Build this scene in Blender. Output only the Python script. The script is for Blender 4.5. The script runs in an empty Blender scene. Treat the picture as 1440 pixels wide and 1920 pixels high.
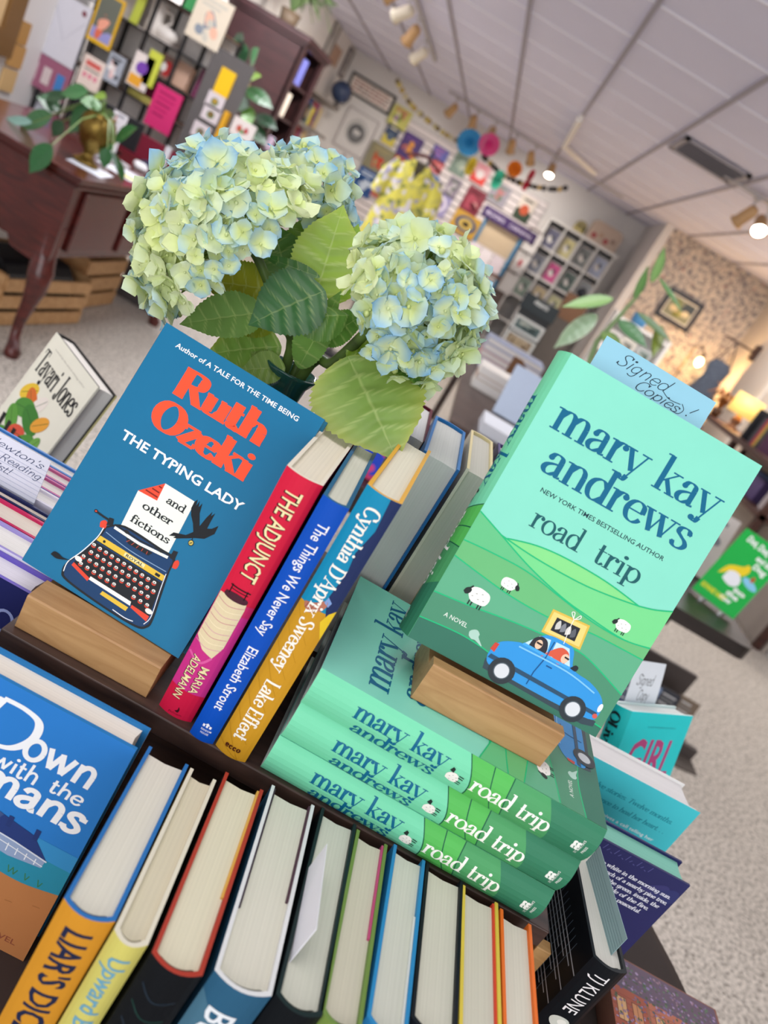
import bpy, bmesh, math, random
from mathutils import Vector, Matrix, Euler
random.seed(7)
S = bpy.context.scene
C = S.collection
PI = math.pi

# ------------------------------------------------------------------ camera
CAM_Z = 1.39
FPX = 1450.0
RIGHT = Vector((0.86475545, 0.13306205, 0.48424427))
DOWN = Vector((0.49995334, -0.31907569, -0.80513189))
FWD = Vector((0.04737808, 0.93834173, -0.34244725))
cam_data = bpy.data.cameras.new('camera')
cam = bpy.data.objects.new('camera', cam_data)
C.objects.link(cam)
cam.matrix_world = Matrix(((RIGHT.x, -DOWN.x, -FWD.x, 0), (RIGHT.y, -DOWN.y, -FWD.y, 0), (RIGHT.z, -DOWN.z, -FWD.z, CAM_Z), (0, 0, 0, 1)))
cam_data.sensor_fit = 'AUTO'
cam_data.sensor_width = 36.0
cam_data.lens = FPX / 1920 * 36
cam_data.clip_start = 0.05
cam_data.dof.use_dof = True
cam_data.dof.focus_distance = 0.66
cam_data.dof.aperture_fstop = 5.6
cam_data.dof.aperture_blades = 0
S.camera = cam

# ------------------------------------------------------------------ light and exposure
S.view_settings.view_transform = 'Standard'
S.view_settings.look = 'None'
S.view_settings.gamma = 1
S.view_settings.exposure = 0.17
S.view_settings.use_curve_mapping = False
world = bpy.data.worlds.new('daylight')
S.world = world
world.use_nodes = True
wb = world.node_tree.nodes['Background']
wb.inputs[0].default_value = (0.93, 0.96, 1.0, 1)
wb.inputs[1].default_value = 0.75

def area(name, loc, target, sx, sy, power, col):
    d = bpy.data.lights.new(name, 'AREA')
    d.shape = 'RECTANGLE'
    d.size = sx
    d.size_y = sy
    d.energy = power
    d.color = col
    o = bpy.data.objects.new(name, d)
    C.objects.link(o)
    o.location = loc
    o.rotation_euler = (Vector(target) - Vector(loc)).to_track_quat('-Z', 'Y').to_euler()
    return o
area('shop_window_daylight', (0.3, -3.3, 1.55), (0.0, 3, 1.25), 6.0, 2.3, 105, (0.98, 0.985, 1.0))
area('added_ceiling_fill', (-0.5, 0.2, 2.58), (-0.5, 0.2, 0), 1.2, 1.2, 15, (1.0, 0.98, 0.95))  # added fill lamp overhead, out of view and without a fitting
for lx, ly, sx, sy, pw in ((2.3, 3.2, 0.6, 1.2, 12), (2.5, 5.6, 0.6, 1.2, 28), (2.8, 8.0, 0.6, 1.2, 26), (-1.5, 3.6, 1.2, 0.6, 40), (-2.45, 5.9, 0.6, 1.2, 46), (0.3, 2.3, 1.2, 0.6, 12)):
    area('added_ceiling_fill', (lx, ly, 2.58), (lx, ly, 0), sx, sy, pw, (0.97, 0.97, 1.0))  # added fill lamps out of view, brightening the ceiling and back room

# ------------------------------------------------------------------ helpers: pixel rays of the calibrated photograph
def ray(px, py):
    return RIGHT * ((px - 720) / FPX) + DOWN * ((py - 960) / FPX) + FWD
ORG = Vector((0, 0, CAM_Z))
def onY(px, py, Y):
    d = ray(px, py)
    return ORG + d * (Y / d.y)
def onX(px, py, X):
    d = ray(px, py)
    return ORG + d * (X / d.x)
def onZ(px, py, Z):
    d = ray(px, py)
    return ORG + d * ((Z - CAM_Z) / d.z)

# ------------------------------------------------------------------ helpers: materials
def lin(c):
    c /= 255.0
    return c / 12.92 if c <= 0.04045 else ((c + 0.055) / 1.055) ** 2.4
def rgb(c):
    if isinstance(c, str):
        c = (int(c[0:2], 16), int(c[2:4], 16), int(c[4:6], 16))
    return (lin(c[0]), lin(c[1]), lin(c[2]), 1)
MATS = {}
def mat(c, rough=0.5, metal=0.0, var=0.06, scale=30.0, kind='plain', c2=None, emit=0.0, spec=0.4, coat=0.0):
    key = (c, rough, metal, var, scale, kind, c2, emit, spec, coat)
    if key in MATS:
        return MATS[key]
    m = bpy.data.materials.new('%s_%s' % (kind, c if isinstance(c, str) else '%02x%02x%02x' % tuple(c)))
    m.use_nodes = True
    nt = m.node_tree
    N, L = nt.nodes, nt.links
    b = N['Principled BSDF']
    b.inputs['Roughness'].default_value = rough
    b.inputs['Metallic'].default_value = metal
    b.inputs['Specular IOR Level'].default_value = spec
    b.inputs['Coat Weight'].default_value = coat
    col = rgb(c)
    col2 = rgb(c2) if c2 else tuple(min(1, v * (1 - 2.5 * var)) for v in col[:3]) + (1,)
    tc = N.new('ShaderNodeTexCoord')
    mp = N.new('ShaderNodeMapping')
    L.new(tc.outputs['Object'], mp.inputs['Vector'])
    mix = N.new('ShaderNodeMix')
    mix.data_type = 'RGBA'
    mix.inputs[6].default_value = col
    mix.inputs[7].default_value = col2
    L.new(mix.outputs[2], b.inputs['Base Color'])
    if kind in ('plain', 'glow'):
        n = N.new('ShaderNodeTexNoise')
        n.inputs['Scale'].default_value = scale
        n.inputs['Detail'].default_value = 2
        L.new(mp.outputs[0], n.inputs['Vector'])
        L.new(n.outputs['Fac'], mix.inputs[0])
        if emit:
            L.new(mix.outputs[2], b.inputs['Emission Color'])
            b.inputs['Emission Strength'].default_value = emit
    elif kind == 'wood':
        mp.inputs['Scale'].default_value = (2.0, 14.0, 14.0)
        n = N.new('ShaderNodeTexNoise')
        n.inputs['Scale'].default_value = scale
        n.inputs['Detail'].default_value = 5
        n.inputs['Distortion'].default_value = 1.4
        L.new(mp.outputs[0], n.inputs['Vector'])
        r = N.new('ShaderNodeValToRGB')
        r.color_ramp.elements[0].position = 0.35
        r.color_ramp.elements[1].position = 0.68
        L.new(n.outputs['Fac'], r.inputs[0])
        L.new(r.outputs[0], mix.inputs[0])
    elif kind == 'pages':
        w = N.new('ShaderNodeTexNoise')
        mp.inputs['Scale'].default_value = (3, 1500, 3)
        w.inputs['Scale'].default_value = 1.0
        w.inputs['Detail'].default_value = 1
        L.new(mp.outputs[0], w.inputs['Vector'])
        L.new(w.outputs['Fac'], mix.inputs[0])
        bp = N.new('ShaderNodeBump')
        bp.inputs['Strength'].default_value = 0.25
        bp.inputs['Distance'].default_value = 0.0006
        L.new(w.outputs['Fac'], bp.inputs['Height'])
        L.new(bp.outputs[0], b.inputs['Normal'])
    elif kind == 'speckle':
        n = N.new('ShaderNodeTexVoronoi')
        n.inputs['Scale'].default_value = scale
        n.inputs['Randomness'].default_value = 1
        L.new(mp.outputs[0], n.inputs['Vector'])
        n2 = N.new('ShaderNodeTexNoise')
        n2.inputs['Scale'].default_value = scale * 0.45
        n2.inputs['Detail'].default_value = 4
        L.new(mp.outputs[0], n2.inputs['Vector'])
        r = N.new('ShaderNodeValToRGB')
        r.color_ramp.elements[0].position = 0.44
        r.color_ramp.elements[1].position = 0.54
        L.new(n2.outputs['Fac'], r.inputs[0])
        sx = N.new('ShaderNodeSeparateColor')
        L.new(n.outputs['Color'], sx.inputs[0])
        mu = N.new('ShaderNodeMath')
        mu.operation = 'MULTIPLY'
        L.new(sx.outputs[0], mu.inputs[0])
        L.new(r.outputs[0], mu.inputs[1])
        L.new(mu.outputs[0], mix.inputs[0])
    elif kind == 'attr':
        a = N.new('ShaderNodeAttribute')
        a.attribute_name = 'Col'
        L.new(a.outputs['Color'], mix.inputs[6])
        L.new(a.outputs['Color'], mix.inputs[7])
    MATS[key] = m
    return m
def leafy(name, transl=0.35, rough=0.45, spec=0.35):
    """petals and leaves: colour attribute of the blade, some light passing through"""
    key = ('leafy', name, transl, rough)
    if key in MATS:
        return MATS[key]
    m = bpy.data.materials.new(name)
    m.use_nodes = True
    N, L = m.node_tree.nodes, m.node_tree.links
    b = N['Principled BSDF']
    b.inputs['Roughness'].default_value = rough
    b.inputs['Specular IOR Level'].default_value = spec
    a = N.new('ShaderNodeAttribute')
    a.attribute_name = 'Col'
    n = N.new('ShaderNodeTexNoise')
    n.inputs['Scale'].default_value = 70
    tc = N.new('ShaderNodeTexCoord')
    L.new(tc.outputs['Object'], n.inputs['Vector'])
    hv = N.new('ShaderNodeHueSaturation')
    mr = N.new('ShaderNodeMapRange')
    mr.inputs[3].default_value = 0.86
    mr.inputs[4].default_value = 1.14
    L.new(n.outputs['Fac'], mr.inputs[0])
    L.new(mr.outputs[0], hv.inputs['Value'])
    L.new(a.outputs['Color'], hv.inputs['Color'])
    L.new(hv.outputs[0], b.inputs['Base Color'])
    t = N.new('ShaderNodeBsdfTranslucent')
    L.new(hv.outputs[0], t.inputs[0])
    mx = N.new('ShaderNodeMixShader')
    mx.inputs[0].default_value = transl
    L.new(b.outputs[0], mx.inputs[1])
    L.new(t.outputs[0], mx.inputs[2])
    L.new(mx.outputs[0], N['Material Output'].inputs[0])
    MATS[key] = m
    return m

# ------------------------------------------------------------------ helpers: mesh building
class MB:
    """collects faces with materials, then links ONE mesh object"""
    def __init__(self):
        self.v, self.f, self.m, self.mats, self.col, self.sm = [], [], [], [], {}, []
    def mi(self, m):
        if m not in self.mats:
            self.mats.append(m)
        return self.mats.index(m)
    def add(self, verts, faces, m, smooth=False, cols=None):
        o = len(self.v)
        self.v += [tuple(p) for p in verts]
        i = self.mi(m)
        for f in faces:
            self.f.append([o + k for k in f])
            self.m.append(i)
            self.sm.append(smooth)
        if cols:
            for k, c in enumerate(cols):
                self.col[o + k] = c
        return self
    def box(self, x0, x1, y0, y1, z0, z1, m, mtx=None):
        vs = [Vector(p) for p in ((x0, y0, z0), (x1, y0, z0), (x1, y1, z0), (x0, y1, z0), (x0, y0, z1), (x1, y0, z1), (x1, y1, z1), (x0, y1, z1))]
        if mtx:
            vs = [mtx @ p for p in vs]
        return self.add(vs, [(0, 3, 2, 1), (4, 5, 6, 7), (0, 1, 5, 4), (1, 2, 6, 5), (2, 3, 7, 6), (3, 0, 4, 7)], m)
    def prism(self, pts, axis, a, b, m, mtx=None, smooth=False):
        """polygon (2D) extruded along axis from a to b"""
        n = len(pts)
        def P(p, t):
            q = {'x': (t, p[0], p[1]), 'y': (p[0], t, p[1]), 'z': (p[0], p[1], t)}[axis]
            return mtx @ Vector(q) if mtx else q
        vs = [P(p, a) for p in pts] + [P(p, b) for p in pts]
        self.add(vs, [list(range(n))[::-1], list(range(n, 2 * n))], m)
        self.add(vs, [(i, (i + 1) % n, n + (i + 1) % n, n + i) for i in range(n)], m, smooth)
        return self
    def tube(self, pts, r, m, n=8, caps=True, cols=None):
        """swept tube through 3D points; r number or list"""
        pts = [Vector(p) for p in pts]
        rs = r if isinstance(r, (list, tuple)) else [r] * len(pts)
        vs, fs, cc = [], [], []
        up = None
        for i, p in enumerate(pts):
            t = (pts[min(i + 1, len(pts) - 1)] - pts[max(i - 1, 0)]).normalized()
            if up is None:
                up = Vector((0, 0, 1)) if abs(t.z) < 0.9 else Vector((1, 0, 0))
            a = t.cross(up).normalized()
            up = a.cross(t).normalized()
            for k in range(n):
                w = 2 * PI * k / n
                vs.append(p + (a * math.cos(w) + up * math.sin(w)) * rs[i])
                if cols:
                    cc.append(cols[i])
        for i in range(len(pts) - 1):
            for k in range(n):
                fs.append((i * n + k, i * n + (k + 1) % n, (i + 1) * n + (k + 1) % n, (i + 1) * n + k))
        self.add(vs, fs, m, True, cc or None)
        if caps:
            o = len(pts) * n
            self.add([vs[k] for k in range(n)], [list(range(n))[::-1]], m, cols=[cols[0]] * n if cols else None)
            self.add([vs[o - n + k] for k in range(n)], [list(range(n))], m, cols=[cols[-1]] * n if cols else None)
        return self
    def lathe(self, prof, m, n=24, mtx=None, smooth=True):
        vs, fs = [], []
        for r, z in prof:
            for k in range(n):
                w = 2 * PI * k / n
                q = Vector((r * math.cos(w), r * math.sin(w), z))
                vs.append(mtx @ q if mtx else q)
        for i in range(len(prof) - 1):
            for k in range(n):
                fs.append((i * n + k, i * n + (k + 1) % n, (i + 1) * n + (k + 1) % n, (i + 1) * n + k))
        self.add(vs, fs, m, smooth)
        if prof[0][0] > 1e-4:
            self.add(vs[:n], [list(range(n))[::-1]], m)
        if prof[-1][0] > 1e-4:
            self.add(vs[-n:], [list(range(n))], m)
        return self
    def ball(self, c, r, m, n=10, sc=(1, 1, 1)):
        prof = [(math.sin(PI * i / n) * 1.0, -math.cos(PI * i / n)) for i in range(n + 1)]
        prof[0] = (0, -1)
        prof[-1] = (0, 1)
        M = Matrix.Translation(c) @ Matrix.Diagonal((r * sc[0], r * sc[1], r * sc[2], 1))
        return self.lathe(prof, m, n * 2 - 4, M)
    def build(self, name, parent=None, mtx=None, bevel=0):
        me = bpy.data.meshes.new(name)
        me.from_pydata(self.v, [], self.f)
        for m in self.mats:
            me.materials.append(m)
        me.polygons.foreach_set('material_index', self.m)
        me.polygons.foreach_set('use_smooth', self.sm)
        if self.col:
            at = me.color_attributes.new('Col', 'FLOAT_COLOR', 'POINT')
            for i in range(len(self.v)):
                at.data[i].color = self.col.get(i, (0.5, 0.5, 0.5, 1))
        me.update()
        o = bpy.data.objects.new(name, me)
        C.objects.link(o)
        if parent:
            o.parent = parent
        if mtx:
            o.matrix_local = mtx
        if bevel:
            b = o.modifiers.new('bevel', 'BEVEL')
            b.width = bevel
            b.segments = 2
            b.limit_method = 'ANGLE'
        return o
def tag(o, label, cat, group=None, kind=None):
    o['label'] = label
    o['category'] = cat
    if group:
        o['group'] = group
    if kind:
        o['kind'] = kind
    return o
def thing(name, label, cat, mtx=None, group=None):
    o = bpy.data.objects.new(name, None)
    o.empty_display_size = 0.02
    C.objects.link(o)
    if mtx is not None:
        o.matrix_world = mtx if isinstance(mtx, Matrix) else Matrix.Translation(mtx)
    return tag(o, label, cat, group)
def struct(o):
    o['kind'] = 'structure'
    return o
def copy_tree(o, parent=None):
    c = o.copy()
    C.objects.link(c)
    if parent:
        c.parent = parent
    for ch in [k for k in C.objects if k.parent == o and k is not c]:
        copy_tree(ch, c)
    return c
def lean(a, t):
    """tilt back by angle a (rad) about the bottom edge, standing on the rear bottom edge of thickness t"""
    return Matrix.Translation((0, 0, t * math.sin(abs(a)))) @ Matrix.Rotation(-abs(a), 4, 'X')
def pose(pos, yaw=0.0, tilt=0.0, roll=0.0):
    return Matrix.Translation(pos) @ Matrix.Rotation(math.radians(yaw), 4, 'Z') @ Matrix.Rotation(math.radians(-tilt), 4, 'X') @ Matrix.Rotation(math.radians(roll), 4, 'Y')

# ------------------------------------------------------------------ helpers: lettering drawn as strokes
def catmull(p, n=6):
    q = [p[0]] + list(p) + [p[-1]]
    out = []
    for i in range(1, len(q) - 2):
        a, b, c, d = q[i - 1], q[i], q[i + 1], q[i + 2]
        for k in range(n):
            t = k / n
            out.append(tuple(0.5 * (2 * b[j] + (c[j] - a[j]) * t + (2 * a[j] - 5 * b[j] + 4 * c[j] - d[j]) * t * t + (3 * b[j] - a[j] - 3 * c[j] + d[j]) * t ** 3) for j in (0, 1)))
    out.append(tuple(p[-1]))
    return out
# per glyph: width | strokes  (l line, h hairline, c curve, o oval, d dot, s serif foot/top, f flag to the left)
G = {
'a': '52|c 10,46 16,57 26,60 36,55 38,44|l 38,44 38,10|c 38,10 41,2 50,4|c 38,36 22,32 9,24 5,12 12,2 24,2 38,14|d 11,46,6',
'b': '56|l 12,100 12,0|c 12,18 22,2 34,0 46,9 51,30 46,50 34,60 22,56 12,42|f 12,100',
'c': '48|c 42,47 36,57 26,60 12,52 6,30 12,8 26,0 38,5 45,15|d 39,46,6',
'd': '58|l 46,100 46,0|c 46,42 36,57 24,60 10,50 5,30 10,9 22,0 34,3 46,18|f 46,100|s 48,0',
'e': '50|h 7,32 45,32|c 45,32 42,52 27,60 12,52 5,30 12,8 27,0 39,5 46,15',
'f': '36|l 14,0 14,75|c 14,75 17,92 26,99 36,94|h 2,58 32,58|d 34,91,5|s 14,0',
'g': '54|c 42,46 32,58 24,60 10,50 5,32 10,10 22,3 34,8 42,22|l 42,60 42,-8|c 42,-8 36,-26 22,-29 8,-22',
'h': '60|l 12,100 12,0|c 12,40 22,56 34,60 44,52 47,38|l 47,38 47,0|s 12,0|s 47,0|f 12,100',
'i': '27|l 13,60 13,0|d 13,82,7|s 13,0|f 13,60',
'k': '58|l 12,100 12,0|h 46,60 12,22|l 24,36 47,0|s 12,0|s 47,0|s 44,60|f 12,100',
'l': '27|l 13,100 13,0|s 13,0|f 13,100',
'm': '90|l 12,60 12,0|c 12,38 22,56 33,60 42,53 45,38|l 45,38 45,0|c 45,38 55,56 66,60 75,53 78,38|l 78,38 78,0|s 12,0|s 45,0|s 78,0|f 12,60',
'n': '60|l 12,60 12,0|c 12,38 22,56 34,60 44,52 47,38|l 47,38 47,0|s 12,0|s 47,0|f 12,60',
'o': '54|o 27,30,22,30',
'p': '57|l 12,60 12,-28|c 12,42 22,57 34,60 46,50 51,30 46,9 34,0 22,3 12,18|s 12,-28|f 12,60',
'r': '43|l 12,60 12,0|c 12,36 20,55 30,60 38,55|d 36,51,6.5|s 12,0|f 12,60',
's': '45|c 37,46 32,57 22,60 11,55 9,43 20,34 32,26 38,15 32,4 20,0 10,4 5,14|h 38,58 38,44|h 5,2 5,16',
't': '37|l 14,84 14,14|c 14,14 17,2 26,0 35,10|h 3,58 32,58',
'u': '60|l 12,60 12,20|c 12,20 14,4 25,0 37,5 47,22|l 47,60 47,0|s 50,0|f 12,60|f 47,60',
'v': '54|l 6,60 27,0|h 27,0 48,60|s 7,60|s 46,60',
'w': '80|l 6,60 24,2|h 24,2 40,56|l 38,60 56,2|h 56,2 73,60|s 7,60|s 39,60|s 72,60',
'x': '54|l 6,60 46,0|h 46,60 6,0|s 8,60|s 46,60|s 8,0|s 46,0',
'y': '56|l 6,60 28,4|h 50,60 26,-12|c 26,-12 20,-27 9,-25|d 9,-21,6.5|s 8,60|s 47,60',
'z': '48|h 6,60 42,60|l 42,60 6,0|h 6,0 43,0|h 6,60 6,46|h 43,0 43,15',
'A': '74|h 36,96 8,0|l 36,96 62,0|h 18,32 54,32|s 8,0|s 62,0',
'C': '68|c 60,72 50,92 36,97 16,86 6,48 16,10 36,-1 52,6 62,26|h 60,94 60,70',
'D': '72|l 14,96 14,0|c 14,96 38,96 58,84 66,48 58,12 38,0 14,0|s 14,0|s 14,96',
'E': '62|l 14,96 14,0|h 8,96 54,96|h 14,50 42,50|h 8,0 56,0|h 54,96 54,78|h 56,0 56,20|h 42,60 42,40',
'G': '72|c 60,72 50,92 36,97 16,86 6,48 16,10 36,-1 52,4 60,18|l 60,40 60,0|h 46,40 68,40',
'J': '44|l 28,96 28,14|c 28,14 24,-8 10,-6 6,4|d 8,4,6|s 28,96',
'L': '58|l 14,96 14,0|h 8,0 54,0|h 54,0 54,20|s 14,96',
'N': '74|h 12,96 12,0|l 12,96 60,0|h 60,96 60,0|s 12,0|s 12,96|s 60,96',
'O': '74|o 37,48,31,49',
'R': '72|l 14,96 14,0|c 14,96 38,97 52,90 55,73 50,56 36,50 14,50|l 34,50 60,0|s 14,0|s 14,96|s 62,0',
'S': '56|c 48,76 42,92 28,97 12,90 9,72 22,56 38,44 48,26 42,6 26,-1 12,4 6,22|h 48,94 48,74|h 6,2 6,22',
'T': '66|l 33,96 33,0|h 5,96 61,96|s 33,0|h 5,96 5,76|h 61,96 61,76',
'Y': '66|l 8,96 34,46|h 58,96 34,46|l 34,46 34,0|s 34,0|s 10,96|s 56,96',
"'": '20|l 10,98 8,72', '.': '22|d 10,4,6', ',': '22|d 10,4,6|h 12,2 6,-14', '!': '24|l 12,96 12,26|d 12,5,6', '-': '40|h 8,32 32,32', ' ': '32|',
}
def strokes(text, wx, wy, serif=True, slant=0.0, spacing=0.0, serif_len=13):
    """(verts, faces, width) of a line of text, cap height 1"""
    V, F = [], []
    x0 = 0.0
    def quadstrip(pts, kx, ky):
        o = len(V)
        n = len(pts)
        for i, p in enumerate(pts):
            a, b = pts[max(i - 1, 0)], pts[min(i + 1, n - 1)]
            dx, dy = b[0] - a[0], b[1] - a[1]
            L = math.hypot(dx, dy) or 1
            nx, ny = -dy / L, dx / L
            hw = 0.5 * math.sqrt((kx * nx) ** 2 + (ky * ny) ** 2)
            V.append((p[0] + nx * hw, p[1] + ny * hw))
            V.append((p[0] - nx * hw, p[1] - ny * hw))
        for i in range(n - 1):
            F.append((o + 2 * i, o + 2 * i + 1, o + 2 * i + 3, o + 2 * i + 2))
    for ch in text:
        g = G.get(ch) or G.get(ch.lower()) or G[' ']
        w, *st = g.split('|')
        for s in st:
            if not s:
                continue
            k, *r = s.split(' ')
            P = [tuple(float(q) for q in p.split(',')) for p in r]
            off = lambda pts: [(x0 + p[0], p[1]) for p in pts]
            if k == 'l':
                quadstrip(off(P), wx, wy)
            elif k == 'h':
                quadstrip(off(P), wy if serif else wx, wy)
            elif k == 'c':
                quadstrip(off(catmull(P)), wx, wy)
            elif k == 'o':
                cx, cy, rx, ry = P[0][0], P[0][1], *[float(q) for q in r[0].split(',')[2:]]
                quadstrip(off([(cx + rx * math.cos(t * PI / 12), cy + ry * math.sin(t * PI / 12)) for t in range(25)]), wx, wy)
            elif k == 'd':
                x, y, rr = [float(q) for q in r[0].split(',')]
                if not serif and y < 70 and y > 10 or not serif and y < -10:
                    continue
                rr = rr + wx * 0.12
                o = len(V)
                V.extend((x0 + x + rr * math.cos(t * PI / 5), y + rr * math.sin(t * PI / 5)) for t in range(10))
                F.append(tuple(range(o, o + 10)))
            elif serif and k == 's':
                quadstrip(off([(P[0][0] - serif_len, P[0][1]), (P[0][0] + serif_len, P[0][1])]), wy, wy)
            elif serif and k == 'f':
                quadstrip(off([(P[0][0] - serif_len - 1, P[0][1] - 2), (P[0][0], P[0][1] - 1)]), wy, wy)
        x0 += float(w) + spacing
    V = [((x + slant * y) / 100, y / 100) for x, y in V]
    return V, F, (x0 - spacing) / 100
SANS = {}
def sans(text, bold=0.0):
    key = (text, bold)
    if key not in SANS:
        cu = bpy.data.curves.new('lettering', 'FONT')
        cu.body = text
        cu.size = 1.0
        cu.resolution_u = 2
        cu.offset = bold
        ob = bpy.data.objects.new('lettering', cu)
        C.objects.link(ob)
        me = bpy.data.meshes.new_from_object(ob)
        V = [(v.co.x / 0.72, v.co.y / 0.72) for v in me.vertices]
        F = [tuple(p.vertices) for p in me.polygons]
        bpy.data.objects.remove(ob)
        bpy.data.curves.remove(cu)
        bpy.data.meshes.remove(me)
        SANS[key] = (V, F, max([v[0] for v in V] + [0.01]))
    return SANS[key]

class Art:
    """printed artwork in the 2D frame of one surface (metres)"""
    def __init__(self):
        self.items = []
    def raw(self, V, F, c):
        self.items.append((V, F, c))
        return self
    def poly(self, pts, c):
        return self.raw(list(pts), [tuple(range(len(pts)))], c)
    def rect(self, x0, y0, x1, y1, c, n=1):
        pts, F = [], []
        for i in range(n + 1):
            x = x0 + (x1 - x0) * i / n
            pts += [(x, y0), (x, y1)]
        for i in range(n):
            F.append((2 * i, 2 * i + 2, 2 * i + 3, 2 * i + 1))
        return self.raw(pts, F, c)
    def oval(self, cx, cy, rx, ry, c, rot=0.0, n=20, jag=0.0):
        co, si = math.cos(rot), math.sin(rot)
        pts = []
        for k in range(n):
            j = 1 + (jag if k % 2 else -jag)
            x, y = rx * j * math.cos(2 * PI * k / n), ry * j * math.sin(2 * PI * k / n)
            pts.append((cx + x * co - y * si, cy + x * si + y * co))
        return self.poly(pts, c)
    def blob(self, pts, c, n=5):
        return self.poly(catmull(list(pts) + [pts[0]], n)[:-1], c)
    def line(self, pts, w, c, curve=True, n=6):
        P = catmull(pts, n) if curve and len(pts) > 2 else list(pts)
        V, F = [], []
        for i, p in enumerate(P):
            a, b = P[max(i - 1, 0)], P[min(i + 1, len(P) - 1)]
            dx, dy = b[0] - a[0], b[1] - a[1]
            L = math.hypot(dx, dy) or 1
            V += [(p[0] - dy / L * w / 2, p[1] + dx / L * w / 2), (p[0] + dy / L * w / 2, p[1] - dx / L * w / 2)]
        for i in range(len(P) - 1):
            F.append((2 * i, 2 * i + 1, 2 * i + 3, 2 * i + 2))
        return self.raw(V, F, c)
    def band(self, top, bot, c):
        """area between two curves given by points with the same count"""
        A, B = catmull(top), catmull(bot)
        V = [q for p in zip(A, B) for q in p]
        return self.raw(V, [(2 * i, 2 * i + 1, 2 * i + 3, 2 * i + 2) for i in range(len(A) - 1)], c)
    def text(self, s, x, y, h, c, font='sans', width=None, bold=0.0, rot=0.0, align='l', wx=15, wy=4, slant=0.0, spacing=0.0, emb=None):
        """baseline start x,y; h cap height; width squeezes the line to a length"""
        if font == 'sans':
            V, F, w = sans(s, bold)
            V = [(p[0] + slant * p[1], p[1]) for p in V]
        else:
            V, F, w = strokes(s, wx, wy, font == 'serif', slant, spacing)
        sx = width / w if width else h
        w *= sx
        ox = {'l': 0, 'c': -w / 2, 'r': -w}[align]
        co, si = math.cos(rot), math.sin(rot)
        out = []
        for px, py in V:
            X, Y = px * sx + ox, py * h
            out.append((x + X * co - Y * si, y + X * si + Y * co))
        if font == 'sans':
            return self.raw(out, F, c)
        # each stroke lies a hair above the one before, so that crossings do not coincide
        groups, last = [], None
        for f in F:
            if last is not None and any(i in last for i in f):
                groups[-1].append(f)
            else:
                groups.append([f])
            last = set(f)
        for g, fs in enumerate(groups):
            ids = sorted({i for f in fs for i in f})
            mp = {i: n for n, i in enumerate(ids)}
            self.items.append(([out[i] for i in ids], [tuple(mp[i] for i in f) for f in fs], c) + ((g,) if g else ()))
        return self
    def put(self, mb, fn, rough=0.45, spec=0.16, step=0.00004, cuts=None):
        """lay the artwork onto a surface: fn(a, b, lift) -> point; cuts: heights b where the surface bends"""
        done = []
        for it in self.items:
            V, F, c = it[:3]
            xs, ys = [p[0] for p in V], [p[1] for p in V]
            x0, x1, y0, y1 = min(xs), max(xs), min(ys), max(ys)
            # printed just above whatever it overlaps
            lift = max([0.00012] + [l for l, a0, a1, b0, b1 in done if a0 < x1 and a1 > x0 and b0 < y1 and b1 > y0]) + (0.000008 if len(it) > 3 else step)
            done.append((lift, x0, x1, y0, y1))
            if cuts:
                bm = bmesh.new()
                bv = [bm.verts.new((p[0], p[1], 0)) for p in V]
                for f in F:
                    try:
                        bm.faces.new([bv[i] for i in f])
                    except ValueError:
                        pass
                bmesh.ops.triangulate(bm, faces=[f for f in bm.faces if len(f.verts) > 4])
                for q in cuts:
                    bmesh.ops.bisect_plane(bm, geom=bm.verts[:] + bm.edges[:] + bm.faces[:], dist=1e-7, plane_co=(0, q, 0), plane_no=(0, 1, 0))
                bm.verts.index_update()
                V = [(v.co.x, v.co.y) for v in bm.verts]
                F = [tuple(v.index for v in f.verts) for f in bm.faces]
                bm.free()
            m = c if not isinstance(c, (str, tuple)) else mat(c, rough, var=0.03, spec=spec)
            mb.add([fn(p[0], p[1], lift) for p in V], F, m)
# ================================================================== THE ROOM
XL, XR, YB, YW, XC, ZC, YF = -2.85, 3.15, 11.35, 10.05, 1.62, 2.61, -3.25
WALL = mat('DCD8D6', 0.8, var=0.02, scale=3)
def slab(name, x0, x1, y0, y1, z0, z1, m):
    return struct(MB().box(x0, x1, y0, y1, z0, z1, m).build(name))
slab('floor', XL - 0.1, XR + 0.1, YF, YB + 0.1, -0.06, 0.0, mat('CFC7BC', 0.6, kind='speckle', c2='4A423A', scale=170))
slab('ceiling', XL - 0.1, XR + 0.1, YF, YB + 0.1, ZC + 0.012, ZC + 0.08, mat('E2E1F4', 0.85, var=0.02, scale=4))
slab('wall_left', XL - 0.1, XL, YF, YB + 0.1, 0, ZC + 0.012, WALL)
slab('wall_back', XL, XC, YB, YB + 0.1, 0, ZC + 0.012, WALL)
slab('wall_corner', XC, XC + 0.1, YW, YB + 0.1, 0, ZC + 0.012, WALL)
slab('wall_right', XR, XR + 0.1, YF, YW + 0.1, 0, ZC + 0.012, mat('CFC2B4', 0.8, var=0.02, scale=3))
# storefront: piers, sill and header around the big window behind the camera
slab('wall_front', XL - 0.1, XR + 0.1, YF - 0.15, YF - 0.02, 0, 0.30, WALL)
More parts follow.
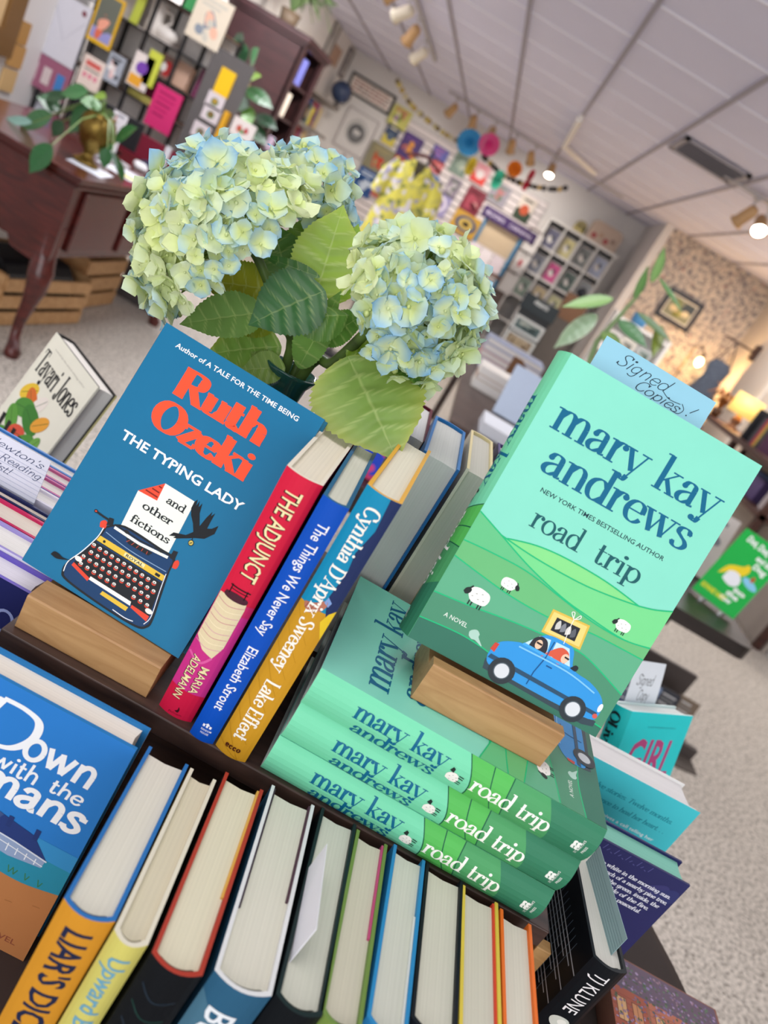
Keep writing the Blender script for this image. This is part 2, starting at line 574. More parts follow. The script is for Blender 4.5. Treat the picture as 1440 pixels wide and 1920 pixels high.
# wallpaper with grey floral sprigs
m = bpy.data.materials.new('floral_wallpaper')
m.use_nodes = True
N, L = m.node_tree.nodes, m.node_tree.links
b = N['Principled BSDF']
b.inputs['Roughness'].default_value = 0.85
tc = N.new('ShaderNodeTexCoord')
def noise_mask(scale, lo, hi, off):
    mp = N.new('ShaderNodeMapping')
    mp.inputs['Location'].default_value = off
    L.new(tc.outputs['Object'], mp.inputs[0])
    n = N.new('ShaderNodeTexNoise')
    n.inputs['Scale'].default_value = scale
    n.inputs['Detail'].default_value = 3
    n.inputs['Distortion'].default_value = 0.8
    L.new(mp.outputs[0], n.inputs['Vector'])
    r = N.new('ShaderNodeValToRGB')
    r.color_ramp.elements[0].position = lo
    r.color_ramp.elements[1].position = hi
    L.new(n.outputs['Fac'], r.inputs[0])
    return r
prev = None
for c, sc, lo, hi, off in (('9A8F88', 20, 0.49, 0.57, (0, 0, 0)), ('6B6A72', 27, 0.55, 0.61, (5, 3, 1)), ('A8756A', 16, 0.64, 0.70, (2, 7, 4))):
    r = noise_mask(sc, lo, hi, off)
    mx = N.new('ShaderNodeMix')
    mx.data_type = 'RGBA'
    mx.inputs[7].default_value = rgb(c)
    if prev:
        L.new(prev.outputs[2], mx.inputs[6])
    else:
        mx.inputs[6].default_value = rgb('CDBFB0')
    L.new(r.outputs[0], mx.inputs[0])
    prev = mx
L.new(prev.outputs[2], b.inputs['Base Color'])
slab('wall_papered', XC + 0.1, XR, YW, YW + 0.1, 0, ZC + 0.012, m)
# suspended ceiling grid and wall trims
g = MB()
gm = mat('A5A0AA', 0.6, var=0.02)
k = -8
x = 0.085 - 0.605 * 4
while x < XR:
    g.box(x - 0.013, x + 0.013, YF, YB, ZC, ZC + 0.012, gm)
    x += 0.605
struct(g.build('trim_1'))
g = MB()
y = 4.71 - 0.605 * 12
while y < YB:
    g.box(XL, XR, y - 0.005, y + 0.005, ZC + 0.004, ZC + 0.012, mat('E9E6EC', 0.6, var=0.01))  # bars coloured white for the bright highlight along the grid edges
    y += 0.605
struct(g.build('trim_2'))
struct(MB().box(XR - 0.02, XR, YF, YW, 0, 0.13, mat('D8D4D0', 0.6, var=0.02)).build('baseboard_right'))
struct(MB().box(XL, XL + 0.02, YF, YB, 0, 0.13, mat('D8D4D0', 0.6, var=0.02)).build('baseboard_left'))
# air vent in the ceiling
vent = thing('ceiling_vent', 'rectangular louvred air vent in the ceiling', 'vent', (0, 0, 0))
p0, p1 = onZ(1285, 258, ZC), onZ(1395, 345, ZC)
xa, xb, ya, yb = min(p0.x, p1.x) - 0.02, max(p0.x, p1.x) + 0.05, min(p0.y, p1.y) - 0.3, max(p0.y, p1.y)
xa, xb = 0.73, 1.25
ya, yb = 5.87, 6.40
f = MB()
fm = mat('A7A3A9', 0.5, var=0.02)
for q in ((xa, xb, ya, ya + 0.04), (xa, xb, yb - 0.04, yb), (xa, xa + 0.04, ya, yb), (xb - 0.04, xb, ya, yb)):
    f.box(q[0], q[1], q[2], q[3], ZC - 0.012, ZC + 0.004, fm)
f.build('frame', vent)
MB().box(xa + 0.04, xb - 0.04, ya + 0.04, yb - 0.04, ZC + 0.005, ZC + 0.010, mat('2A2A30', 0.8)).build('duct_shade', vent)  # dark plate: shade behind the louvres put into its colour
n = 6
for k in range(n):
    yy = ya + 0.075 + k * (yb - ya - 0.1) / n
    MB().box(xa + 0.04, xb - 0.04, -0.035, 0.035, -0.002, 0.002, fm, Matrix.Translation((0, yy, ZC - 0.006)) @ Matrix.Rotation(0.5, 4, 'X')).build('louvre', vent)

# ================================================================== ROUND TABLE AND RISER
tb = thing('round_table', 'round dark brown display table under all the books', 'table', (0, 0.567, 0))
W_ = mat('3A2F2C', 0.6, kind='plain', var=0.1, scale=14, spec=0.2)
T = MB()
T.lathe([(0.0, 0.722), (0.700, 0.722), (0.716, 0.728), (0.722, 0.739), (0.716, 0.748), (0.700, 0.75), (0.0, 0.75)], W_, 72)
T.build('table_top', tb)
T = MB()
T.lathe([(0.26, 0.0), (0.26, 0.03), (0.08, 0.06), (0.055, 0.3), (0.07, 0.55), (0.16, 0.70), (0.16, 0.722)], W_, 32)
T.build('pedestal', tb)
DW = mat('4A362E', 0.45, kind='wood', c2='2C201C', scale=4)
rs = thing('wooden_riser', 'dark stained wooden riser box on the round table, carrying the upper books', 'riser', (0, 0, 0))
RX0, RX1, RY0, RY1 = -0.176, 0.302, 0.4745, 0.880
MB().box(RX0, RX1, RY0, RY1, 0.967, 0.985, DW).build('top_board', rs, bevel=0.001)
MB().box(RX0 + 0.008, RX1 - 0.008, RY0 + 0.008, RY0 + 0.024, 0.7502, 0.967, DW).build('front_board', rs)
MB().box(RX0 + 0.008, RX1 - 0.008, RY1 - 0.02, RY1 - 0.004, 0.7502, 0.967, DW).build('back_board', rs)
for x in (RX0 + 0.004, RX1 - 0.02):
    MB().box(x, x + 0.016, RY0 + 0.024, RY1 - 0.02, 0.7502, 0.967, DW).build('side_board', rs)
# ================================================================== BOOKS
def make_book(name, label, mtx, w, t, h, front, spine, back, inner='ECE6D8', pages='EFE7D6', art=None, sart=None, bart=None, bulge=0.003, ct=0.0028, group=None, cat='book', rough=0.42, bands=None, pagecol2=None, parts=True):
    """local frame: x spine->fore edge, y front->back, z up"""
    root = thing(name, label, cat, mtx, group)
    n = 8
    mf, ms, mb_, mi_ = (mat(c, rough, var=0.03, spec=0.16) for c in (front, spine, back, inner))
    arc = [(-bulge * (1 - (2 * k / n - 1) ** 2), t * k / n) for k in range(n + 1)]
    ins = [(ct * 0.8 - bulge * 0.9 * (1 - (2 * k / n - 1) ** 2), ct + (t - 2 * ct) * k / n) for k in range(n + 1)]
    outer = [(w, 0)] + arc + [(w, t)]
    inn = [(w, ct)] + ins + [(w, t - ct)]
    B = MB()
    for z in (0, h):
        vs = [(x, y, z) for x, y in outer] + [(x, y, z) for x, y in inn]
        m = len(outer)
        B.add(vs, [(i, i + 1, m + i + 1, m + i) for i in range(m - 1)], mi_)
    for i in range(len(outer) - 1):
        a, b = outer[i], outer[i + 1]
        m = mf if i == 0 else (mb_ if i == len(outer) - 2 else ms)
        B.add([(a[0], a[1], 0), (b[0], b[1], 0), (b[0], b[1], h), (a[0], a[1], h)], [(0, 1, 2, 3)], m, 0 < i < len(outer) - 2)
        a, b = inn[i], inn[i + 1]
        B.add([(a[0], a[1], 0), (b[0], b[1], 0), (b[0], b[1], h), (a[0], a[1], h)], [(3, 2, 1, 0)], mi_)
    for y0, y1, m in ((0, ct, mf), (t - ct, t, mb_)):
        B.add([(w, y0, 0), (w, y1, 0), (w, y1, h), (w, y0, h)], [(0, 1, 2, 3)], m)
    if art:
        a = Art(); art(a); a.put(B, lambda u, v, e: (u, -e, v))
    if sart:
        a = Art(); sart(a)
        def fs(p, q, e):
            qq = min(max(q, 0), t)
            return (-bulge * (1 - (2 * qq / t - 1) ** 2) - e, t - qq, h - p)
        a.put(B, fs, cuts=[t * q / n for q in range(1, n)])
    if bart:
        a = Art(); bart(a); a.put(B, lambda u, v, e: (w - u, t + e, v))
    B.build('cover', root)
    P = MB()
    mp = mat(pages, 0.75, var=0.08, kind='pages', c2=pagecol2)
    x1 = w - 0.0045
    k = [(x1, ct), (ct, ct)] + [(p[0] + 0.003, p[1]) for p in ins[1:-1]] + [(ct, t - ct), (x1, t - ct), (x1 - 0.0015, t * 0.5)]
    P.prism(k, 'z', 0.003, h - 0.003, mp)
    P.build('page_block', root)
    return root
def card(name, label, mtx, w, h, c, art=None, cat='card', t=0.0006, group=None, bend=0.0, nseg=8):
    """a sheet standing in its own x-z plane, facing -y"""
    B = MB()
    vs, fs = [], []
    f = lambda v: bend * (v / h) ** 2
    for i in range(nseg + 1):
        z = h * i / nseg
        vs += [(0, f(z), z), (w, f(z), z), (w, f(z) + t, z), (0, f(z) + t, z)]
    for i in range(nseg):
        o = 4 * i
        for a in range(4):
            fs.append((o + a, o + (a + 1) % 4, o + 4 + (a + 1) % 4, o + 4 + a))
    fs += [(0, 3, 2, 1), (4 * nseg, 4 * nseg + 1, 4 * nseg + 2, 4 * nseg + 3)]
    B.add(vs, fs, mat(c, 0.7, var=0.02))
    if art:
        A = Art(); art(A)
        A.put(B, lambda u, v, e: (u, f(v) - e, v), rough=0.7)
    o = B.build(name)
    o.matrix_world = mtx
    return tag(o, label, cat, group)

# ------------------------------------------------------------------ the display copy and the stack with the mint cover
GR = '18B878'
def sheep(a, x, y, s, flip=1):
    for dx in (-3.2, -1.6, 2.2, 3.6):
        a.line([(x + flip * dx * s, y - 2 * s), (x + flip * dx * s, y - 6 * s)], 0.8 * s, '22302C', False)
    a.blob([(x + flip * p * s, y + q * s) for p, q in ((-6, 0), (-5.4, 3), (-2, 4.6), (2, 4.4), (5, 3.4), (6.2, 0.5), (5, -2.8), (1.5, -3.6), (-3, -3.4))], 'F3F1EA', 4)
    for p, q in ((-2, 1), (1, 2), (3, -1), (0, -1.4), (-3.6, -1)):
        a.line([(x + flip * p * s, y + q * s), (x + flip * (p + 0.9) * s, y + (q + 0.3) * s)], 0.3 * s, '4A5550', False)
    a.blob([(x + flip * p * s, y + q * s) for p, q in ((-8.6, -0.6), (-8, 1.4), (-6.2, 2.6), (-4.8, 1.6), (-5.2, -0.4), (-7, -1.6))], '1F2A28', 4)
    a.line([(x - flip * 6.0 * s, y + 2.4 * s), (x - flip * 5.0 * s, y + 4.0 * s)], 0.9 * s, '1F2A28', False)
def road_front(A):
    m = 0.001
    W = 0.1676
    class P:  # millimetre wrapper
        pass
    a = Art()
    hump = [(28, 101), (50, 107), (75, 109.5), (110, 109), (142.5, 105)]
    sky2 = [(142.5, 105), (155, 108.5), (167.6, 114)]
    l_gl = [(0, 109), (23, 101), (54, 90.4), (87, 82.5), (111, 79.5), (145, 77), (167.6, 81)]
    l_h2 = [(23, 101), (55, 98.5), (92.6, 98.5), (118, 101), (142.7, 105)]
    l_a = [(0, 84.5), (20, 86), (53, 86.6), (88, 81.5), (117, 77.3), (145, 76.8), (167.6, 80.8)]
    l_b = [(0, 71), (25, 67.5), (53, 64.4), (84, 64), (108, 66.5), (124, 69.5), (167.6, 70.4)]
    l_c = [(0, 40), (28, 43), (59, 47.5), (84, 50.2), (110, 52), (130, 51), (167.6, 38.8)]
    l_d = [(0, 18), (30, 20.6), (50, 20), (70, 17.5), (110, 14), (140, 11), (167.6, 8.8)]
    bot = lambda L, y: [(p[0], y) for p in L]
    reg = [(0, 109), (23, 101), (28, 101), (50, 107), (75, 109.5), (110, 109), (142.5, 105), (155, 108.5), (167.6, 114)]
    a.band(reg, bot(reg, 0), '83D887')
    a.band(l_h2, [(23, 101), (75, 101), (92.6, 100), (118, 103), (142.7, 105)], '83D887')
    g2 = [(0, 109), (23, 101), (55, 98.5), (92.6, 98.5), (118, 101), (142.7, 105), (155, 108.5), (167.6, 114)]
    a.band(g2, bot(g2, 0), '74D48A')
    a.band(l_gl, bot(l_gl, 0), '63BE83')
    a.band(l_a, bot(l_a, 0), '68B777')
    a.band(l_b, bot(l_b, 0), '5DAA83')
    a.band(l_c, bot(l_c, 0), '4A8C6C')
    a.band(l_d, bot(l_d, 0), '336F5B')
    for L in (hump, l_gl, l_h2, l_a, l_b, l_c, l_d, sky2):
        a.line(L, 1.0, GR)
    a.text('mary kay', 13, 188, 27.0, '0A6286', 'serif', width=143, wx=13, wy=4)
    a.text('andrews', 22.5, 157, 27.0, '0A6286', 'serif', width=128, wx=13, wy=4)
    a.text('NEW YORK TIMES BESTSELLING AUTHOR', 31, 143.2, 3.7, '14343F', width=109, bold=0.005)
    a.text('road', 37, 117.6, 17.5, '17595F', 'serif', width=42, wx=11, wy=4)
    a.text('trip', 92, 117.6, 17.5, '17595F', 'serif', width=40, wx=11, wy=4)
    a.text('A NOVEL', 15.5, 27, 3.6, 'E8EFE6', width=20, bold=0.0)
    sheep(a, 31.5, 52, 1.45)
    sheep(a, 47, 71.5, 1.05, -1)
    sheep(a, 139.5, 85.5, 1.05)
    a.blob([(40, 23), (39, 26), (41, 28.5), (44, 29.5), (47, 27.5), (47.5, 25), (53, 20), (46, 22), (43, 21.5)], 'A9CDBE')
    # framed picture strapped to the roof of the car
    a.poly([(87, 52), (86, 71.5), (117.5, 74), (120.5, 54)], 'D9B84B')
    a.poly([(88.6, 53.6), (87.8, 70), (116, 72.3), (118.6, 55.6)], 'EBD27C')
    a.poly([(92.5, 56.4), (92, 67.4), (112, 68.6), (113.4, 57.6)], '23262C')
    for q in range(4):
        a.blob([(95 + 4.4 * q, 58.5), (94 + 4.4 * q, 63), (96 + 4.4 * q, 66.5), (98.4 + 4.4 * q, 61)], ('C9C9C4', '7E8288', 'D5D3CC', '5C6067')[q], 4)
    # blue car
    a.poly([(62, 6), (152, 4), (161, 6.5), (161, 11), (60, 14)], '33454E')
    a.blob([(60, 17), (61, 26), (66, 32), (77, 37), (82, 38), (89, 49), (96, 53), (110, 53.5), (117, 51), (124, 38.5), (140, 36), (152, 31.5), (158.5, 25), (160, 15), (154, 10), (120, 8.5), (80, 9), (64, 11)], '2F93D8', 4)
    a.poly([(80.5, 38.5), (88, 48.5), (97, 50), (99.5, 39)], 'BFE0F2')
    a.poly([(102.5, 38.5), (101.5, 50.5), (113, 51), (120.5, 38.8)], 'BFE0F2')
    a.blob([(84, 38), (85, 45), (90, 49), (96, 47), (98, 38)], '2A2A33', 4)
    a.oval(90.5, 42.5, 2.8, 3.8, 'E9C2A4')
    a.line([(88.3, 43.4), (93, 43.2)], 1.5, '1C1C22', False)
    a.blob([(96, 35), (102, 44), (108, 49), (115, 47), (116, 40), (111, 36), (104, 39)], 'D2593F', 4)
    a.oval(113.8, 42.5, 3, 3.8, 'EBC3A6')
    a.line([(113, 43.6), (117, 43.3)], 1.4, '1C1C22', False)
    a.poly([(80, 38.6), (121, 38.6), (121, 36.5), (79, 36.5)], '43A5E4')
    a.line([(100.2, 50), (100.4, 36), (98, 22), (98, 11)], 0.9, '0F4E86', False)
    a.poly([(62, 19), (158, 17.5), (158.5, 14.5), (61, 15.5)], '284B66')
    a.line([(78, 34), (120, 34.5), (148, 30)], 1.2, '7FC4EE')
    a.line([(104, 31), (109, 31)], 1.0, '0F4E86', False)
    a.oval(158.2, 22, 1.8, 3.6, 'E6EEF0')
    a.oval(157.8, 14.5, 2.0, 2.0, 'D05A4E')
    a.poly([(59.5, 22), (60.5, 28), (64, 28.5), (63.5, 21)], 'C94436')
    a.blob([(121, 38), (124, 42), (127, 41), (126, 37.5)], '22282E', 4)
    for x in (76, 139.8):
        a.oval(x, 11, 10.5, 10.5, '2C353B')
        a.oval(x, 11, 6.6, 6.6, '55636B')
        a.oval(x, 11, 5.8, 5.8, 'D3D9DC')
    a.line([(107, 52), (105, 63), (104, 72)], 0.5, 'F4F2EC')
    a.line([(104, 72), (100, 76), (102, 77), (104, 72), (107, 77), (108, 75), (104, 72)], 0.6, 'F4F2EC')
    for V, F, c, *u in a.items:
        A.items.append(([(p[0] * m, p[1] * m) for p in V], F, c, *u))
def road_spine(A):
    t = 34.0
    def edge(p0, p1, k):
        return [(p0[0] + (p1[0] - p0[0]) * i / 8 + k * math.sin(PI * i / 8), t - t * i / 8) for i in range(9)]
    a = Art()
    e0, e1, e2, e3 = edge((126, 0), (138, 0), 3), edge((146, 0), (161, 0), -2), edge((163, 0), (170, 0), -2), edge((193, 0), (206, 0), 3)
    end = [(241, t - t * i / 8) for i in range(9)]
    def bet(L, R, c):
        V = [q for p in zip(L, R) for q in p]
        a.raw(V, [(2 * i, 2 * i + 1, 2 * i + 3, 2 * i + 2) for i in range(8)], c)
    bet(e0, end, '55B456')
    bet(e2, end, '4C9A61')
    bet(e3, end, '357A5B')
    for e in (e0, e1, e2):
        V, F = [], []
        for p in e:
            V += [(p[0] - 0.45, p[1]), (p[0] + 0.45, p[1])]
        a.raw(V, [(2 * i, 2 * i + 1, 2 * i + 3, 2 * i + 2) for i in range(8)], '1D5B43')
    a.text('mary kay', 37, 15.0, 15.5, '0A6286', 'serif', width=77, wx=14, wy=4)
    a.text('andrews', 41, 0.4, 14.5, '0A6286', 'serif', width=69, wx=14, wy=4)
    a.text('road', 137.5, 9.4, 15.5, 'F4F5EC', 'serif', width=34, wx=13, wy=4)
    a.text('trip', 176.5, 9.4, 15.5, 'F4F5EC', 'serif', width=26.5, wx=13, wy=4)
    # grazing sheep seen from the side
    a.blob([(118, 9), (117.5, 13), (120, 16), (124, 16.5), (127, 14), (127, 9), (123, 7.5)], 'EFEDE4', 4)
    for p, q in ((120, 12), (122, 14), (124, 10), (125, 13), (121, 9)):
        a.line([(p, q), (p + 0.8, q + 0.2)], 0.4, '4A5550', False)
    a.poly([(118, 17), (119.5, 20.5), (121.5, 19.5), (121.5, 16)], '1F2A28')
    for q in (8.5, 10.5, 14, 16):
        a.line([(126.5, q), (130.5, q - 0.3)], 0.8, '22302C', False)
    # publisher's mark: two rows of waves and the name
    for r in (0, 1):
        for q in (0, 1):
            y = 17.0 - 3.6 * q
            x = 224.5 + 3.0 * r
            a.blob([(x, y - 3.4), (x - 0.4, y), (x + 1.6, y + 0.9), (x + 2.8, y - 0.4), (x + 1.6, y - 1.0), (x + 2.6, y - 3.6)], 'EDF1EA', 4)
    a.text("ST. MARTIN'S", 231.5, 6.2, 2.0, 'EDF1EA', width=15, rot=PI / 2, bold=0.005)
    a.text('PRESS', 235.5, 9.6, 2.0, 'EDF1EA', width=7.5, rot=PI / 2, bold=0.005)
    for V, F, c, *u in a.items:
        A.items.append(([(min(max(p[0], 0), 241) * 0.001, min(max(p[1], 0.0), t) * 0.001) for p in V], F, c, *u))
def Zr(z):
    return z + CAM_Z
STACK_Z = 0.985
road = make_book('novel', 'mint green novel standing face out on a wooden block, a blue car on its cover',
    pose((0.0899, 0.5196, Zr(-0.2664)), 3.0, 14.7), 0.1676, 0.034, 0.241, '84D8C0', '74D0A6', '84D8C0', inner='DDE8DF', art=road_front, sart=road_spine, bulge=0.006, group='copies of the mint green novel')
FLAT = Matrix(((0, 0, -1, 0), (1, 0, 0, 0), (0, -1, 0, 0), (0, 0, 0, 1)))
for k, lb in enumerate(('mint green novel lying flat at the bottom of the stack of three', 'mint green novel lying flat in the middle of the stack of three', 'mint green novel lying flat on top of the stack, under the wooden block')):
    c = copy_tree(road)
    dx, dy, yw = ((0.2845, 0.4775, -0.6), (0.2850, 0.4785, -0.5), (0.2845, 0.4785, -0.4))[k]
    c.matrix_world = Matrix.Translation((dx, dy, STACK_Z + 0.0342 * (k + 1))) @ Matrix.Rotation(math.radians(yw), 4, 'Z') @ FLAT
    c['label'] = lb

# the card tucked behind the display copy
def signed(a):
    k = 'script'
    a.text('Signed', 0.016, 0.0690, 0.0105, '2B3A48', k, width=0.046, wx=5, wy=5, slant=0.35)
    a.text('Copies', 0.038, 0.0600, 0.0085, '2B3A48', k, width=0.040, wx=6, wy=6, slant=0.35)
    a.line([(0.060, 0.0695), (0.068, 0.0665), (0.078, 0.0675)], 0.0005, '2B3A48')
    a.line([(0.088, 0.0655), (0.093, 0.0715)], 0.0006, '2B3A48', False)
    a.oval(0.0865, 0.0625, 0.0006, 0.0006, '2B3A48')
    a.line([(0.074, 0.0600), (0.080, 0.0605), (0.0825, 0.0650), (0.079, 0.0685)], 0.0005, '2B3A48')
M = road.matrix_world.copy()
card('index_card', 'light blue index card handwritten in ink, above the displayed mint novel', pose((0.0899, 0.5196, Zr(-0.2664)), 3.0, 14.7) @ Matrix.Translation((0.0235, 0.0355, 0.190)) @ Matrix.Rotation(math.radians(0.6), 4, 'Y'), 0.102, 0.083, '8ABFD2', signed)

# ------------------------------------------------------------------ wooden display blocks
def wood_block(name, label, mtx, L, H, lip, seat, D, back):
    o = MB()
    prof = [(0, 0), (0, H), (lip, H), (lip + 0.001, seat), (lip + D, seat), (lip + D + 0.3 * back, seat + back), (lip + D + 0.3 * back + 0.012, seat + back), (lip + D + 0.012, 0)]
    o.prism(prof, 'x', 0, L, mat('B08A5C', 0.45, kind='wood', c2='9C7448', scale=6))
    b = o.build(name, None, mtx, bevel=0.0012)
    return tag(b, label, 'display block')
wood_block('wooden_block', 'varnished wooden block on the dark riser, holding up the teal book', pose((-0.1705, 0.4832, 0.9852), 0.6), 0.112, 0.031, 0.028, 0.0240, 0.028, 0.03)
wood_block('wooden_block', 'varnished wooden block with a groove on top of the stacked mint novels', pose((0.1145, 0.5035, STACK_Z + 0.1029), 2.4), 0.114, 0.0345, 0.0125, 0.0262, 0.040, 0.03)

# ------------------------------------------------------------------ teal book with a typewriter
def typing(A):
    a = Art()
    W, O = 'F2F4F0', 'F4502F'
    a.text('Author of A TALE FOR THE TIME BEING', 17, 221.5, 4.4, W, width=121, bold=0.012)
    a.text('Ruth', 35, 188, 25.0, O, 'serif', width=87, wx=25, wy=9)
    a.text('Ozeki', 31, 156, 25.0, O, 'serif', width=95, wx=25, wy=9)
    a.text('THE TYPING LADY', 17, 132, 8.4, W, width=120, bold=0.022)
    # sheet of paper with a folded corner
    a.poly([(57, 66), (53.8, 102.1), (70.5, 119.3), (100, 119.3), (103.5, 70)], 'E4E9DD')
    a.poly([(53.8, 102.1), (70.5, 119.3), (72, 103.2)], 'E04A30')
    for y0, x0, x1 in ((114.5, 67, 70), (110, 63, 70.3), (106, 59, 71)):
        a.line([(x0, y0), (x1, y0 - 0.2)], 1.2, '7A1F14', False)
    K = '1D2126'
    a.text('and', 79, 106, 6.6, K, 'serif', width=17.5, wx=14, wy=11)
    a.text('other', 64, 91.5, 6.6, K, 'serif', width=29, wx=14, wy=11)
    a.text('fictions', 61, 77, 6.6, K, 'serif', width=38, wx=14, wy=11)
    # typewriter
    D, R, Y = '153A63', 'D8452F', 'D9B63B'
    a.blob([(46, 62), (45.5, 50), (41, 34), (34, 20), (34, 10), (42, 5), (80, 2.5), (112, 3), (121, 8), (122, 16), (117, 38), (112.5, 58), (110.5, 70), (95, 71), (60, 71)], K, 5)
    a.blob([(47.5, 61), (47, 50), (42.5, 34), (35.5, 20), (36, 11.5), (43, 6.8), (80, 4.3), (111, 4.8), (119, 9), (120, 16), (115, 38), (111, 58), (109, 68), (95, 69), (60, 69)], D, 5)
    a.line([(32.3, 68.5), (40, 68), (48, 68)], 1.8, K)
    a.oval(32.5, 68.6, 1.8, 1.5, K)
    a.oval(32.5, 68.6, 0.9, 0.7, R)
    a.blob([(42, 59), (40.5, 63), (43, 66), (46, 65), (46.5, 60)], R, 4)
    a.blob([(112.5, 62), (111.5, 67), (113.5, 70), (116, 68), (116, 63)], R, 4)
    a.poly([(46, 63), (45, 70), (49, 71), (51, 66)], K)
    a.poly([(106, 68), (106, 75), (110, 76), (111, 68)], K)
    a.line([(52, 67.4), (78, 67), (106, 70)], 1.1, K, False)
    a.line([(53, 65.2), (78, 64.6), (105, 67.4)], 2.4, 'E4E9DD', False)
    a.oval(64, 67.4, 2.6, 1.5, K)
    a.oval(97, 69.2, 2.6, 1.5, K)
    a.poly([(66, 63), (92, 64), (90, 60), (70, 59.5)], K)
    for k in range(5):
        a.line([(68 + 5 * k, 60.2), (70 + 4.4 * k, 62.8)], 0.5, 'B8442F', False)
    a.line([(49, 58), (75, 55.5), (110, 56.5)], 0.6, '88A6C4')
    a.poly([(45.5, 48), (46.5, 53), (111, 53), (111.5, 48)], Y)
    a.line([(45.5, 47.8), (111.5, 47.8)], 0.7, K, False)
    a.poly([(72, 49), (72.2, 52.3), (92, 52.3), (92, 49)], 'E8DBA0')
    a.text('ROYAL', 73.5, 49.4, 2.4, K, width=17, bold=0.02)
    a.oval(52, 50.4, 1.2, 1.2, K)
    a.rect(103, 49.2, 107.5, 51.6, K)
    a.poly([(44.5, 46.5), (39, 22), (58, 17), (117.5, 17), (112, 46.5)], '1B1E22')
    a.poly([(39, 22), (38.5, 19), (57, 14.5), (57.6, 17.5)], R)
    a.poly([(100, 17.5), (100, 15), (117.5, 12), (117.5, 17)], R)
    for r in range(4):
        y = 43.5 - 6.4 * r
        n = 11
        x0, x1 = 46 - 1.3 * r, 110 + 0.8 * r
        for k in range(n):
            if r == 3 and k in (6, 7):
                continue
            x = x0 + (x1 - x0) * (k + (0.4 if r % 2 else 0)) / (n - 0.4)
            a.oval(x, y - 0.9, 2.1, 1.7, R, n=10)
            a.oval(x, y, 2.1, 1.6, K, n=10)
            a.oval(x, y + 0.2, 1.7, 1.2, 'E6E3DA', n=10)
            a.oval(x, y, 0.8, 0.5, '30353A', n=6)
    a.oval(41, 26.5, 3.4, 2.1, 'E6E3DA')
    a.oval(115, 20.5, 3.4, 2.1, 'E6E3DA')
    a.poly([(57.5, 16.4), (57.5, 19.4), (98, 19.4), (99, 16.0)], 'EDEAE2')
    a.poly([(72, 10.8), (72.6, 14.2), (98.4, 14.0), (98, 10.2)], Y)
    a.line([(45.5, 60), (45, 50), (40, 33), (34.6, 20), (35.5, 11)], 0.8, 'E8EDF0')
    a.line([(111, 55), (114, 40), (119, 18), (117, 9)], 0.6, 'E8EDF0')
    a.line([(88, 5.5), (100, 5), (108, 6.2)], 0.7, 'E8EDF0')
    # crow with a key and a feather
    B = '14181C'
    a.poly([(96, 83.5), (98, 88), (108, 91.5), (112, 97), (108, 103), (103, 108), (100, 113), (99.5, 119), (101, 122), (102.6, 117), (103, 122), (105, 117), (106, 121.5), (108.5, 113), (114, 104), (115.2, 113), (117, 120), (117.8, 116), (119.6, 120), (120, 112), (120.5, 105.5), (124, 107.5), (127.5, 112.5), (128.2, 105), (123, 97), (116, 93.5), (110, 89.5), (103, 85), (100, 84), (101, 86)], B)
    a.line([(114, 95), (114.5, 91), (116, 90)], 0.7, B)
    a.oval(115.2, 88.2, 2.5, 2.6, B)
    a.oval(115.2, 88.2, 1.9, 2.0, 'C9B75C')
    a.line([(114.4, 87.2), (116, 89)], 0.7, B, False)
    a.blob([(18.5, 17.5), (20, 21), (24, 21.5), (29, 20.5), (34, 21.3), (29, 18.5), (24, 16.8)], B, 4)
    a.line([(29, 19.5), (36, 22)], 0.4, B, False)
    s = 0.00092
    for V, F, c, *u in a.items:
        A.items.append(([(p[0] * s, p[1] * s) for p in V], F, c, *u))
make_book('novel', 'teal book with orange title and a drawn typewriter, standing on a wooden block',
    pose((-0.1965, 0.5152, Zr(-0.3725)), -4.8, 19.3), 0.1445, 0.022, 0.2162, '0F6A92', '0F6A92', '0F6A92', inner='2A6F8C', art=typing, bulge=0.003)

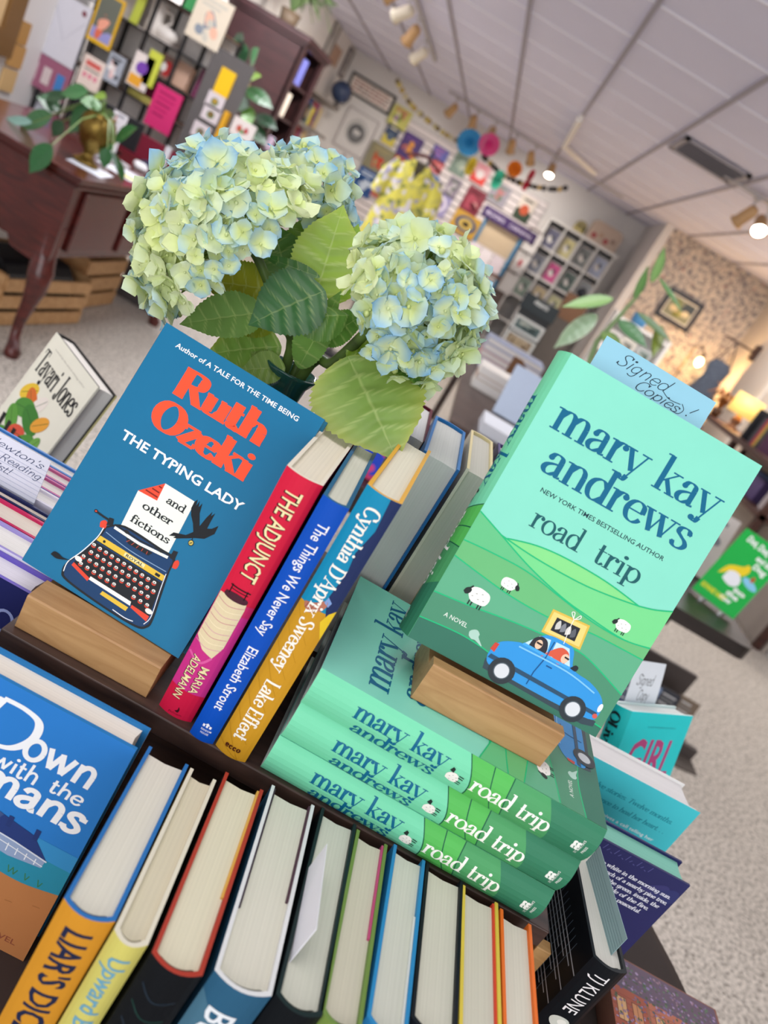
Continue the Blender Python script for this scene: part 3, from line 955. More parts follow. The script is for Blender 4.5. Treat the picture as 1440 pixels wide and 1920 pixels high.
# ------------------------------------------------------------------ three novels, spines to the front
def s_adj(a):
    h, t = 0.222, 0.0279
    a.rect(0.108, 0.0, 0.222, t, 'C4295F')
    a.rect(0.118, 0.0, 0.196, t, 'C2307F')
    a.rect(0.196, 0.0, 0.222, t, 'C4183F')
    a.poly([(0.108, 0.0005), (0.104, 0.0215), (0.112, 0.0225), (0.148, 0.0225), (0.160, 0.0185), (0.157, 0.009), (0.149, 0.0005)], 'DDCDA6')
    for k in range(9):
        a.line([(0.112 + 0.005 * k, 0.001), (0.114 + 0.005 * k, 0.011), (0.111 + 0.005 * k, 0.022)], 0.0005, ('C98A8E', 'EFE2BE', 'D49AA8')[k % 3])
    a.line([(0.160, 0.0185), (0.168, 0.012), (0.164, 0.001)], 0.002, 'D85C9C')
    a.blob([(0.1035, 0.004), (0.102, 0.012), (0.1035, 0.021), (0.1075, 0.021), (0.1085, 0.012), (0.1075, 0.004)], '4A2430')
    for y in (0.0065, 0.0185):
        a.line([(0.0965, y), (0.1045, y)], 0.0008, '1A1216', False)
    a.line([(0.0975, 0.005), (0.0975, 0.021)], 0.0010, '1A1216', False)
    a.line([(0.100, 0.006), (0.100, 0.020)], 0.0006, '1A1216', False)
    a.text('THE ADJUNCT', 0.0123, 0.0071, 0.0125, '3A1416', width=0.0775, bold=0.03)
    a.text('THE ADJUNCT', 0.0117, 0.0077, 0.0125, 'EBDDA8', width=0.0775, bold=0.01)
    a.text('MARIA', 0.1697, 0.0147, 0.0066, '3A1416', width=0.0265, bold=0.03)
    a.text('MARIA', 0.1692, 0.0150, 0.0066, 'EBDDA8', width=0.0265, bold=0.005)
    a.text('ADELMANN', 0.1642, 0.0053, 0.0066, '3A1416', width=0.0415, bold=0.03)
    a.text('ADELMANN', 0.1637, 0.0056, 0.0066, 'EBDDA8', width=0.0415, bold=0.005)
    a.blob([(0.2165, 0.0125), (0.2145, 0.0145), (0.2118, 0.0145), (0.214, 0.0160), (0.2170, 0.0155)], '3A0F18', 4)
    a.text('Putnam', 0.2195, 0.0085, 0.0022, '3A0F18', 'script', width=0.011, wx=8, wy=6, rot=PI / 2)
def s_things(a):
    a.text('The Things We Never Say', 0.0172, 0.0068, 0.0082, 'EDEFF2', width=0.098, bold=0.008)
    a.text('Elizabeth Strout', 0.1268, 0.0068, 0.0082, 'EDEFF2', width=0.062, bold=0.008)
    a.poly([(0.2055, 0.0075), (0.2055, 0.0115), (0.2035, 0.0095)], 'EDEFF2')
    for k in range(3):
        a.rect(0.2055, 0.0060 + 0.0027 * k, 0.2078, 0.0077 + 0.0027 * k, 'EDEFF2')
    a.text('RANDOM', 0.2112, 0.0060, 0.0018, 'EDEFF2', width=0.0085, rot=PI / 2, bold=0.01)
    a.text('HOUSE', 0.2142, 0.0068, 0.0018, 'EDEFF2', width=0.0065, rot=PI / 2, bold=0.01)
def s_lake(a):
    t = 0.0262
    a.rect(0.0965, 0.0, 0.242, t, 'C59124', 6)
    for k in range(9):
        y = 0.100 + 0.0165 * k
        a.line([(y, 0.0), (min(y + 0.026, 0.2415), 0.020)], 0.0003, 'A97915', False)
    a.poly([(0.0, 0.0185), (0.0, t), (0.094, t), (0.101, 0.0225), (0.094, 0.0195), (0.083, 0.0165), (0.060, 0.0185), (0.045, 0.0165), (0.025, 0.0205)], '23305A')
    a.poly([(0.096, 0.0225), (0.092, t), (0.118, t), (0.112, 0.0235), (0.104, 0.020)], 'E2C02C')
    a.blob([(0.0955, 0.0035), (0.0925, 0.010), (0.087, 0.0165), (0.0905, 0.0185), (0.096, 0.0165), (0.0985, 0.012), (0.1015, 0.010), (0.099, 0.0045)], 'B0705A')
    for q in (0.0065, 0.0105, 0.0135):
        a.line([(0.0945, q), (0.1000, q - 0.001)], 0.0004, '7A4038', False)
    a.poly([(0.0835, 0.0165), (0.087, 0.0205), (0.091, 0.0195), (0.0885, 0.0155)], '7C9CD0')
    a.text('Cynthia', 0.0112, 0.0075, 0.0112, 'F2EEE2', 'serif', width=0.045, wx=15, wy=6)
    a.text("D'Aprix", 0.0598, 0.0072, 0.0112, 'F2EEE2', 'serif', width=0.043, wx=15, wy=6)
    a.text('Sweeney', 0.1065, 0.0070, 0.0112, 'F2EEE2', 'serif', width=0.049, wx=15, wy=6)
    a.text('Lake', 0.1645, 0.0085, 0.0115, 'F2EEE2', 'serif', width=0.025, wx=16, wy=6)
    a.text('Effect', 0.1925, 0.0085, 0.0115, 'F2EEE2', 'serif', width=0.031, wx=16, wy=6)
    for k in range(4):
        a.text('ecco'[k], 0.2345, 0.0065 + 0.0032 * k, 0.0048, '4A1C12', 'serif', wx=26, wy=16, rot=PI / 2)
def upright(x_right, y, z=0.985, yaw=0.0):
    return Matrix.Translation((x_right, y, z)) @ Matrix.Rotation(math.radians(90 + yaw), 4, 'Z')
make_book('novel', 'red and magenta hardback, first of the three upright spines beside the teal book', upright(-0.0193, 0.486), 0.150, 0.0279, 0.222, 'B8163A', 'CF1E3E', 'C81C3C', inner='E6DCCB', pages='E6DCC8', sart=s_adj, bulge=0.004)
make_book('novel', 'blue hardback with white spine title between the red and the mustard novels', upright(0.0034, 0.4762, yaw=1), 0.150, 0.0197, 0.221, '0A4BA8', '0B4DB4', '0A4BA8', inner='2A6288', pages='D9D6C4', sart=s_things, bulge=0.003)
make_book('novel', 'teal and mustard hardback with a painted hand on its spine', upright(0.0316, 0.4762, yaw=-3), 0.158, 0.0262, 0.242, '23305A', '1487AE', '1487AE', inner='D9A33A', pages='DCD6C2', sart=s_lake, bulge=0.004)
# novels turned away, page edges to the front
def turned(x_left, y_far, z=0.985, yaw=0.0):
    return Matrix.Translation((x_left, y_far, z)) @ Matrix.Rotation(math.radians(-90 + yaw), 4, 'Z')
make_book('novel', 'blue bound novel with its page edges to the front, behind the three upright spines', turned(0.0352, 0.802, yaw=0), 0.149, 0.036, 0.235, '1F5F9A', '2468A4', '1F5F9A', inner='2E78BA', pages='C9CBC6', bulge=0.005)
make_book('novel', 'cream bound novel with its page edges to the front, right of the blue bound one', turned(0.0775, 0.832, yaw=0), 0.157, 0.027, 0.235, 'D8D2BE', 'D8D2BE', '6C705F', inner='E0D2A2', pages='C4C2B6', bulge=0.004)
make_book('novel', 'navy spotted novel half hidden behind the displayed mint novel', turned(0.1115, 0.845), 0.150, 0.022, 0.235, '232A58', '232A58', '3A3360', inner='4B4478', pages='D2D2D2', bulge=0.003)
make_book('novel', 'maroon bound novel behind the drooping leaf and the blue bound novel', turned(0.0120, 0.868, yaw=2), 0.145, 0.020, 0.224, '1F2E30', '4A1020', '1F2E30', inner='5A1428', pages='D8D8D6', bulge=0.003)

# ------------------------------------------------------------------ the row in front of the riser
def s_liar(a):
    a.text("LIAR'S DICE", 0.012, 0.0085, 0.0165, '242A45', width=0.098, bold=0.02)
    a.poly([(0.118, 0.003), (0.124, 0.022), (0.142, 0.029), (0.142, 0.003)], '27395E')
    a.poly([(0.121, 0.005), (0.126, 0.020), (0.141, 0.0245), (0.141, 0.005)], 'C8882A')
    a.poly([(0.128, 0.008), (0.130, 0.017), (0.145, 0.021), (0.145, 0.008)], '2F62A8')
def s_up(a):
    a.text('Upward Bound', 0.012, 0.0055, 0.0115, '6CA3B8', width=0.098, bold=0.015)
def s_bu(a):
    a.poly([(0.015, 0.0), (0.03, 0.014), (0.028, 0.034), (0.06, 0.034), (0.09, 0.020), (0.10, 0.0)], '4A7388')
    a.poly([(0.055, 0.0), (0.075, 0.010), (0.10, 0.013), (0.12, 0.0)], '8A8560')
    a.text('BUCKEYE', 0.020, 0.008, 0.018, 'E6EAEC', width=0.098, bold=0.01)
def s_blk(a):
    for k in range(7):
        a.line([(0.02 + 0.016 * k, 0.004), (0.028 + 0.016 * k, 0.014), (0.024 + 0.018 * k, 0.026)], 0.0012, ('25303A', '1F3A34')[k % 2])
Z0, RH = 0.7502, 0.2395
def down_front(a):
    W, H = 0.160, RH
    a.rect(0, 0, W, 0.125, '3A8FC8')
    a.rect(0, 0, W, 0.108, '2E8CA8')
    a.band([(0, 0.088), (0.05, 0.086), (0.1, 0.078), (0.13, 0.076), (0.16, 0.082)], [(0, 0), (0.05, 0), (0.1, 0), (0.13, 0), (0.16, 0)], 'B4794A')
    a.band([(0, 0.099), (0.03, 0.096), (0.07, 0.088), (0.1, 0.079)], [(0, 0.08), (0.03, 0.08), (0.07, 0.08), (0.1, 0.078)], 'C88A45')
    for k in range(7):
        x = 0.02 + 0.021 * k
        a.line([(x, 0.060 - 0.004 * (k % 3)), (x + 0.006, 0.061 - 0.004 * (k % 3))], 0.0007, '99643A', False)
    # shingled beach house
    a.poly([(0.066, 0.100), (0.066, 0.118), (0.112, 0.116), (0.1395, 0.108), (0.1385, 0.099), (0.112, 0.095)], '8FA3C4')
    a.poly([(0.066, 0.121), (0.082, 0.134), (0.097, 0.130), (0.089, 0.113)], '3F5585')
    a.poly([(0.089, 0.113), (0.097, 0.130), (0.124, 0.125), (0.1405, 0.107), (0.113, 0.111)], '2C3F78')
    for k in range(9):
        a.line([(0.070 + 0.0078 * k, 0.110 - 0.0006 * k), (0.070 + 0.0078 * k, 0.098 + 0.0001 * k)], 0.0008, 'E6ECF2', False)
    a.line([(0.066, 0.110), (0.112, 0.105), (0.139, 0.101)], 0.0009, 'E6ECF2', False)
    a.line([(0.089, 0.113), (0.113, 0.111), (0.1405, 0.107)], 0.0014, 'D5DEEA', False)
    for x in (0.101, 0.123):
        a.rect(x, 0.121, x + 0.004, 0.132, '2A3B70')
    for x in (0.118, 0.122, 0.132, 0.143):
        a.line([(x, 0.080), (x - 0.002, 0.087)], 0.0008, '3C7A4A', False)
        a.line([(x, 0.080), (x + 0.002, 0.086)], 0.0008, '3C7A4A', False)
    T = 'EEF2F4'
    # brush lettering
    a.text('D', 0.040, 0.184, 0.043, T, 'script', width=0.050, wx=9, wy=9, slant=0.2)
    a.text('own', 0.0885, 0.1875, 0.031, T, 'script', width=0.056, wx=14, wy=14, slant=0.12)
    a.text('with', 0.072, 0.1675, 0.0175, T, 'script', width=0.036, wx=12, wy=12, slant=0.12)
    a.text('the', 0.117, 0.1700, 0.0145, T, 'script', width=0.026, wx=12, wy=12, slant=0.12)
    a.text('Romans', 0.026, 0.1445, 0.031, T, 'script', width=0.125, wx=15, wy=15, slant=0.12)
    a.text('A NOVEL', 0.108, 0.0115, 0.0062, '8A4B38', width=0.040, bold=0.01)
make_book('novel', 'novel with a beach house under blue sky on its cover, left end of front row', pose((-0.2005, 0.4245, Z0), 0.8, 0.3), 0.160, 0.026, RH, '2F7CC8', '2F7CC8', 'DCE6EE', inner='2A78B4', pages='EDE6D8', art=down_front, bulge=0.003, ct=0.003)
row = [
 # x near right, x far right, y near, y far, thickness, cover, spine, inner, pages, spine art, label
 (0.0050, -0.0040, 0.309, 0.440, 0.0310, 'C8882A', 'D0902C', '2D6FB0', 'DCD8C8', s_liar, 'mustard hardback with navy lettering and blue lining in the front row'),
 (0.0270, 0.0185, 0.306, 0.440, 0.0205, 'CFC870', 'D0C86A', 'DAD4C0', 'D6CDB2', s_up, 'yellow green hardback with pale blue lettering, beside the mustard one in the front row'),
 (0.0615, 0.0525, 0.305, 0.454, 0.0310, '17191C', '16181B', 'A83A2C', 'DED7BC', s_blk, 'black hardback with red lining in the front row'),
 (0.1025, 0.0925, 0.314, 0.466, 0.0360, '2C5470', '2F5D7A', 'DADADA', 'D8D4C4', s_bu, 'blue grey hardback with large white lettering and a plum flap in the front row'),
 (0.1345, 0.1280, 0.318, 0.470, 0.0300, '15181B', '14171A', '1E2B2C', 'CFCEBF', None, 'black hardback with rounded spine beside the loose white card in the front row'),
 (0.1595, 0.1555, 0.322, 0.467, 0.0265, '65803C', '728A42', '6F8A45', 'CFC8B4', None, 'olive covered hardback with pink flap in the front row'),
 (0.1890, 0.1880, 0.332, 0.472, 0.0275, '2A78B0', '2A78B0', '2F86BC', 'D2D1C4', None, 'bright blue hardback in the front row, right of the olive one'),
 (0.2225, 0.2215, 0.346, 0.472, 0.0325, '12151A', '12151A', '171B22', 'D4D0C0', None, 'broad black covered hardback in the front row, right of the bright blue one'),
 (0.2555, 0.2525, 0.338, 0.470, 0.0315, 'C8B03A', 'C8B03A', 'D9C14A', 'D2CDBC', None, 'yellow lined hardback in the front row, second from the right end'),
 (0.2840, 0.2820, 0.345, 0.467, 0.0275, 'DE6F22', 'E07522', 'E4702A', 'D8D2C2', None, 'orange hardback at the right end of the front row'),
]
for xn, xf, yn, yf, t, cv, sp, inn, pg, sa, lb in row:
    d = Vector((xf - xn, yf - yn, 0))
    M = Matrix.Translation((xn, yn, Z0)) @ Matrix.Rotation(math.atan2(d.y, d.x), 4, 'Z')
    make_book('novel', lb, M, d.length, t, RH, cv, sp, cv, inner=inn, pages=pg, sart=sa, bulge=0.0055, ct=0.0026)
# coloured flaps that show as a strip on the page tops
def flap(parent_label, name, u0, u1, side, c, dz=0.0):
    for o in C.objects:
        if o.get('label') == parent_label:
            w = 0.15
            t = {r[10]: r[4] for r in row}[parent_label]
            L = {r[10]: math.hypot(r[1] - r[0], r[3] - r[2]) for r in row}[parent_label]
            B = MB()
            y0, y1 = (0.0026, 0.0042) if side == 'front' else (t - 0.0042, t - 0.0026)
            B.box(u0 * L, u1 * L, y0, y1, 0.02, RH - 0.0012 + dz, mat(c, 0.5, var=0.02))
            B.build(name, o)
flap(row[5][10], 'jacket_flap', 0.42, 0.99, 'front', 'C24A7A')
flap(row[3][10], 'jacket_flap', 0.42, 0.99, 'front', '4A2A3A')
flap(row[3][10], 'jacket_flap', 0.30, 0.995, 'back', '3A2234')
flap(row[6][10], 'jacket_flap', 0.05, 0.62, 'front', 'D8D8D2')
flap(row[8][10], 'jacket_flap', 0.10, 0.99, 'front', 'D8452E')
flap(row[2][10], 'jacket_flap', 0.35, 0.99, 'front', 'D9A84A')
# loose white card sticking up between two books of the row
def quad_sheet(name, label, cat, p, c, t=0.0005, art=None):
    p = [Vector(q) for q in p]
    n = (p[1] - p[0]).cross(p[3] - p[0]).normalized() * t
    o = p[0].copy()
    vs = [q - o for q in p] + [q - o + n for q in p]
    B = MB().add(vs, [(0, 1, 2, 3), (7, 6, 5, 4), (0, 4, 5, 1), (1, 5, 6, 2), (2, 6, 7, 3), (3, 7, 4, 0)], mat(c, 0.65, var=0.02))
    if art:
        a = Art(); art(a)
        ex, ey = (p[1] - p[0]), (p[3] - p[0])
        a.put(B, lambda u, v, e: ex * u + ey * v - n.normalized() * e, rough=0.7)
    b = B.build(name)
    b.location = o
    return tag(b, label, cat)
quad_sheet('bookmark_card', 'loose white card sticking up from the front row of books', 'card', (onZ(513, 1840, 0.97), onZ(552, 1662, 0.97), onZ(552, 1662, 0.97) + Vector((0.002, 0.002, 0.044)), onZ(513, 1840, 0.97) + Vector((0.004, 0.006, 0.046))), 'E4E4EA')
# ================================================================== AROUND THE RISER
ZT = 0.7503
def vines(a, s, dx=0, dy=0):
    pass
# ---- left: pile of novels, note card, standing novels
pile = [  # front y, thickness, cover, inner, pages, label: novels standing face out, one behind the other
 (0.5560, 0.0340, 'E2DEEA', '9C90CC', 'F0ECE8', 'white novel with lilac lining standing right behind the navy one with the pale letter'),
 (0.5910, 0.0300, 'C22A5C', 'C22A5C', 'E7DACC', 'crimson lined novel standing in the row left of the riser'),
 (0.6220, 0.0150, '1B2350', '1B2350', 'E5D6C6', 'navy covered novel standing just in front of the lined note card'),
 (0.6480, 0.0230, 'D8D4E2', 'D9D4E0', 'F0ECEA', 'pale grey novel standing just behind the lined note card'),
 (0.6720, 0.0230, '3F62C0', 'B8588E', 'EAE3DE', 'blue edged novel with pink lining, third from the back of the left row'),
 (0.6960, 0.0200, '3F62C0', 'C0608E', 'ECE6E2', 'blue edged novel with pink lining, second from the back of the left row'),
 (0.7170, 0.0200, '2F6FB8', '3B7CC4', 'EFECE8', 'bright blue novel standing last in the left row, in front of the painted fruit'),
]
for y0, t, cv, inn, pg, lb in pile:
    make_book('novel', lb, pose((-0.3560, y0, 0.7503), 0, 0), 0.175, t - 0.0004, 0.2385, cv, cv, cv, inner=inn, pages=pg, bulge=0.003, ct=min(0.0028, t * 0.2))
def note(a):
    for k in range(9):
        a.line([(0.0, 0.026 + 0.0045 * k), (0.106, 0.026 + 0.0045 * k)], 0.0003, '9BA6C4', False)
    I = '3A4668'
    a.text("Mrs. Newton's", 0.012, 0.0615, 0.0078, I, 'script', width=0.088, wx=6, wy=6, slant=0.35)
    a.text('Summer Reading', 0.012, 0.0500, 0.0078, I, 'script', width=0.090, wx=6, wy=6, slant=0.35)
    a.text('List!', 0.052, 0.0395, 0.0078, I, 'script', width=0.022, wx=6, wy=6, slant=0.35)
card('index_card', 'lined white index card handwritten in blue ink, standing among the novels left of the riser', pose((-0.3600, 0.6410, 0.962), 0, 0), 0.106, 0.0735, 'D8DAE6', note)
def tayari(a):
    W, H = 0.155, 0.235
    K = '1E1E20'
    a.text('a novel by the award winning author', 0.025, 0.222, 0.003, 'A9A59A', width=0.11)
    a.text('Tayari Jones', 0.008, 0.180, 0.036, K, 'serif', width=0.140, wx=17, wy=6)
    O, Gn = 'E08A2A', '4F8F3A'
    for x, y, rx, ry, c, r in [(q[0], q[1] - 0.012, q[2] * 1.15, q[3] * 1.6, q[4], q[5]) for q in ((0.035, 0.165, 0.02, 0.008, 'E9C23A', 0.6), (0.055, 0.158, 0.022, 0.008, 'D9702E', -0.5), (0.075, 0.165, 0.018, 0.007, 'EDE3D8', 0.9), (0.05, 0.145, 0.024, 0.009, Gn, 0.3), (0.08, 0.142, 0.026, 0.010, '3F7F33', -0.2), (0.105, 0.150, 0.018, 0.007, 'E8A23A', 0.7),
                             (0.04, 0.118, 0.022, 0.009, '5E9C3F', -0.6), (0.07, 0.112, 0.020, 0.008, 'D9553E', 0.3), (0.095, 0.108, 0.026, 0.009, Gn, 0.8), (0.12, 0.122, 0.016, 0.006, '6FA64A', 1.2), (0.055, 0.09, 0.020, 0.008, 'E7A9A0', 0.2), (0.03, 0.085, 0.018, 0.007, '4F8F3A', 0.9), (0.082, 0.084, 0.018, 0.007, 'C8484A', -0.8), (0.108, 0.095, 0.012, 0.013, '3F7F33', 0.3))]:
        a.oval(x, y, rx, ry, c, r)
        a.line([(x - rx * 0.8 * math.cos(r), y - rx * 0.8 * math.sin(r)), (x + rx * 0.9 * math.cos(r), y + rx * 0.9 * math.sin(r))], 0.0008, '2E5A2A', False)
    for x in (0.02, 0.043, 0.064, 0.086):
        a.poly([(x - 0.006, 0.102), (x + 0.004, 0.104), (x + 0.012, 0.055), (x + 0.006, 0.054)], K)
    a.oval(0.118, 0.082, 0.017, 0.017, 'D8941F')
    a.oval(0.118, 0.082, 0.0145, 0.0145, 'E9AF32')
    for k in range(3):
        a.rect(0.110 + 0.006 * k, 0.077, 0.1135 + 0.006 * k, 0.088, 'B5720F')
make_book('novel', 'pale novel with painted fruit and leaves on its cover', pose((-0.5235, 1.012, ZT + 0.0088), -39.3, 15.5), 0.158, 0.032, 0.240, 'EAE7D6', 'EAE7D6', 'E4DC9A', inner='2A2826', pages='F0ECE4', art=tayari, bulge=0.003, ct=0.003)
def navy_o(a):
    a.text('CODEX', 0.060, 0.178, 0.013, 'B9BEDA', width=0.085, bold=0.0) if False else None
    a.line([(0.148 + 0.008 * math.cos(t * PI / 10), 0.200 + 0.010 * math.sin(t * PI / 10)) for t in range(21)], 0.0028, '8E9AC8', False)
make_book('novel', 'navy novel with violet page edges and a pale round letter on its cover', pose((-0.3435, 0.5245, ZT), 0, 0), 0.162, 0.031, 0.236, '1F2458', '1F2458', '5E50A8', inner='6A5AB8', pages='E3DEEA', art=navy_o, bulge=0.003, ct=0.0035)

# ---- right: black novel, easel, navy and turquoise novels, hardback with the pink title, town cover
def tj_spine(a):
    a.text('TJ KLUNE', 0.0085, 0.0085, 0.0125, 'EDEDED', width=0.048, bold=0.0)
    a.oval(0.070, 0.0145, 0.0066, 0.0085, 'C9CFC4')
    a.oval(0.0688, 0.016, 0.003, 0.004, 'E4E6DC')
    a.text('W', 0.088, 0.0085, 0.0100, '6FA3C4')
def tj_back(a):
    a.rect(0.0, 0.0, 0.16, 0.12, '121C28')
    for k in range(12):
        a.line([(0.03 + 0.0075 * k, 0.222), (0.031 + 0.0075 * k, 0.20 - 0.02 * (k % 3)), (0.032 + 0.0075 * k, 0.165)], 0.0006, '5A6A78', False)
    for k in range(16):
        a.line([(0.02, 0.212 - 0.0045 * k), (0.135 - 0.012 * (k % 4), 0.212 - 0.0045 * k)], 0.0012, 'A9B2B8', False)
    a.poly([(0.03, 0.02), (0.05, 0.09), (0.07, 0.11), (0.09, 0.07), (0.12, 0.02)], '3A5A7A')
    a.poly([(0.05, 0.02), (0.065, 0.06), (0.08, 0.02)], '8AA8BC')
    for k in range(5):
        a.line([(0.02 + 0.025 * k, 0.01), (0.035 + 0.02 * k, 0.12)], 0.002, '070A0E', False)
make_book('novel', 'black novel with white capitals on its spine, standing right of the stacked mint novels', upright(0.3700, 0.4735, ZT, 3), 0.135, 0.0310, 0.238, '101418', '0F1318', '0F1318', inner='1E2428', pages='D6D6CC', sart=tj_spine, bart=tj_back, bulge=0.005)
def lines(a, n=13, w=0.127, c='3E565E'):
    for k in range(n):
        a.line([(0, 0.005 + 0.0056 * k), (w, 0.005 + 0.0056 * k)], 0.00035, c, False)
quad_sheet('index_card', 'grey green lined index card standing in the black novel', 'card',
    (onZ(1131, 1806, 0.975), onZ(1086, 1630, 0.975), onZ(1086, 1630, 0.975) + Vector((0.000, 0.0, 0.032)), onZ(1131, 1806, 0.975) + Vector((0.000, 0.0, 0.032))), '86A3A6',
    art=lambda a: [a.line([(0, 0.1 + 0.09 * k), (1, 0.1 + 0.09 * k)], 0.008, '4E686E', False) for k in range(9)] and None)
ez = thing('wooden_easel', 'light wooden plate easel with round pegs, under the black novel', 'easel', (0, 0, 0))
OAK = mat('C29A63', 0.5, kind='wood', c2='AD8450', scale=6)
MB().box(0.318, 0.332, 0.500, 0.512, ZT, 0.945, OAK).build('upright', ez, bevel=0.001)
MB().box(0.352, 0.364, 0.4485, 0.4600, ZT, 0.86, OAK).build('upright', ez, bevel=0.001)
MB().tube([(0.322, 0.385, 0.862), (0.326, 0.50, 0.855)], 0.0062, OAK, 14).build('peg', ez)
MB().tube([(0.347, 0.392, 0.852), (0.358, 0.46, 0.845)], 0.0062, OAK, 14).build('peg', ez)
MB().box(0.31, 0.372, 0.4485, 0.458, 0.80, 0.812, OAK).build('crossbar', ez)
def heal(a):
    W, H = 0.152, 0.228
    a.rect(0, 0.055, W, H, '44C4CE')
    a.rect(0, 0.0, W, 0.06, '2FBFCF')
    T = '1B8595'
    a.text('Twelve stories. Twelve months.', 0.012, 0.196, 0.0068, T, 'serif', width=0.122, wx=15, wy=7, slant=0.2)
    a.text('One chance to heal her heart. . .', 0.016, 0.180, 0.0068, T, 'serif', width=0.118, wx=15, wy=7, slant=0.2)
    for k, s in enumerate(('When she receives a call telling her', 'about her husband waiting for', "he wouldn't come, all more of", 'the year that is to come')):
        a.text(s, 0.012, 0.164 - 0.010 * k, 0.0048, 'EAF6F6', width=0.118 - 0.004 * k, bold=0.005)
make_book('novel', 'turquoise novel showing its printed back cover and thick white page tops', pose((0.3850, 0.7690, ZT), 3.5, 1.0), 0.146, 0.046, 0.228, '4CC6D0', 'E6E6E4', 'E6E6E4', inner='E9E9E6', pages='E4E2E0', art=heal, bulge=0.004, ct=0.0015)
def navy_back(a):
    for k in range(16):
        x = 0.004 + 0.0045 * k
        a.line([(x, 0.205), (x + 0.002, 0.212 - 0.004 * (k % 3))], 0.0008, '5A5A92', False)
    for k in range(2):
        a.blob([(0.075 + 0.012 * k, 0.185), (0.095 + 0.012 * k, 0.200), (0.104 + 0.012 * k, 0.196), (0.10 + 0.012 * k, 0.182)], ('3A3A6E', '33386A')[k % 2], 4)
    for k, s in enumerate(('lay deep white in the morning sun.', 'on the branch of a nearby pine tree,', 'and around the green. Inside, the', 'and the crackle of the fire,', 'all was perfectly peaceful.', 'nor there anywhere.')):
        a.text(s, 0.006 + 0.0015 * k, 0.188 - 0.0082 * k, 0.0050, 'E8EAF2', 'serif', width=0.104 - (0, 0, 0.006, 0.014, 0.02, 0.045)[k], wx=16, wy=9, slant=0.15)
make_book('novel', 'dark blue novel with mint page edges, showing its printed back cover', pose((0.3815, 0.6555, ZT), 2.0, 0), 0.1165, 0.034, 0.2140, '2D2F5E', '1E2450', '2A2C5A', inner='24285A', pages='86C8B4', art=navy_back, bulge=0.003, pagecol2='6FB4A0')
for o in C.objects:
    pass
def girl_front(a):
    a.text('a novel of appetite and desire', 0.050, 0.214, 0.0032, '2B8F95', width=0.07)
    a.text('GIRL', 0.024, 0.140, 0.058, 'B4467E', width=0.116, bold=0.02, slant=0.06)
    a.text('DINNER', 0.012, 0.070, 0.058, 'B4467E', width=0.130, bold=0.02, slant=0.06)
def girl_spine(a):
    a.text('OLIVIE BLAKE', 0.010, 0.007, 0.016, '13272B', 'serif', width=0.13, wx=20, wy=8)
make_book('novel', 'turquoise novel with a large pink title, tilted back at the table edge', pose((0.5140, 0.8640, ZT + 0.0107), 37.5, 19.0), 0.155, 0.032, 0.236, '22CFD2', '1FB5B4', '22CFD2', inner='D9EEEC', pages='D8E0DC', art=girl_front, sart=girl_spine, bulge=0.007, ct=0.003)
def signed2(a):
    a.text('Signed', 0.014, 0.056, 0.016, '23282E', 'script', width=0.040, wx=6, wy=6, slant=0.35)
    a.text('Copy', 0.024, 0.034, 0.016, '23282E', 'script', width=0.028, wx=6, wy=6, slant=0.35)
    for k in range(3):
        a.line([(0, 0.008 + 0.008 * k), (0.076, 0.008 + 0.008 * k)], 0.0012, '9EB4DA', False)
card('index_card', 'white index card handwritten in black ink, rising above the novel with the pink title', pose((0.5140, 0.8640, ZT + 0.0107), 37.5, 19.0) @ Matrix.Translation((0.030, 0.0335, 0.205)), 0.076, 0.090, 'DDE4EA', signed2, bend=0.006)
def town(a):
    W, H = 0.155, 0.230
    a.rect(0, 0, W, H, '9A6450')
    random.seed(11)
    for x0, x1, c in ((0.0, 0.048, 'A85A46'), (0.052, 0.100, 'B87058'), (0.104, 0.155, '9A4E3C')):
        a.rect(x0, 0.02, x1, 0.190, c)
        for r in range(20):
            a.line([(x0, 0.026 + 0.008 * r), (x1, 0.026 + 0.008 * r)], 0.0005, '7A4032', False)
        for q in range(2):
            for v in (0.145, 0.10, 0.05):
                a.rect(x0 + 0.006 + 0.021 * q, v, x0 + 0.020 + 0.021 * q, v + 0.030, '6A3A30')
                a.rect(x0 + 0.007 + 0.021 * q, v + 0.001, x0 + 0.019 + 0.021 * q, v + 0.029, ('D9A878', 'C88A60')[q])
                a.line([(x0 + 0.013 + 0.021 * q, v), (x0 + 0.013 + 0.021 * q, v + 0.03)], 0.0006, '6A3A30', False)
    a.rect(0, 0.188, W, H, '6A5868')
    for k in range(520):
        x = random.uniform(0.002, W - 0.004)
        y = random.triangular(0.12, H - 0.003, H - 0.012) if x > 0.05 else random.uniform(0.10, H - 0.003)
        a.oval(x, y, random.uniform(0.0010, 0.0026), random.uniform(0.0009, 0.0022), random.choice(('6E5A86', '8E7AA6', '4F5A44', '9A7A8A', '5A5A64', '7A6A86', '62785E', 'A890B0', '54604C')), n=6)
    a.text('Sunset', 0.060, 0.176, 0.013, 'F0E4DE', 'script', width=0.05, wx=8, wy=8, slant=0.25) if False else None
    a.line([(0.078, 0.142), (0.092, 0.152), (0.098, 0.142), (0.088, 0.136), (0.104, 0.134), (0.12, 0.146)], 0.0011, 'EBDAD2')
    a.line([(0.118, 0.160), (0.126, 0.166), (0.122, 0.156), (0.132, 0.160), (0.140, 0.154)], 0.0022, 'EBDAD2')
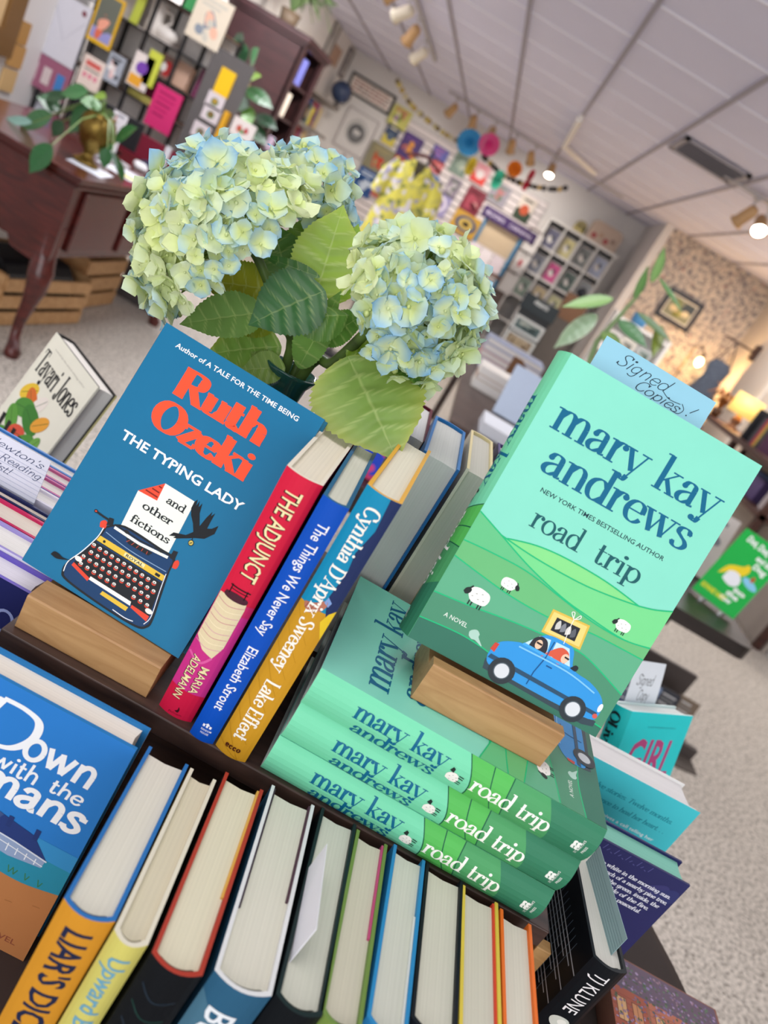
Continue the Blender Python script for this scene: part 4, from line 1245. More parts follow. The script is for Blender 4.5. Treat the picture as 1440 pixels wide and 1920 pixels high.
# lies flat on the table, cover up
pc = onZ(1165, 1815, ZT + 0.03)
TM = Matrix.Translation((0.532, 0.737, ZT + 0.0305)) @ Matrix.Rotation(math.radians(0), 4, 'Z') @ Matrix(((1, 0, 0, 0), (0, 0, 1, -0.232), (0, -1, 0, 0), (0, 0, 0, 1)))
make_book('novel', 'novel with brick houses and flowers on its cover, lying flat on the round table', TM, 0.158, 0.030, 0.232, '8A5A4A', '6A4438', '8A5A4A', inner='E8E0D4', art=town, bulge=0.003)

# ================================================================== VASE AND HYDRANGEAS
VX, VY, VZ = -0.108, 0.715, 0.9852
glass = bpy.data.materials.new('bottle_green_glass')
glass.use_nodes = True
gb = glass.node_tree.nodes['Principled BSDF']
gb.inputs['Base Color'].default_value = (0.035, 0.16, 0.13, 1)
gb.inputs['Roughness'].default_value = 0.06
gb.inputs['Transmission Weight'].default_value = 0.55
gb.inputs['IOR'].default_value = 1.45
HV = Zr(-0.183) - VZ
vz = MB()
vz.lathe([(0.0, 0.0), (0.040, 0.0), (0.046, 0.006), (0.048, 0.06), (0.045, 0.10), (0.034, 0.135), (0.0215, HV - 0.052), (0.0190, HV - 0.030), (0.0210, HV - 0.012), (0.0262, HV - 0.003), (0.0275, HV), (0.0258, HV + 0.001), (0.0235, HV - 0.004), (0.0188, HV - 0.013), (0.0168, HV - 0.030), (0.0192, HV - 0.052), (0.032, 0.133), (0.042, 0.10), (0.045, 0.06), (0.043, 0.008), (0.0, 0.006)], glass, 40)
vo = vz.build('glass_vase')
vo.location = (VX, VY, VZ)
tag(vo, 'dark green glass vase of hydrangeas behind the teal book', 'vase')

def mixc(a, b, t):
    return tuple(a[i] + (b[i] - a[i]) * t for i in range(3)) + (1,)
LIME, CREAM, SKY, BLUE = rgb('D4E084'), rgb('E6EFC4'), rgb('BDDEEE'), rgb('83BBE6')
def floret(mb, pos, nrm, size, blue, rnd, m):
    """four cupped petals around a small eye"""
    nrm = nrm.normalized()
    a = nrm.cross(Vector((0.3, 0.2, 1))).normalized()
    b = nrm.cross(a)
    w0 = rnd.uniform(0, PI)
    inner = mixc(LIME, CREAM, rnd.uniform(0.1, 0.9))
    for k in range(4):
        w = w0 + k * PI / 2 + rnd.uniform(-0.15, 0.15)
        d = a * math.cos(w) + b * math.sin(w)
        s = nrm.cross(d)
        L = size * rnd.uniform(0.85, 1.15)
        cup = rnd.uniform(-0.10, 0.75)
        tw = rnd.uniform(-0.25, 0.25)
        tip = mixc(mixc(CREAM, SKY, min(1, blue * 1.3)), BLUE, max(0, blue * 1.5 - 0.6) * rnd.uniform(0.5, 1))
        vs, cs = [], []
        rows = ((0.06, 0.10), (0.26, 0.42), (0.52, 0.60), (0.80, 0.40), (1.06, 0.03))
        for r, (u, hw) in enumerate(rows):
            lift = cup * u * u * L
            for q in (-1, -0.5, 0.0, 0.5, 1):
                wv = 0.22 * math.sin(q * 3 + u * 5 + w * 3)
                p = pos + d * (L * u * (1 - 0.10 * abs(q) * (u > 0.9))) + s * (q * hw * L * 1.08) + nrm * (lift + (q * tw + 0.22 * q * q * (0.4 + cup) + wv * u) * hw * L)
                vs.append(p)
                e = min(1, max(0, (u - 0.25) / 0.7))
                cs.append(mixc(inner, tip, e * (0.55 + 0.45 * blue) + 0.12 * abs(q) * blue))
        fs = [(5 * r + q, 5 * r + q + 1, 5 * r + q + 6, 5 * r + q + 5) for r in range(4) for q in range(4)]
        mb.add(vs, fs, m, True, cs)
    o = pos + nrm * size * 0.10
    mb.ball(o, size * 0.11, m, 4)
    for i in range(len(mb.v) - 1, -1, -1):
        if i in mb.col:
            break
        mb.col[i] = inner
PET = leafy('hydrangea_petal', 0.30, 0.55, 0.2)
LEAF = leafy('hydrangea_leaf', 0.28, 0.38, 0.4)
TOCAM = -FWD
def flower_head(parent, centre, axis, rx, rz, n, lim, seed, blue_fn, size=(0.0078, 0.0160), core=None):
    rnd = random.Random(seed)
    axis = Vector(axis).normalized()
    e1 = axis.cross(Vector((0, 0, 1)))
    e1 = e1.normalized() if e1.length > 0.1 else Vector((1, 0, 0))
    e2 = axis.cross(e1).normalized()
    mb = MB()
    ga = PI * (3 - math.sqrt(5))
    for i in range(n):
        cz = 1 - (1 - math.cos(lim)) * (i + 0.5) / n
        sz = math.sqrt(max(0, 1 - cz * cz))
        ph = i * ga
        jr = rnd.uniform(0.86, 1.07)
        d = axis * cz * rz + (e1 * math.cos(ph) + e2 * math.sin(ph)) * sz * rx
        nr = axis * cz / rz + (e1 * math.cos(ph) + e2 * math.sin(ph)) * sz / rx
        p = centre + d * jr
        nn = nr.normalized() + Vector((rnd.uniform(-1, 1), rnd.uniform(-1, 1), rnd.uniform(-1, 1))) * 0.55
        bl = min(1, max(0, blue_fn(d, rnd)))
        floret(mb, p, nn, rnd.uniform(*size), bl, rnd, PET)
        # small buds between the florets
        if i % 3 == 0:
            q = centre + d * jr * 0.90 + Vector((rnd.uniform(-1, 1), rnd.uniform(-1, 1), rnd.uniform(-1, 1))) * 0.01
            s0 = len(mb.v)
            mb.ball(q, 0.0028, PET, 4)
            for k in range(s0, len(mb.v)):
                mb.col[k] = mixc(LIME, CREAM, 0.3)
    mb.build('flower_head', parent)
    # pedicels that carry the florets
    st = MB()
    gr = rgb('7E9A3C')
    base = core or (centre - axis * rz * 0.55)
    for i in range(0, n, 4):
        cz = 1 - (1 - math.cos(lim)) * (i + 0.5) / n
        sz = math.sqrt(max(0, 1 - cz * cz))
        ph = i * ga
        d = axis * cz * rz + (e1 * math.cos(ph) + e2 * math.sin(ph)) * sz * rx
        st.tube([base, base.lerp(centre + d * 0.9, 0.5) + axis * 0.004, centre + d * 0.93], [0.0022, 0.0013, 0.0009], LEAF, 5, cols=[gr] * 3)
    st.build('flower_stalks', parent)
def leaf_blade(mb, base, tip, width, col, nrm=None, sag=0.0, edge=None, fold=0.15, serr=True, n=16, mtl=None, curl=0.0, seed=0, veins=True):
    """ovate toothed leaf with midrib, veins in its colour attribute"""
    base, tip = Vector(base), Vector(tip)
    ax = tip - base
    L = ax.length
    nrm = (nrm or (TOCAM + Vector((0, 0, 0.4)))).normalized()
    side = ax.cross(nrm).normalized()
    nrm = side.cross(ax).normalized()
    rnd = random.Random(seed)
    c0 = rgb(col)
    ce = rgb(edge) if edge else tuple(v * 0.92 for v in c0[:3]) + (1,)
    cv = mixc(c0, rgb('C8D68A'), 0.10 + 0.8 * c0[1])
    V, F, K = [], [], []
    ns = (-1.0, -0.72, -0.45, -0.2, -0.045, 0.0, 0.045, 0.2, 0.45, 0.72, 1.0)
    m = len(ns)
    R = n * 4
    for i in range(R + 1):
        u = i / R
        hw = width / 2 * (math.sin(PI * min(1, u ** 0.78)) ** 0.85) * (1.0 if u < 0.75 else 1.0 - 0.35 * ((u - 0.75) / 0.25))
        if i in (0, R):
            hw = width * 0.012
        jag = ((i % 3) * 0.035 - 0.02) if serr else 0
        for q in ns:
            hh = hw * (1 + (jag if abs(q) == 1 else 0))
            vy = u - 0.35 * abs(q) * hw / max(L, 1e-5)
            vein = veins and (abs(q) < 0.03 or (math.sin(vy * 38) > 0.93))
            z = -sag * 4 * L * (u * u - u * 0.35) * 0.5 + fold * abs(q) * hh + curl * (abs(q) ** 2) * hh + 0.022 * hh * math.sin(vy * 38)
            V.append(base + ax * u + side * (q * hh) + nrm * z + Vector((0, 0, -1)) * sag * L * u * u)
            t = min(1, abs(q) ** 3 * 0.8 + max(0, u - 0.7))
            K.append(mixc(cv if vein else c0, ce, t * (0.9 if edge else 0.5)))
    for i in range(R):
        for q in range(m - 1):
            F.append((i * m + q, i * m + q + 1, (i + 1) * m + q + 1, (i + 1) * m + q))
    mb.add(V, F, mtl or LEAF, True, K)
def leaf_at(parent, b, t, yb, yt, wpx, col, **k):
    B, T_ = onY(b[0], b[1], yb), onY(t[0], t[1], yt)
    mb = MB()
    leaf_blade(mb, B, T_, wpx * 0.75 / FPX, col, **k)
    return mb.build('leaf', parent)
mouth = Vector((VX, VY, VZ + HV))
foot = Vector((VX, VY, VZ + 0.02))
def stem(parent, pts, r0, r1):
    mb = MB()
    P = []
    pts = [Vector(p) for p in pts]
    q = [pts[0]] + pts + [pts[-1]]
    for i in range(1, len(q) - 2):
        a, b, c, d = q[i - 1:i + 3]
        for k in range(6):
            t = k / 6
            P.append(0.5 * (2 * b + (c - a) * t + (2 * a - 5 * b + 4 * c - d) * t * t + (3 * b - a - 3 * c + d) * t ** 3))
    P.append(pts[-1])
    n = len(P)
    c1, c2 = rgb('66823C'), rgb('2E3326')
    rnd = random.Random(len(P))
    mb.tube(P, [r0 + (r1 - r0) * i / n for i in range(n)], LEAF, 10, cols=[mixc(c1, c2, rnd.choice((0.0, 0.15, 0.4, 0.7))) for i in range(n)])
    return mb.build('stem', parent)
h1 = thing('hydrangea', 'left hydrangea stem with the largest pale blue and lime flower head', 'flower', foot, 'hydrangea stems in the green vase')
h2 = thing('hydrangea', 'right hydrangea stem with a round blue and lime flower head and a drooping leaf', 'flower', foot + Vector((0.004, 0, 0)), 'hydrangea stems in the green vase')
h3 = thing('hydrangea', 'small bluish hydrangea head half hidden behind the largest flower head', 'flower', foot + Vector((-0.004, 0, 0)), 'hydrangea stems in the green vase')
for h in (h1, h2, h3):
    del h['group']
def under(root):
    bpy.context.view_layer.update()
    for o in [c for c in C.objects if c.parent == root and not c.get('fixed')]:
        o.matrix_parent_inverse = root.matrix_world.inverted()
        o['fixed'] = 1
c1 = onY(447, 480, 0.700)
flower_head(h1, c1, (-0.93, -0.28, 0.45), 0.083, 0.087, 320, 1.55, 3, lambda d, r: 0.46 + 0.6 * math.sin(38 * d.x + 9 * d.z) * math.sin(31 * d.z + 2) + r.uniform(-0.35, 0.55), core=onY(470, 470, 0.70))
c2 = onY(752, 583, 0.665)
flower_head(h2, c2, (0.62, -0.30, 0.80), 0.0600, 0.072, 195, 1.70, 5, lambda d, r: 0.46 + 0.55 * math.sin(45 * d.x + 1) * math.sin(40 * d.z + 1) + r.uniform(-0.35, 0.55), core=onY(735, 585, 0.68))
c3 = onY(572, 382, 0.80)
flower_head(h3, c3, (0.15, 0.1, 1.0), 0.048, 0.050, 80, 1.8, 9, lambda d, r: 0.75 + r.uniform(-0.3, 0.4), core=onY(600, 430, 0.79))
stem(h1, [foot, mouth + Vector((-0.006, 0, 0)), onY(525, 600, 0.70), onY(495, 510, 0.70), onY(463, 450, 0.70)], 0.0052, 0.0042)
stem(h3, [foot + Vector((0.006, 0, 0)), mouth + Vector((0.002, 0.01, 0)), onY(560, 600, 0.74), onY(560, 500, 0.76), onY(595, 420, 0.79)], 0.0042, 0.0034)
stem(h2, [foot + Vector((0.012, 0, 0)), mouth + Vector((0.012, -0.004, 0)), onY(625, 680, 0.69), onY(690, 620, 0.675), onY(738, 572, 0.67)], 0.0055, 0.0045)
# leaf greens
D_, M_, Y_, P_ = '2C5A2C', '5C8A3C', '9AAE3C', '7A9A50'
# leaves of the left stem
leaf_at(h1, (500, 585), (338, 603), 0.69, 0.655, 88, '74994F', sag=0.02, seed=1)
leaf_at(h1, (515, 545), (372, 520), 0.73, 0.72, 92, 'A3A832', sag=0.02, seed=2, edge='7E9A2E')
leaf_at(h1, (520, 610), (412, 600), 0.715, 0.70, 62, '8E9C2C', seed=3)
leaf_at(h1, (528, 650), (388, 655), 0.72, 0.69, 110, '78A046', sag=0.05, seed=4, edge='93A43E')
leaf_at(h1, (610, 545), (468, 600), 0.66, 0.63, 118, '2F5E2E', sag=0.04, seed=5, fold=0.10, edge='274F28')
leaf_at(h1, (600, 520), (488, 478), 0.71, 0.70, 26, '3E6E30', seed=6)
leaf_at(h1, (545, 545), (510, 415), 0.74, 0.76, 96, '56803E', seed=7)
leaf_at(h1, (520, 700), (470, 660), 0.71, 0.70, 54, '7F9A4A', seed=8)
# leaves of the small stem behind
leaf_at(h3, (590, 560), (644, 385), 0.72, 0.735, 120, '98B848', sag=0.0, seed=9, edge='A9BE4A')
leaf_at(h3, (625, 570), (672, 420), 0.76, 0.78, 84, '86B03A', seed=10, edge='9AB83E')
leaf_at(h3, (560, 500), (590, 400), 0.765, 0.78, 80, '6C9434', seed=11)
leaf_at(h3, (560, 690), (640, 545), 0.70, 0.685, 62, '74A04C', fold=0.55, seed=12)
# leaves of the right stem
leaf_at(h2, (655, 592), (548, 588), 0.665, 0.640, 66, '5A8438', curl=-0.5, fold=-0.25, sag=0.10, seed=13)
leaf_at(h2, (705, 618), (795, 700), 0.665, 0.630, 74, '37662E', sag=0.10, seed=14, edge='6C8F2E')
leaf_at(h2, (652, 668), (748, 858), 0.650, 0.590, 186, '7FA04A', sag=0.02, fold=0.08, seed=15, edge='A6AE4A')
leaf_at(h2, (655, 640), (735, 690), 0.685, 0.675, 80, '7C9E2C', seed=16)
leaf_at(h2, (720, 565), (748, 600), 0.67, 0.66, 30, '9AAE3A', seed=17)
leaf_at(h2, (600, 640), (690, 585), 0.70, 0.69, 60, '5C8A3A', seed=21)
leaf_at(h2, (640, 665), (712, 705), 0.685, 0.67, 66, '8CAA3A', seed=22)
leaf_at(h1, (535, 690), (452, 690), 0.70, 0.685, 64, '86A24E', seed=23, sag=0.03)
for h in (h1, h2, h3):
    under(h)
mb = MB()
rr = random.Random(4)
for k in range(10):
    p = onY(690 + rr.uniform(-30, 15), 560 + rr.uniform(-20, 45), 0.70)
    floret(mb, p, Vector((-0.6, -0.7, 0.3)) + Vector((rr.uniform(-1, 1), rr.uniform(-1, 1), rr.uniform(-1, 1))) * 0.5, 0.009, rr.uniform(0.2, 0.9), rr, PET)
mb.tube([onY(700, 575, 0.70), onY(735, 585, 0.68)], 0.0012, LEAF, 5, cols=[rgb('7E9A3C')] * 2)
mb.build('flower_head', h2)
under(h2)
# ================================================================== BACKGROUND
ORD = ('first', 'second', 'third', 'fourth', 'fifth', 'sixth', 'seventh', 'eighth', 'ninth', 'tenth', 'eleventh', 'twelfth', 'thirteenth', 'fourteenth', 'fifteenth', 'sixteenth', 'seventeenth', 'eighteenth')
def cover_art(cols, seed, kind='scene'):
    def fn(a, w, h):
        r = random.Random(seed)
        if kind == 'scene':
            for k in range(7):
                a.blob([(w * (0.5 + 0.38 * math.cos(q) * r.uniform(0.3, 1) + r.uniform(-.08, .08)), h * (0.42 + 0.34 * math.sin(q) * r.uniform(0.3, 1) + r.uniform(-.05, .05))) for q in [i * PI / 3 for i in range(6)]], r.choice(cols), 4) if k < 1 else a.oval(w * r.uniform(0.2, 0.8), h * r.uniform(0.15, 0.7), w * r.uniform(0.06, 0.2), h * r.uniform(0.05, 0.14), r.choice(cols), r.uniform(0, 3))
            for k in range(2):
                a.line([(w * 0.15, h * (0.86 - 0.1 * k)), (w * (0.85 - 0.15 * k), h * (0.86 - 0.1 * k))], h * 0.055, cols[-1], False)
        elif kind == 'ring':
            a.oval(w / 2, h / 2, w * 0.38, h * 0.36, cols[0])
            a.oval(w / 2, h / 2, w * 0.26, h * 0.25, cols[1])
            a.oval(w / 2, h / 2, w * 0.13, h * 0.12, cols[2])
        elif kind == 'lines':
            for k in range(5):
                a.line([(w * 0.15, h * (0.85 - 0.13 * k)), (w * r.uniform(0.6, 0.85), h * (0.85 - 0.13 * k))], h * 0.05, cols[k % len(cols)], False)
        elif kind == 'split':
            a.rect(w * 0.0, 0, w, h * 0.45, cols[0])
            a.oval(w * 0.5, h * 0.45, w * 0.28, h * 0.22, cols[1])
            a.line([(w * 0.2, h * 0.85), (w * 0.8, h * 0.85)], h * 0.08, cols[-1], False)
        elif kind == 'mat':
            a.rect(w * 0.18, h * 0.18, w * 0.82, h * 0.82, cols[0])
            a.oval(w * 0.45, h * 0.45, w * 0.2, h * 0.2, cols[1], 0.5)
            a.oval(w * 0.6, h * 0.6, w * 0.12, h * 0.14, cols[2], 0.2)
    return fn
def panel(name, label, cat, mtx, w, h, t, c, art=None, group=None, edge=None, rough=0.5):
    """a thin upright article with printed front, base centre at its origin, front towards -y"""
    B = MB().box(-w / 2, w / 2, 0, t, 0, h, mat(c, rough, var=0.03))
    if art:
        a = Art(); art(a, w, h)
        a.put(B, lambda u, v, e: (u - w / 2, -e, v), step=0.0003)
    o = B.build(name)
    o.matrix_world = mtx if isinstance(mtx, Matrix) else Matrix.Translation(mtx)
    return tag(o, label, cat, group)
def wpx(n, Y):
    return n * Y / FPX * 1.06
def on_wall(name, label, cat, px, py, wp, hp, Y, c, art=None, t=0.02, group=None):
    p = onY(px, py, Y)
    w, h = wpx(wp, Y), wpx(hp, Y)
    return panel(name, label, cat, Matrix.Translation((p.x, Y - t, p.z - h / 2)), w, h, t - 0.0005, c, art, group)
def framed(name, label, cat, centre, w, h, fw, fc, pc, art=None, mtx=None, t=0.025, matc=None):
    root = thing(name, label, cat, Matrix.Translation(centre) @ (mtx or Matrix()))
    f = MB()
    m = mat(fc, 0.4, var=0.04)
    for x0, x1, z0, z1 in ((-w / 2, w / 2, h / 2 - fw, h / 2), (-w / 2, w / 2, -h / 2, -h / 2 + fw), (-w / 2, -w / 2 + fw, -h / 2 + fw, h / 2 - fw), (w / 2 - fw, w / 2, -h / 2 + fw, h / 2 - fw)):
        f.box(x0, x1, -t, 0, z0, z1, m)
    f.build('frame', root)
    B = MB().box(-w / 2 + fw, w / 2 - fw, -t * 0.5, -0.001, -h / 2 + fw, h / 2 - fw, mat(pc, 0.6, var=0.02))
    if art:
        a = Art(); art(a, w - 2 * fw, h - 2 * fw)
        a.put(B, lambda u, v, e: (u - w / 2 + fw, -t * 0.5 - e, v - h / 2 + fw), step=0.0003)
    B.build('picture', root)
    return root
WOODM = mat('5A211C', 0.25, kind='wood', c2='3A1412', scale=2.2, coat=0.3)
BRASS = mat('A8874A', 0.3, metal=0.9, var=0.1)
BLACK = mat('1B1B1F', 0.4, var=0.02)
WHITE = mat('E4E2E0', 0.6, var=0.02)

# ------------------------------------------------------------------ mahogany desk at left
dk = thing('mahogany_desk', 'dark mahogany desk with curved legs at the left, under the trailing plant', 'desk', (-1.95, 3.9, 0))
def rel(o, root):
    o.matrix_parent_inverse = root.matrix_world.inverted()
    return o
def part(mb, name, root, bevel=0):
    bpy.context.view_layer.update()
    return rel(mb.build(name, root, bevel=bevel), root)
DX0, DX1, DY0, DY1 = -2.36, -1.56, 3.13, 4.66
B = MB()
B.box(DX0 - 0.03, DX1 + 0.03, DY0 - 0.03, DY1 + 0.03, 0.812, 0.83, WOODM)
B.box(DX0 - 0.018, DX1 + 0.018, DY0 - 0.018, DY1 + 0.018, 0.795, 0.812, WOODM)
B.box(DX0 - 0.026, DX1 + 0.026, DY0 - 0.026, DY1 + 0.026, 0.785, 0.795, WOODM)
part(B, 'desk_top', dk, 0.004)
B = MB()
apron = [(DX0, 0.785), (DX0, 0.44), (DX0 + 0.14, 0.44), (DX0 + 0.19, 0.50), (DX0 + 0.27, 0.545), (DX0 + 0.40, 0.55), (DX1 - 0.27, 0.545), (DX1 - 0.21, 0.50), (DX1 - 0.17, 0.44), (DX1 - 0.05, 0.43), (DX1, 0.44), (DX1, 0.785)]
B.prism(apron, 'y', DY0, DY0 + 0.03, WOODM)
part(B, 'end_panel', dk)
B = MB().box(DX0 + 0.02, DX1 - 0.012, DY0 + 0.03, DY1 - 0.02, 0.47, 0.785, WOODM)
part(B, 'carcass', dk)
for k in range(3):
    y0 = DY0 + 0.11 + k * 0.46
    dr = part(MB().box(DX1 - 0.012, DX1 + 0.006, y0, y0 + 0.40, 0.50, 0.765, WOODM), 'drawer', dk, 0.006)
    h = MB()
    h.ball((DX1 + 0.010, y0 + 0.14, 0.645), 0.016, BRASS, 8)
    h.ball((DX1 + 0.010, y0 + 0.26, 0.645), 0.016, BRASS, 8)
    h.tube([(DX1 + 0.014, y0 + 0.14, 0.64), (DX1 + 0.022, y0 + 0.16, 0.612), (DX1 + 0.024, y0 + 0.20, 0.604), (DX1 + 0.022, y0 + 0.24, 0.612), (DX1 + 0.014, y0 + 0.26, 0.64)], 0.006, BRASS, 8)
    h.prism([(y0 + 0.11, 0.63), (y0 + 0.20, 0.60), (y0 + 0.29, 0.63), (y0 + 0.29, 0.67), (y0 + 0.20, 0.69), (y0 + 0.11, 0.67)], 'x', DX1 + 0.006, DX1 + 0.009, BRASS)
    ho = h.build('pull', dr)
    ho.matrix_parent_inverse = dk.matrix_world.inverted()
for sx, sy in ((DX0, DY0), (DX1, DY0), (DX0, DY1), (DX1, DY1)):
    ox, oy = (1 if sx == DX1 else -1), (1 if sy == DY1 else -1)
    bx, by = sx - ox * 0.045, sy - oy * 0.045
    prof = [(0.0, 0.60, 0.046), (0.0, 0.47, 0.048), (0.022, 0.40, 0.052), (0.028, 0.33, 0.044), (0.012, 0.24, 0.031), (-0.006, 0.15, 0.024), (-0.002, 0.08, 0.022), (0.018, 0.04, 0.030), (0.026, 0.018, 0.036), (0.026, 0.0, 0.030)]
    pts = [(bx + ox * d, by + oy * d, z) for d, z, r in prof]
    part(MB().tube(pts, [r for d, z, r in prof], WOODM, 14), 'leg', dk)

# plant in its brass urn
def heart_leaf(parent, b, t, yb, yt, wp, col, seed, name='leaf'):
    B_, T_ = onY(b[0], b[1], yb), onY(t[0], t[1], yt)
    mb = MB()
    leaf_blade(mb, B_, T_, wp * yb / FPX, col, serr=False, sag=0.03, seed=seed, n=6, fold=0.12, veins=False, mtl=GLOSS)
    o = mb.build(name, parent)
    return o
GLOSS = leafy('houseplant_leaf', 0.15, 0.28, 0.5)
ux, uy = -1.715, 3.45
pot = thing('potted_pothos', 'trailing green pothos in a footed brass urn on the mahogany desk', 'plant', (ux, uy, 0.8302))
UM = Matrix.Scale(0.97, 4)
B = MB().lathe([(0.0, 0), (0.055, 0), (0.058, 0.012), (0.04, 0.022), (0.022, 0.04), (0.026, 0.055), (0.055, 0.085), (0.074, 0.13), (0.078, 0.17), (0.070, 0.20), (0.058, 0.215), (0.064, 0.225), (0.058, 0.225), (0.05, 0.21), (0.0, 0.20)], mat('8C7338', 0.32, metal=0.85, var=0.12, scale=12), 32, UM)
B.build('urn', pot)
tips = [((98, 215), (33, 238), 40, '3E6E42'), ((112, 205), (70, 178), 34, '2F5A34'), ((130, 180), (65, 182), 26, '27492C'), ((172, 200), (127, 247), 42, '3A7040'), ((165, 172), (112, 173), 34, '427545'), ((190, 200), (150, 186), 30, '4C8040'), ((180, 214), (217, 214), 26, '2F5A34'), ((97, 272), (54, 322), 44, '33703F'), ((215, 262), (257, 236), 34, '38733F'), ((205, 262), (190, 292), 26, '2F6638'), ((212, 285), (232, 338), 28, '356E3C'), ((202, 278), (194, 315), 24, '2F6638'), ((178, 178), (200, 182), 20, '7FA23E'), ((60, 230), (0, 222), 22, '7FA69A'), ((118, 228), (98, 255), 30, '2C5533')]
bpy.context.view_layer.update()
for k, (b, t, w, c) in enumerate(tips):
    yb, yt = uy + random.uniform(-0.06, 0.05), uy + random.uniform(-0.10, 0.0)
    if k == 7:      # hangs over the front edge of the desk
        yb, yt = 3.085, 3.06
    if k in (10, 11):      # hang over the side edge
        yb, yt = onX(b[0], b[1], -1.515).y, onX(t[0], t[1], -1.505).y
    o = heart_leaf(pot, b, t, yb, yt, w, c, k)
    rel(o, pot)
st = MB()
top = Vector((ux, uy, 1.05))
for k, (b, t, w, c) in enumerate(tips):
    e = onY(b[0], b[1], uy - 0.02)
    if k == 7:
        e = onY(b[0], b[1], 3.085)
    if k in (10, 11):
        e = onX(b[0], b[1], -1.515)
    st.tube([top, top.lerp(e, 0.5) + Vector((0, 0, 0.04)), e], [0.004, 0.003, 0.0022], GLOSS, 6, cols=[rgb('7E9A58')] * 3)
rel(st.build('vines', pot), pot)

# things lying on the desk
def desk_item(name, label, cat, x, y, w, d, h, c, rot=0, z=0.8303, art=None, bevel=0):
    B = MB().box(-w / 2, w / 2, -d / 2, d / 2, 0, h, mat(c, 0.5, var=0.03))
    if art:
        a = Art(); art(a, w, d)
        a.put(B, lambda u, v, e: (u - w / 2, v - d / 2, h + e), step=0.0004)
    o = B.build(name, None, Matrix.Translation((x, y, z)) @ Matrix.Rotation(math.radians(rot), 4, 'Z'), bevel)
    return tag(o, label, cat)
desk_item('paper_sheet', 'white paper sheet on the desk corner beside the brass urn', 'paper', -1.67, 3.42, 0.15, 0.21, 0.0015, 'DDE2EC', 12)
desk_item('paper_sheet', 'white paper sheet on the desk edge near the yellow note', 'paper', -1.68, 3.80, 0.2, 0.26, 0.0015, 'D9DCE4', -8)
desk_item('sticky_note', 'pale yellow sticky note on the desk edge', 'note', -1.63, 3.74, 0.08, 0.08, 0.003, 'E6DE8A', 20, z=0.8322)
desk_item('ruled_pad', 'pad with dark stripes on the desk behind the paper sheets', 'notepad', -1.86, 3.93, 0.12, 0.20, 0.012, 'D8D8DC', -15, art=lambda a, w, d: [a.rect(w * (0.08 + 0.12 * k), d * 0.05, w * (0.13 + 0.12 * k), d * 0.95, '3A3F4A') for k in range(7)])
desk_item('computer_mouse', 'white computer mouse on the desk', 'mouse', -1.80, 4.17, 0.07, 0.11, 0.035, 'E4E4E8', 30, bevel=0.015)
desk_item('navy_pouch', 'dark navy pouch lying on the desk', 'pouch', -1.82, 4.42, 0.16, 0.18, 0.03, '1F2A48', 10, bevel=0.012)
mx = desk_item('maroon_binder', 'long maroon binder standing along the back of the desk', 'binder', -2.06, 4.60, 0.50, 0.05, 0.125, '7E1F36', 0, art=None)
desk_item('price_tag', 'white tag leaning against the maroon binder', 'tag', -1.86, 4.568, 0.035, 0.004, 0.14, 'E4E4EA', 0)
# dark screen and two small receipts in front of it
mo = thing('black_monitor', 'black screen standing on the desk behind the trailing plant', 'screen', (-2.08, 4.25, 0.8303))
MB().box(-0.19, 0.19, -0.012, 0.012, 0.05, 0.20, mat('16181E', 0.35)).build('screen', mo, bevel=0.004)
MB().box(-0.10, 0.10, -0.06, 0.06, 0.0, 0.012, mat('16181E', 0.4)).build('stand', mo)
MB().box(-0.02, 0.02, -0.006, 0.006, 0.012, 0.06, mat('16181E', 0.4)).build('neck', mo)
panel('receipt_card', 'white card with red print propped upright beside the brass urn', 'card', Matrix.Translation((-1.90, 3.99, 0.8303)), 0.075, 0.215, 0.004, 'E8E6EA', lambda a, w, h: [a.rect(w * 0.2, h * 0.45, w * 0.3, h * 0.9, 'B85A50'), a.rect(w * 0.45, h * 0.3, w * 0.8, h * 0.4, '8A8F5A'), a.rect(w * 0.3, h * 0.9, w * 0.8, h * 0.95, '9A9CA8')])
panel('barcode_card', 'white card with a grey block printed on it, low behind the brass urn', 'card', Matrix.Translation((-1.845, 3.80, 0.8303)), 0.075, 0.115, 0.004, 'DCE2EE', lambda a, w, h: [a.rect(w * (0.25 + 0.08 * k), h * 0.25, w * (0.29 + 0.08 * k), h * 0.75, '5A5E68') for k in range(7)])
# crates under the desk
PINE = mat('C39A6C', 0.55, kind='wood', c2='A87E52', scale=3)
def crate(label, x0, x1, y0, y1, h, rot, handle=True):
    cx, cy = (x0 + x1) / 2, (y0 + y1) / 2
    r = thing('wooden_crate', label, 'crate', Matrix.Translation((cx, cy, 0.001)) @ Matrix.Rotation(math.radians(rot), 4, 'Z'))
    a, b = (x1 - x0) / 2, (y1 - y0) / 2
    for s in (-1, 1):
        e = MB().box(-a, a, s * b - 0.009, s * b + 0.009, 0, h, PINE)
        e.build('end_board', r)
        for k in range(3):
            z0 = 0.01 + k * h / 3
            MB().box(s * a - 0.006 + s * 0.006, s * a + 0.006 + s * 0.006, -b, b, z0, z0 + h / 3 - 0.022, PINE).build('slat', r)
        MB().tube([(-0.045, s * (b + 0.0095), h * 0.78), (0.045, s * (b + 0.0095), h * 0.78)], 0.013, mat('2A1C12', 0.8), 8).build('hand_hole_shade', r)  # solid dark bar instead of a cut hole, shade put into its colour
    MB().box(-a, a, -b + 0.009, b - 0.009, 0, 0.012, PINE).build('bottom', r)
    return r
crate('pine crate nearest the desk leg, holding a black bag', -2.17, -1.76, 3.36, 3.98, 0.25, -8)
crate('pine crate standing further back under the mahogany desk', -2.25, -1.84, 4.10, 4.56, 0.30, 0)
bag = MB()
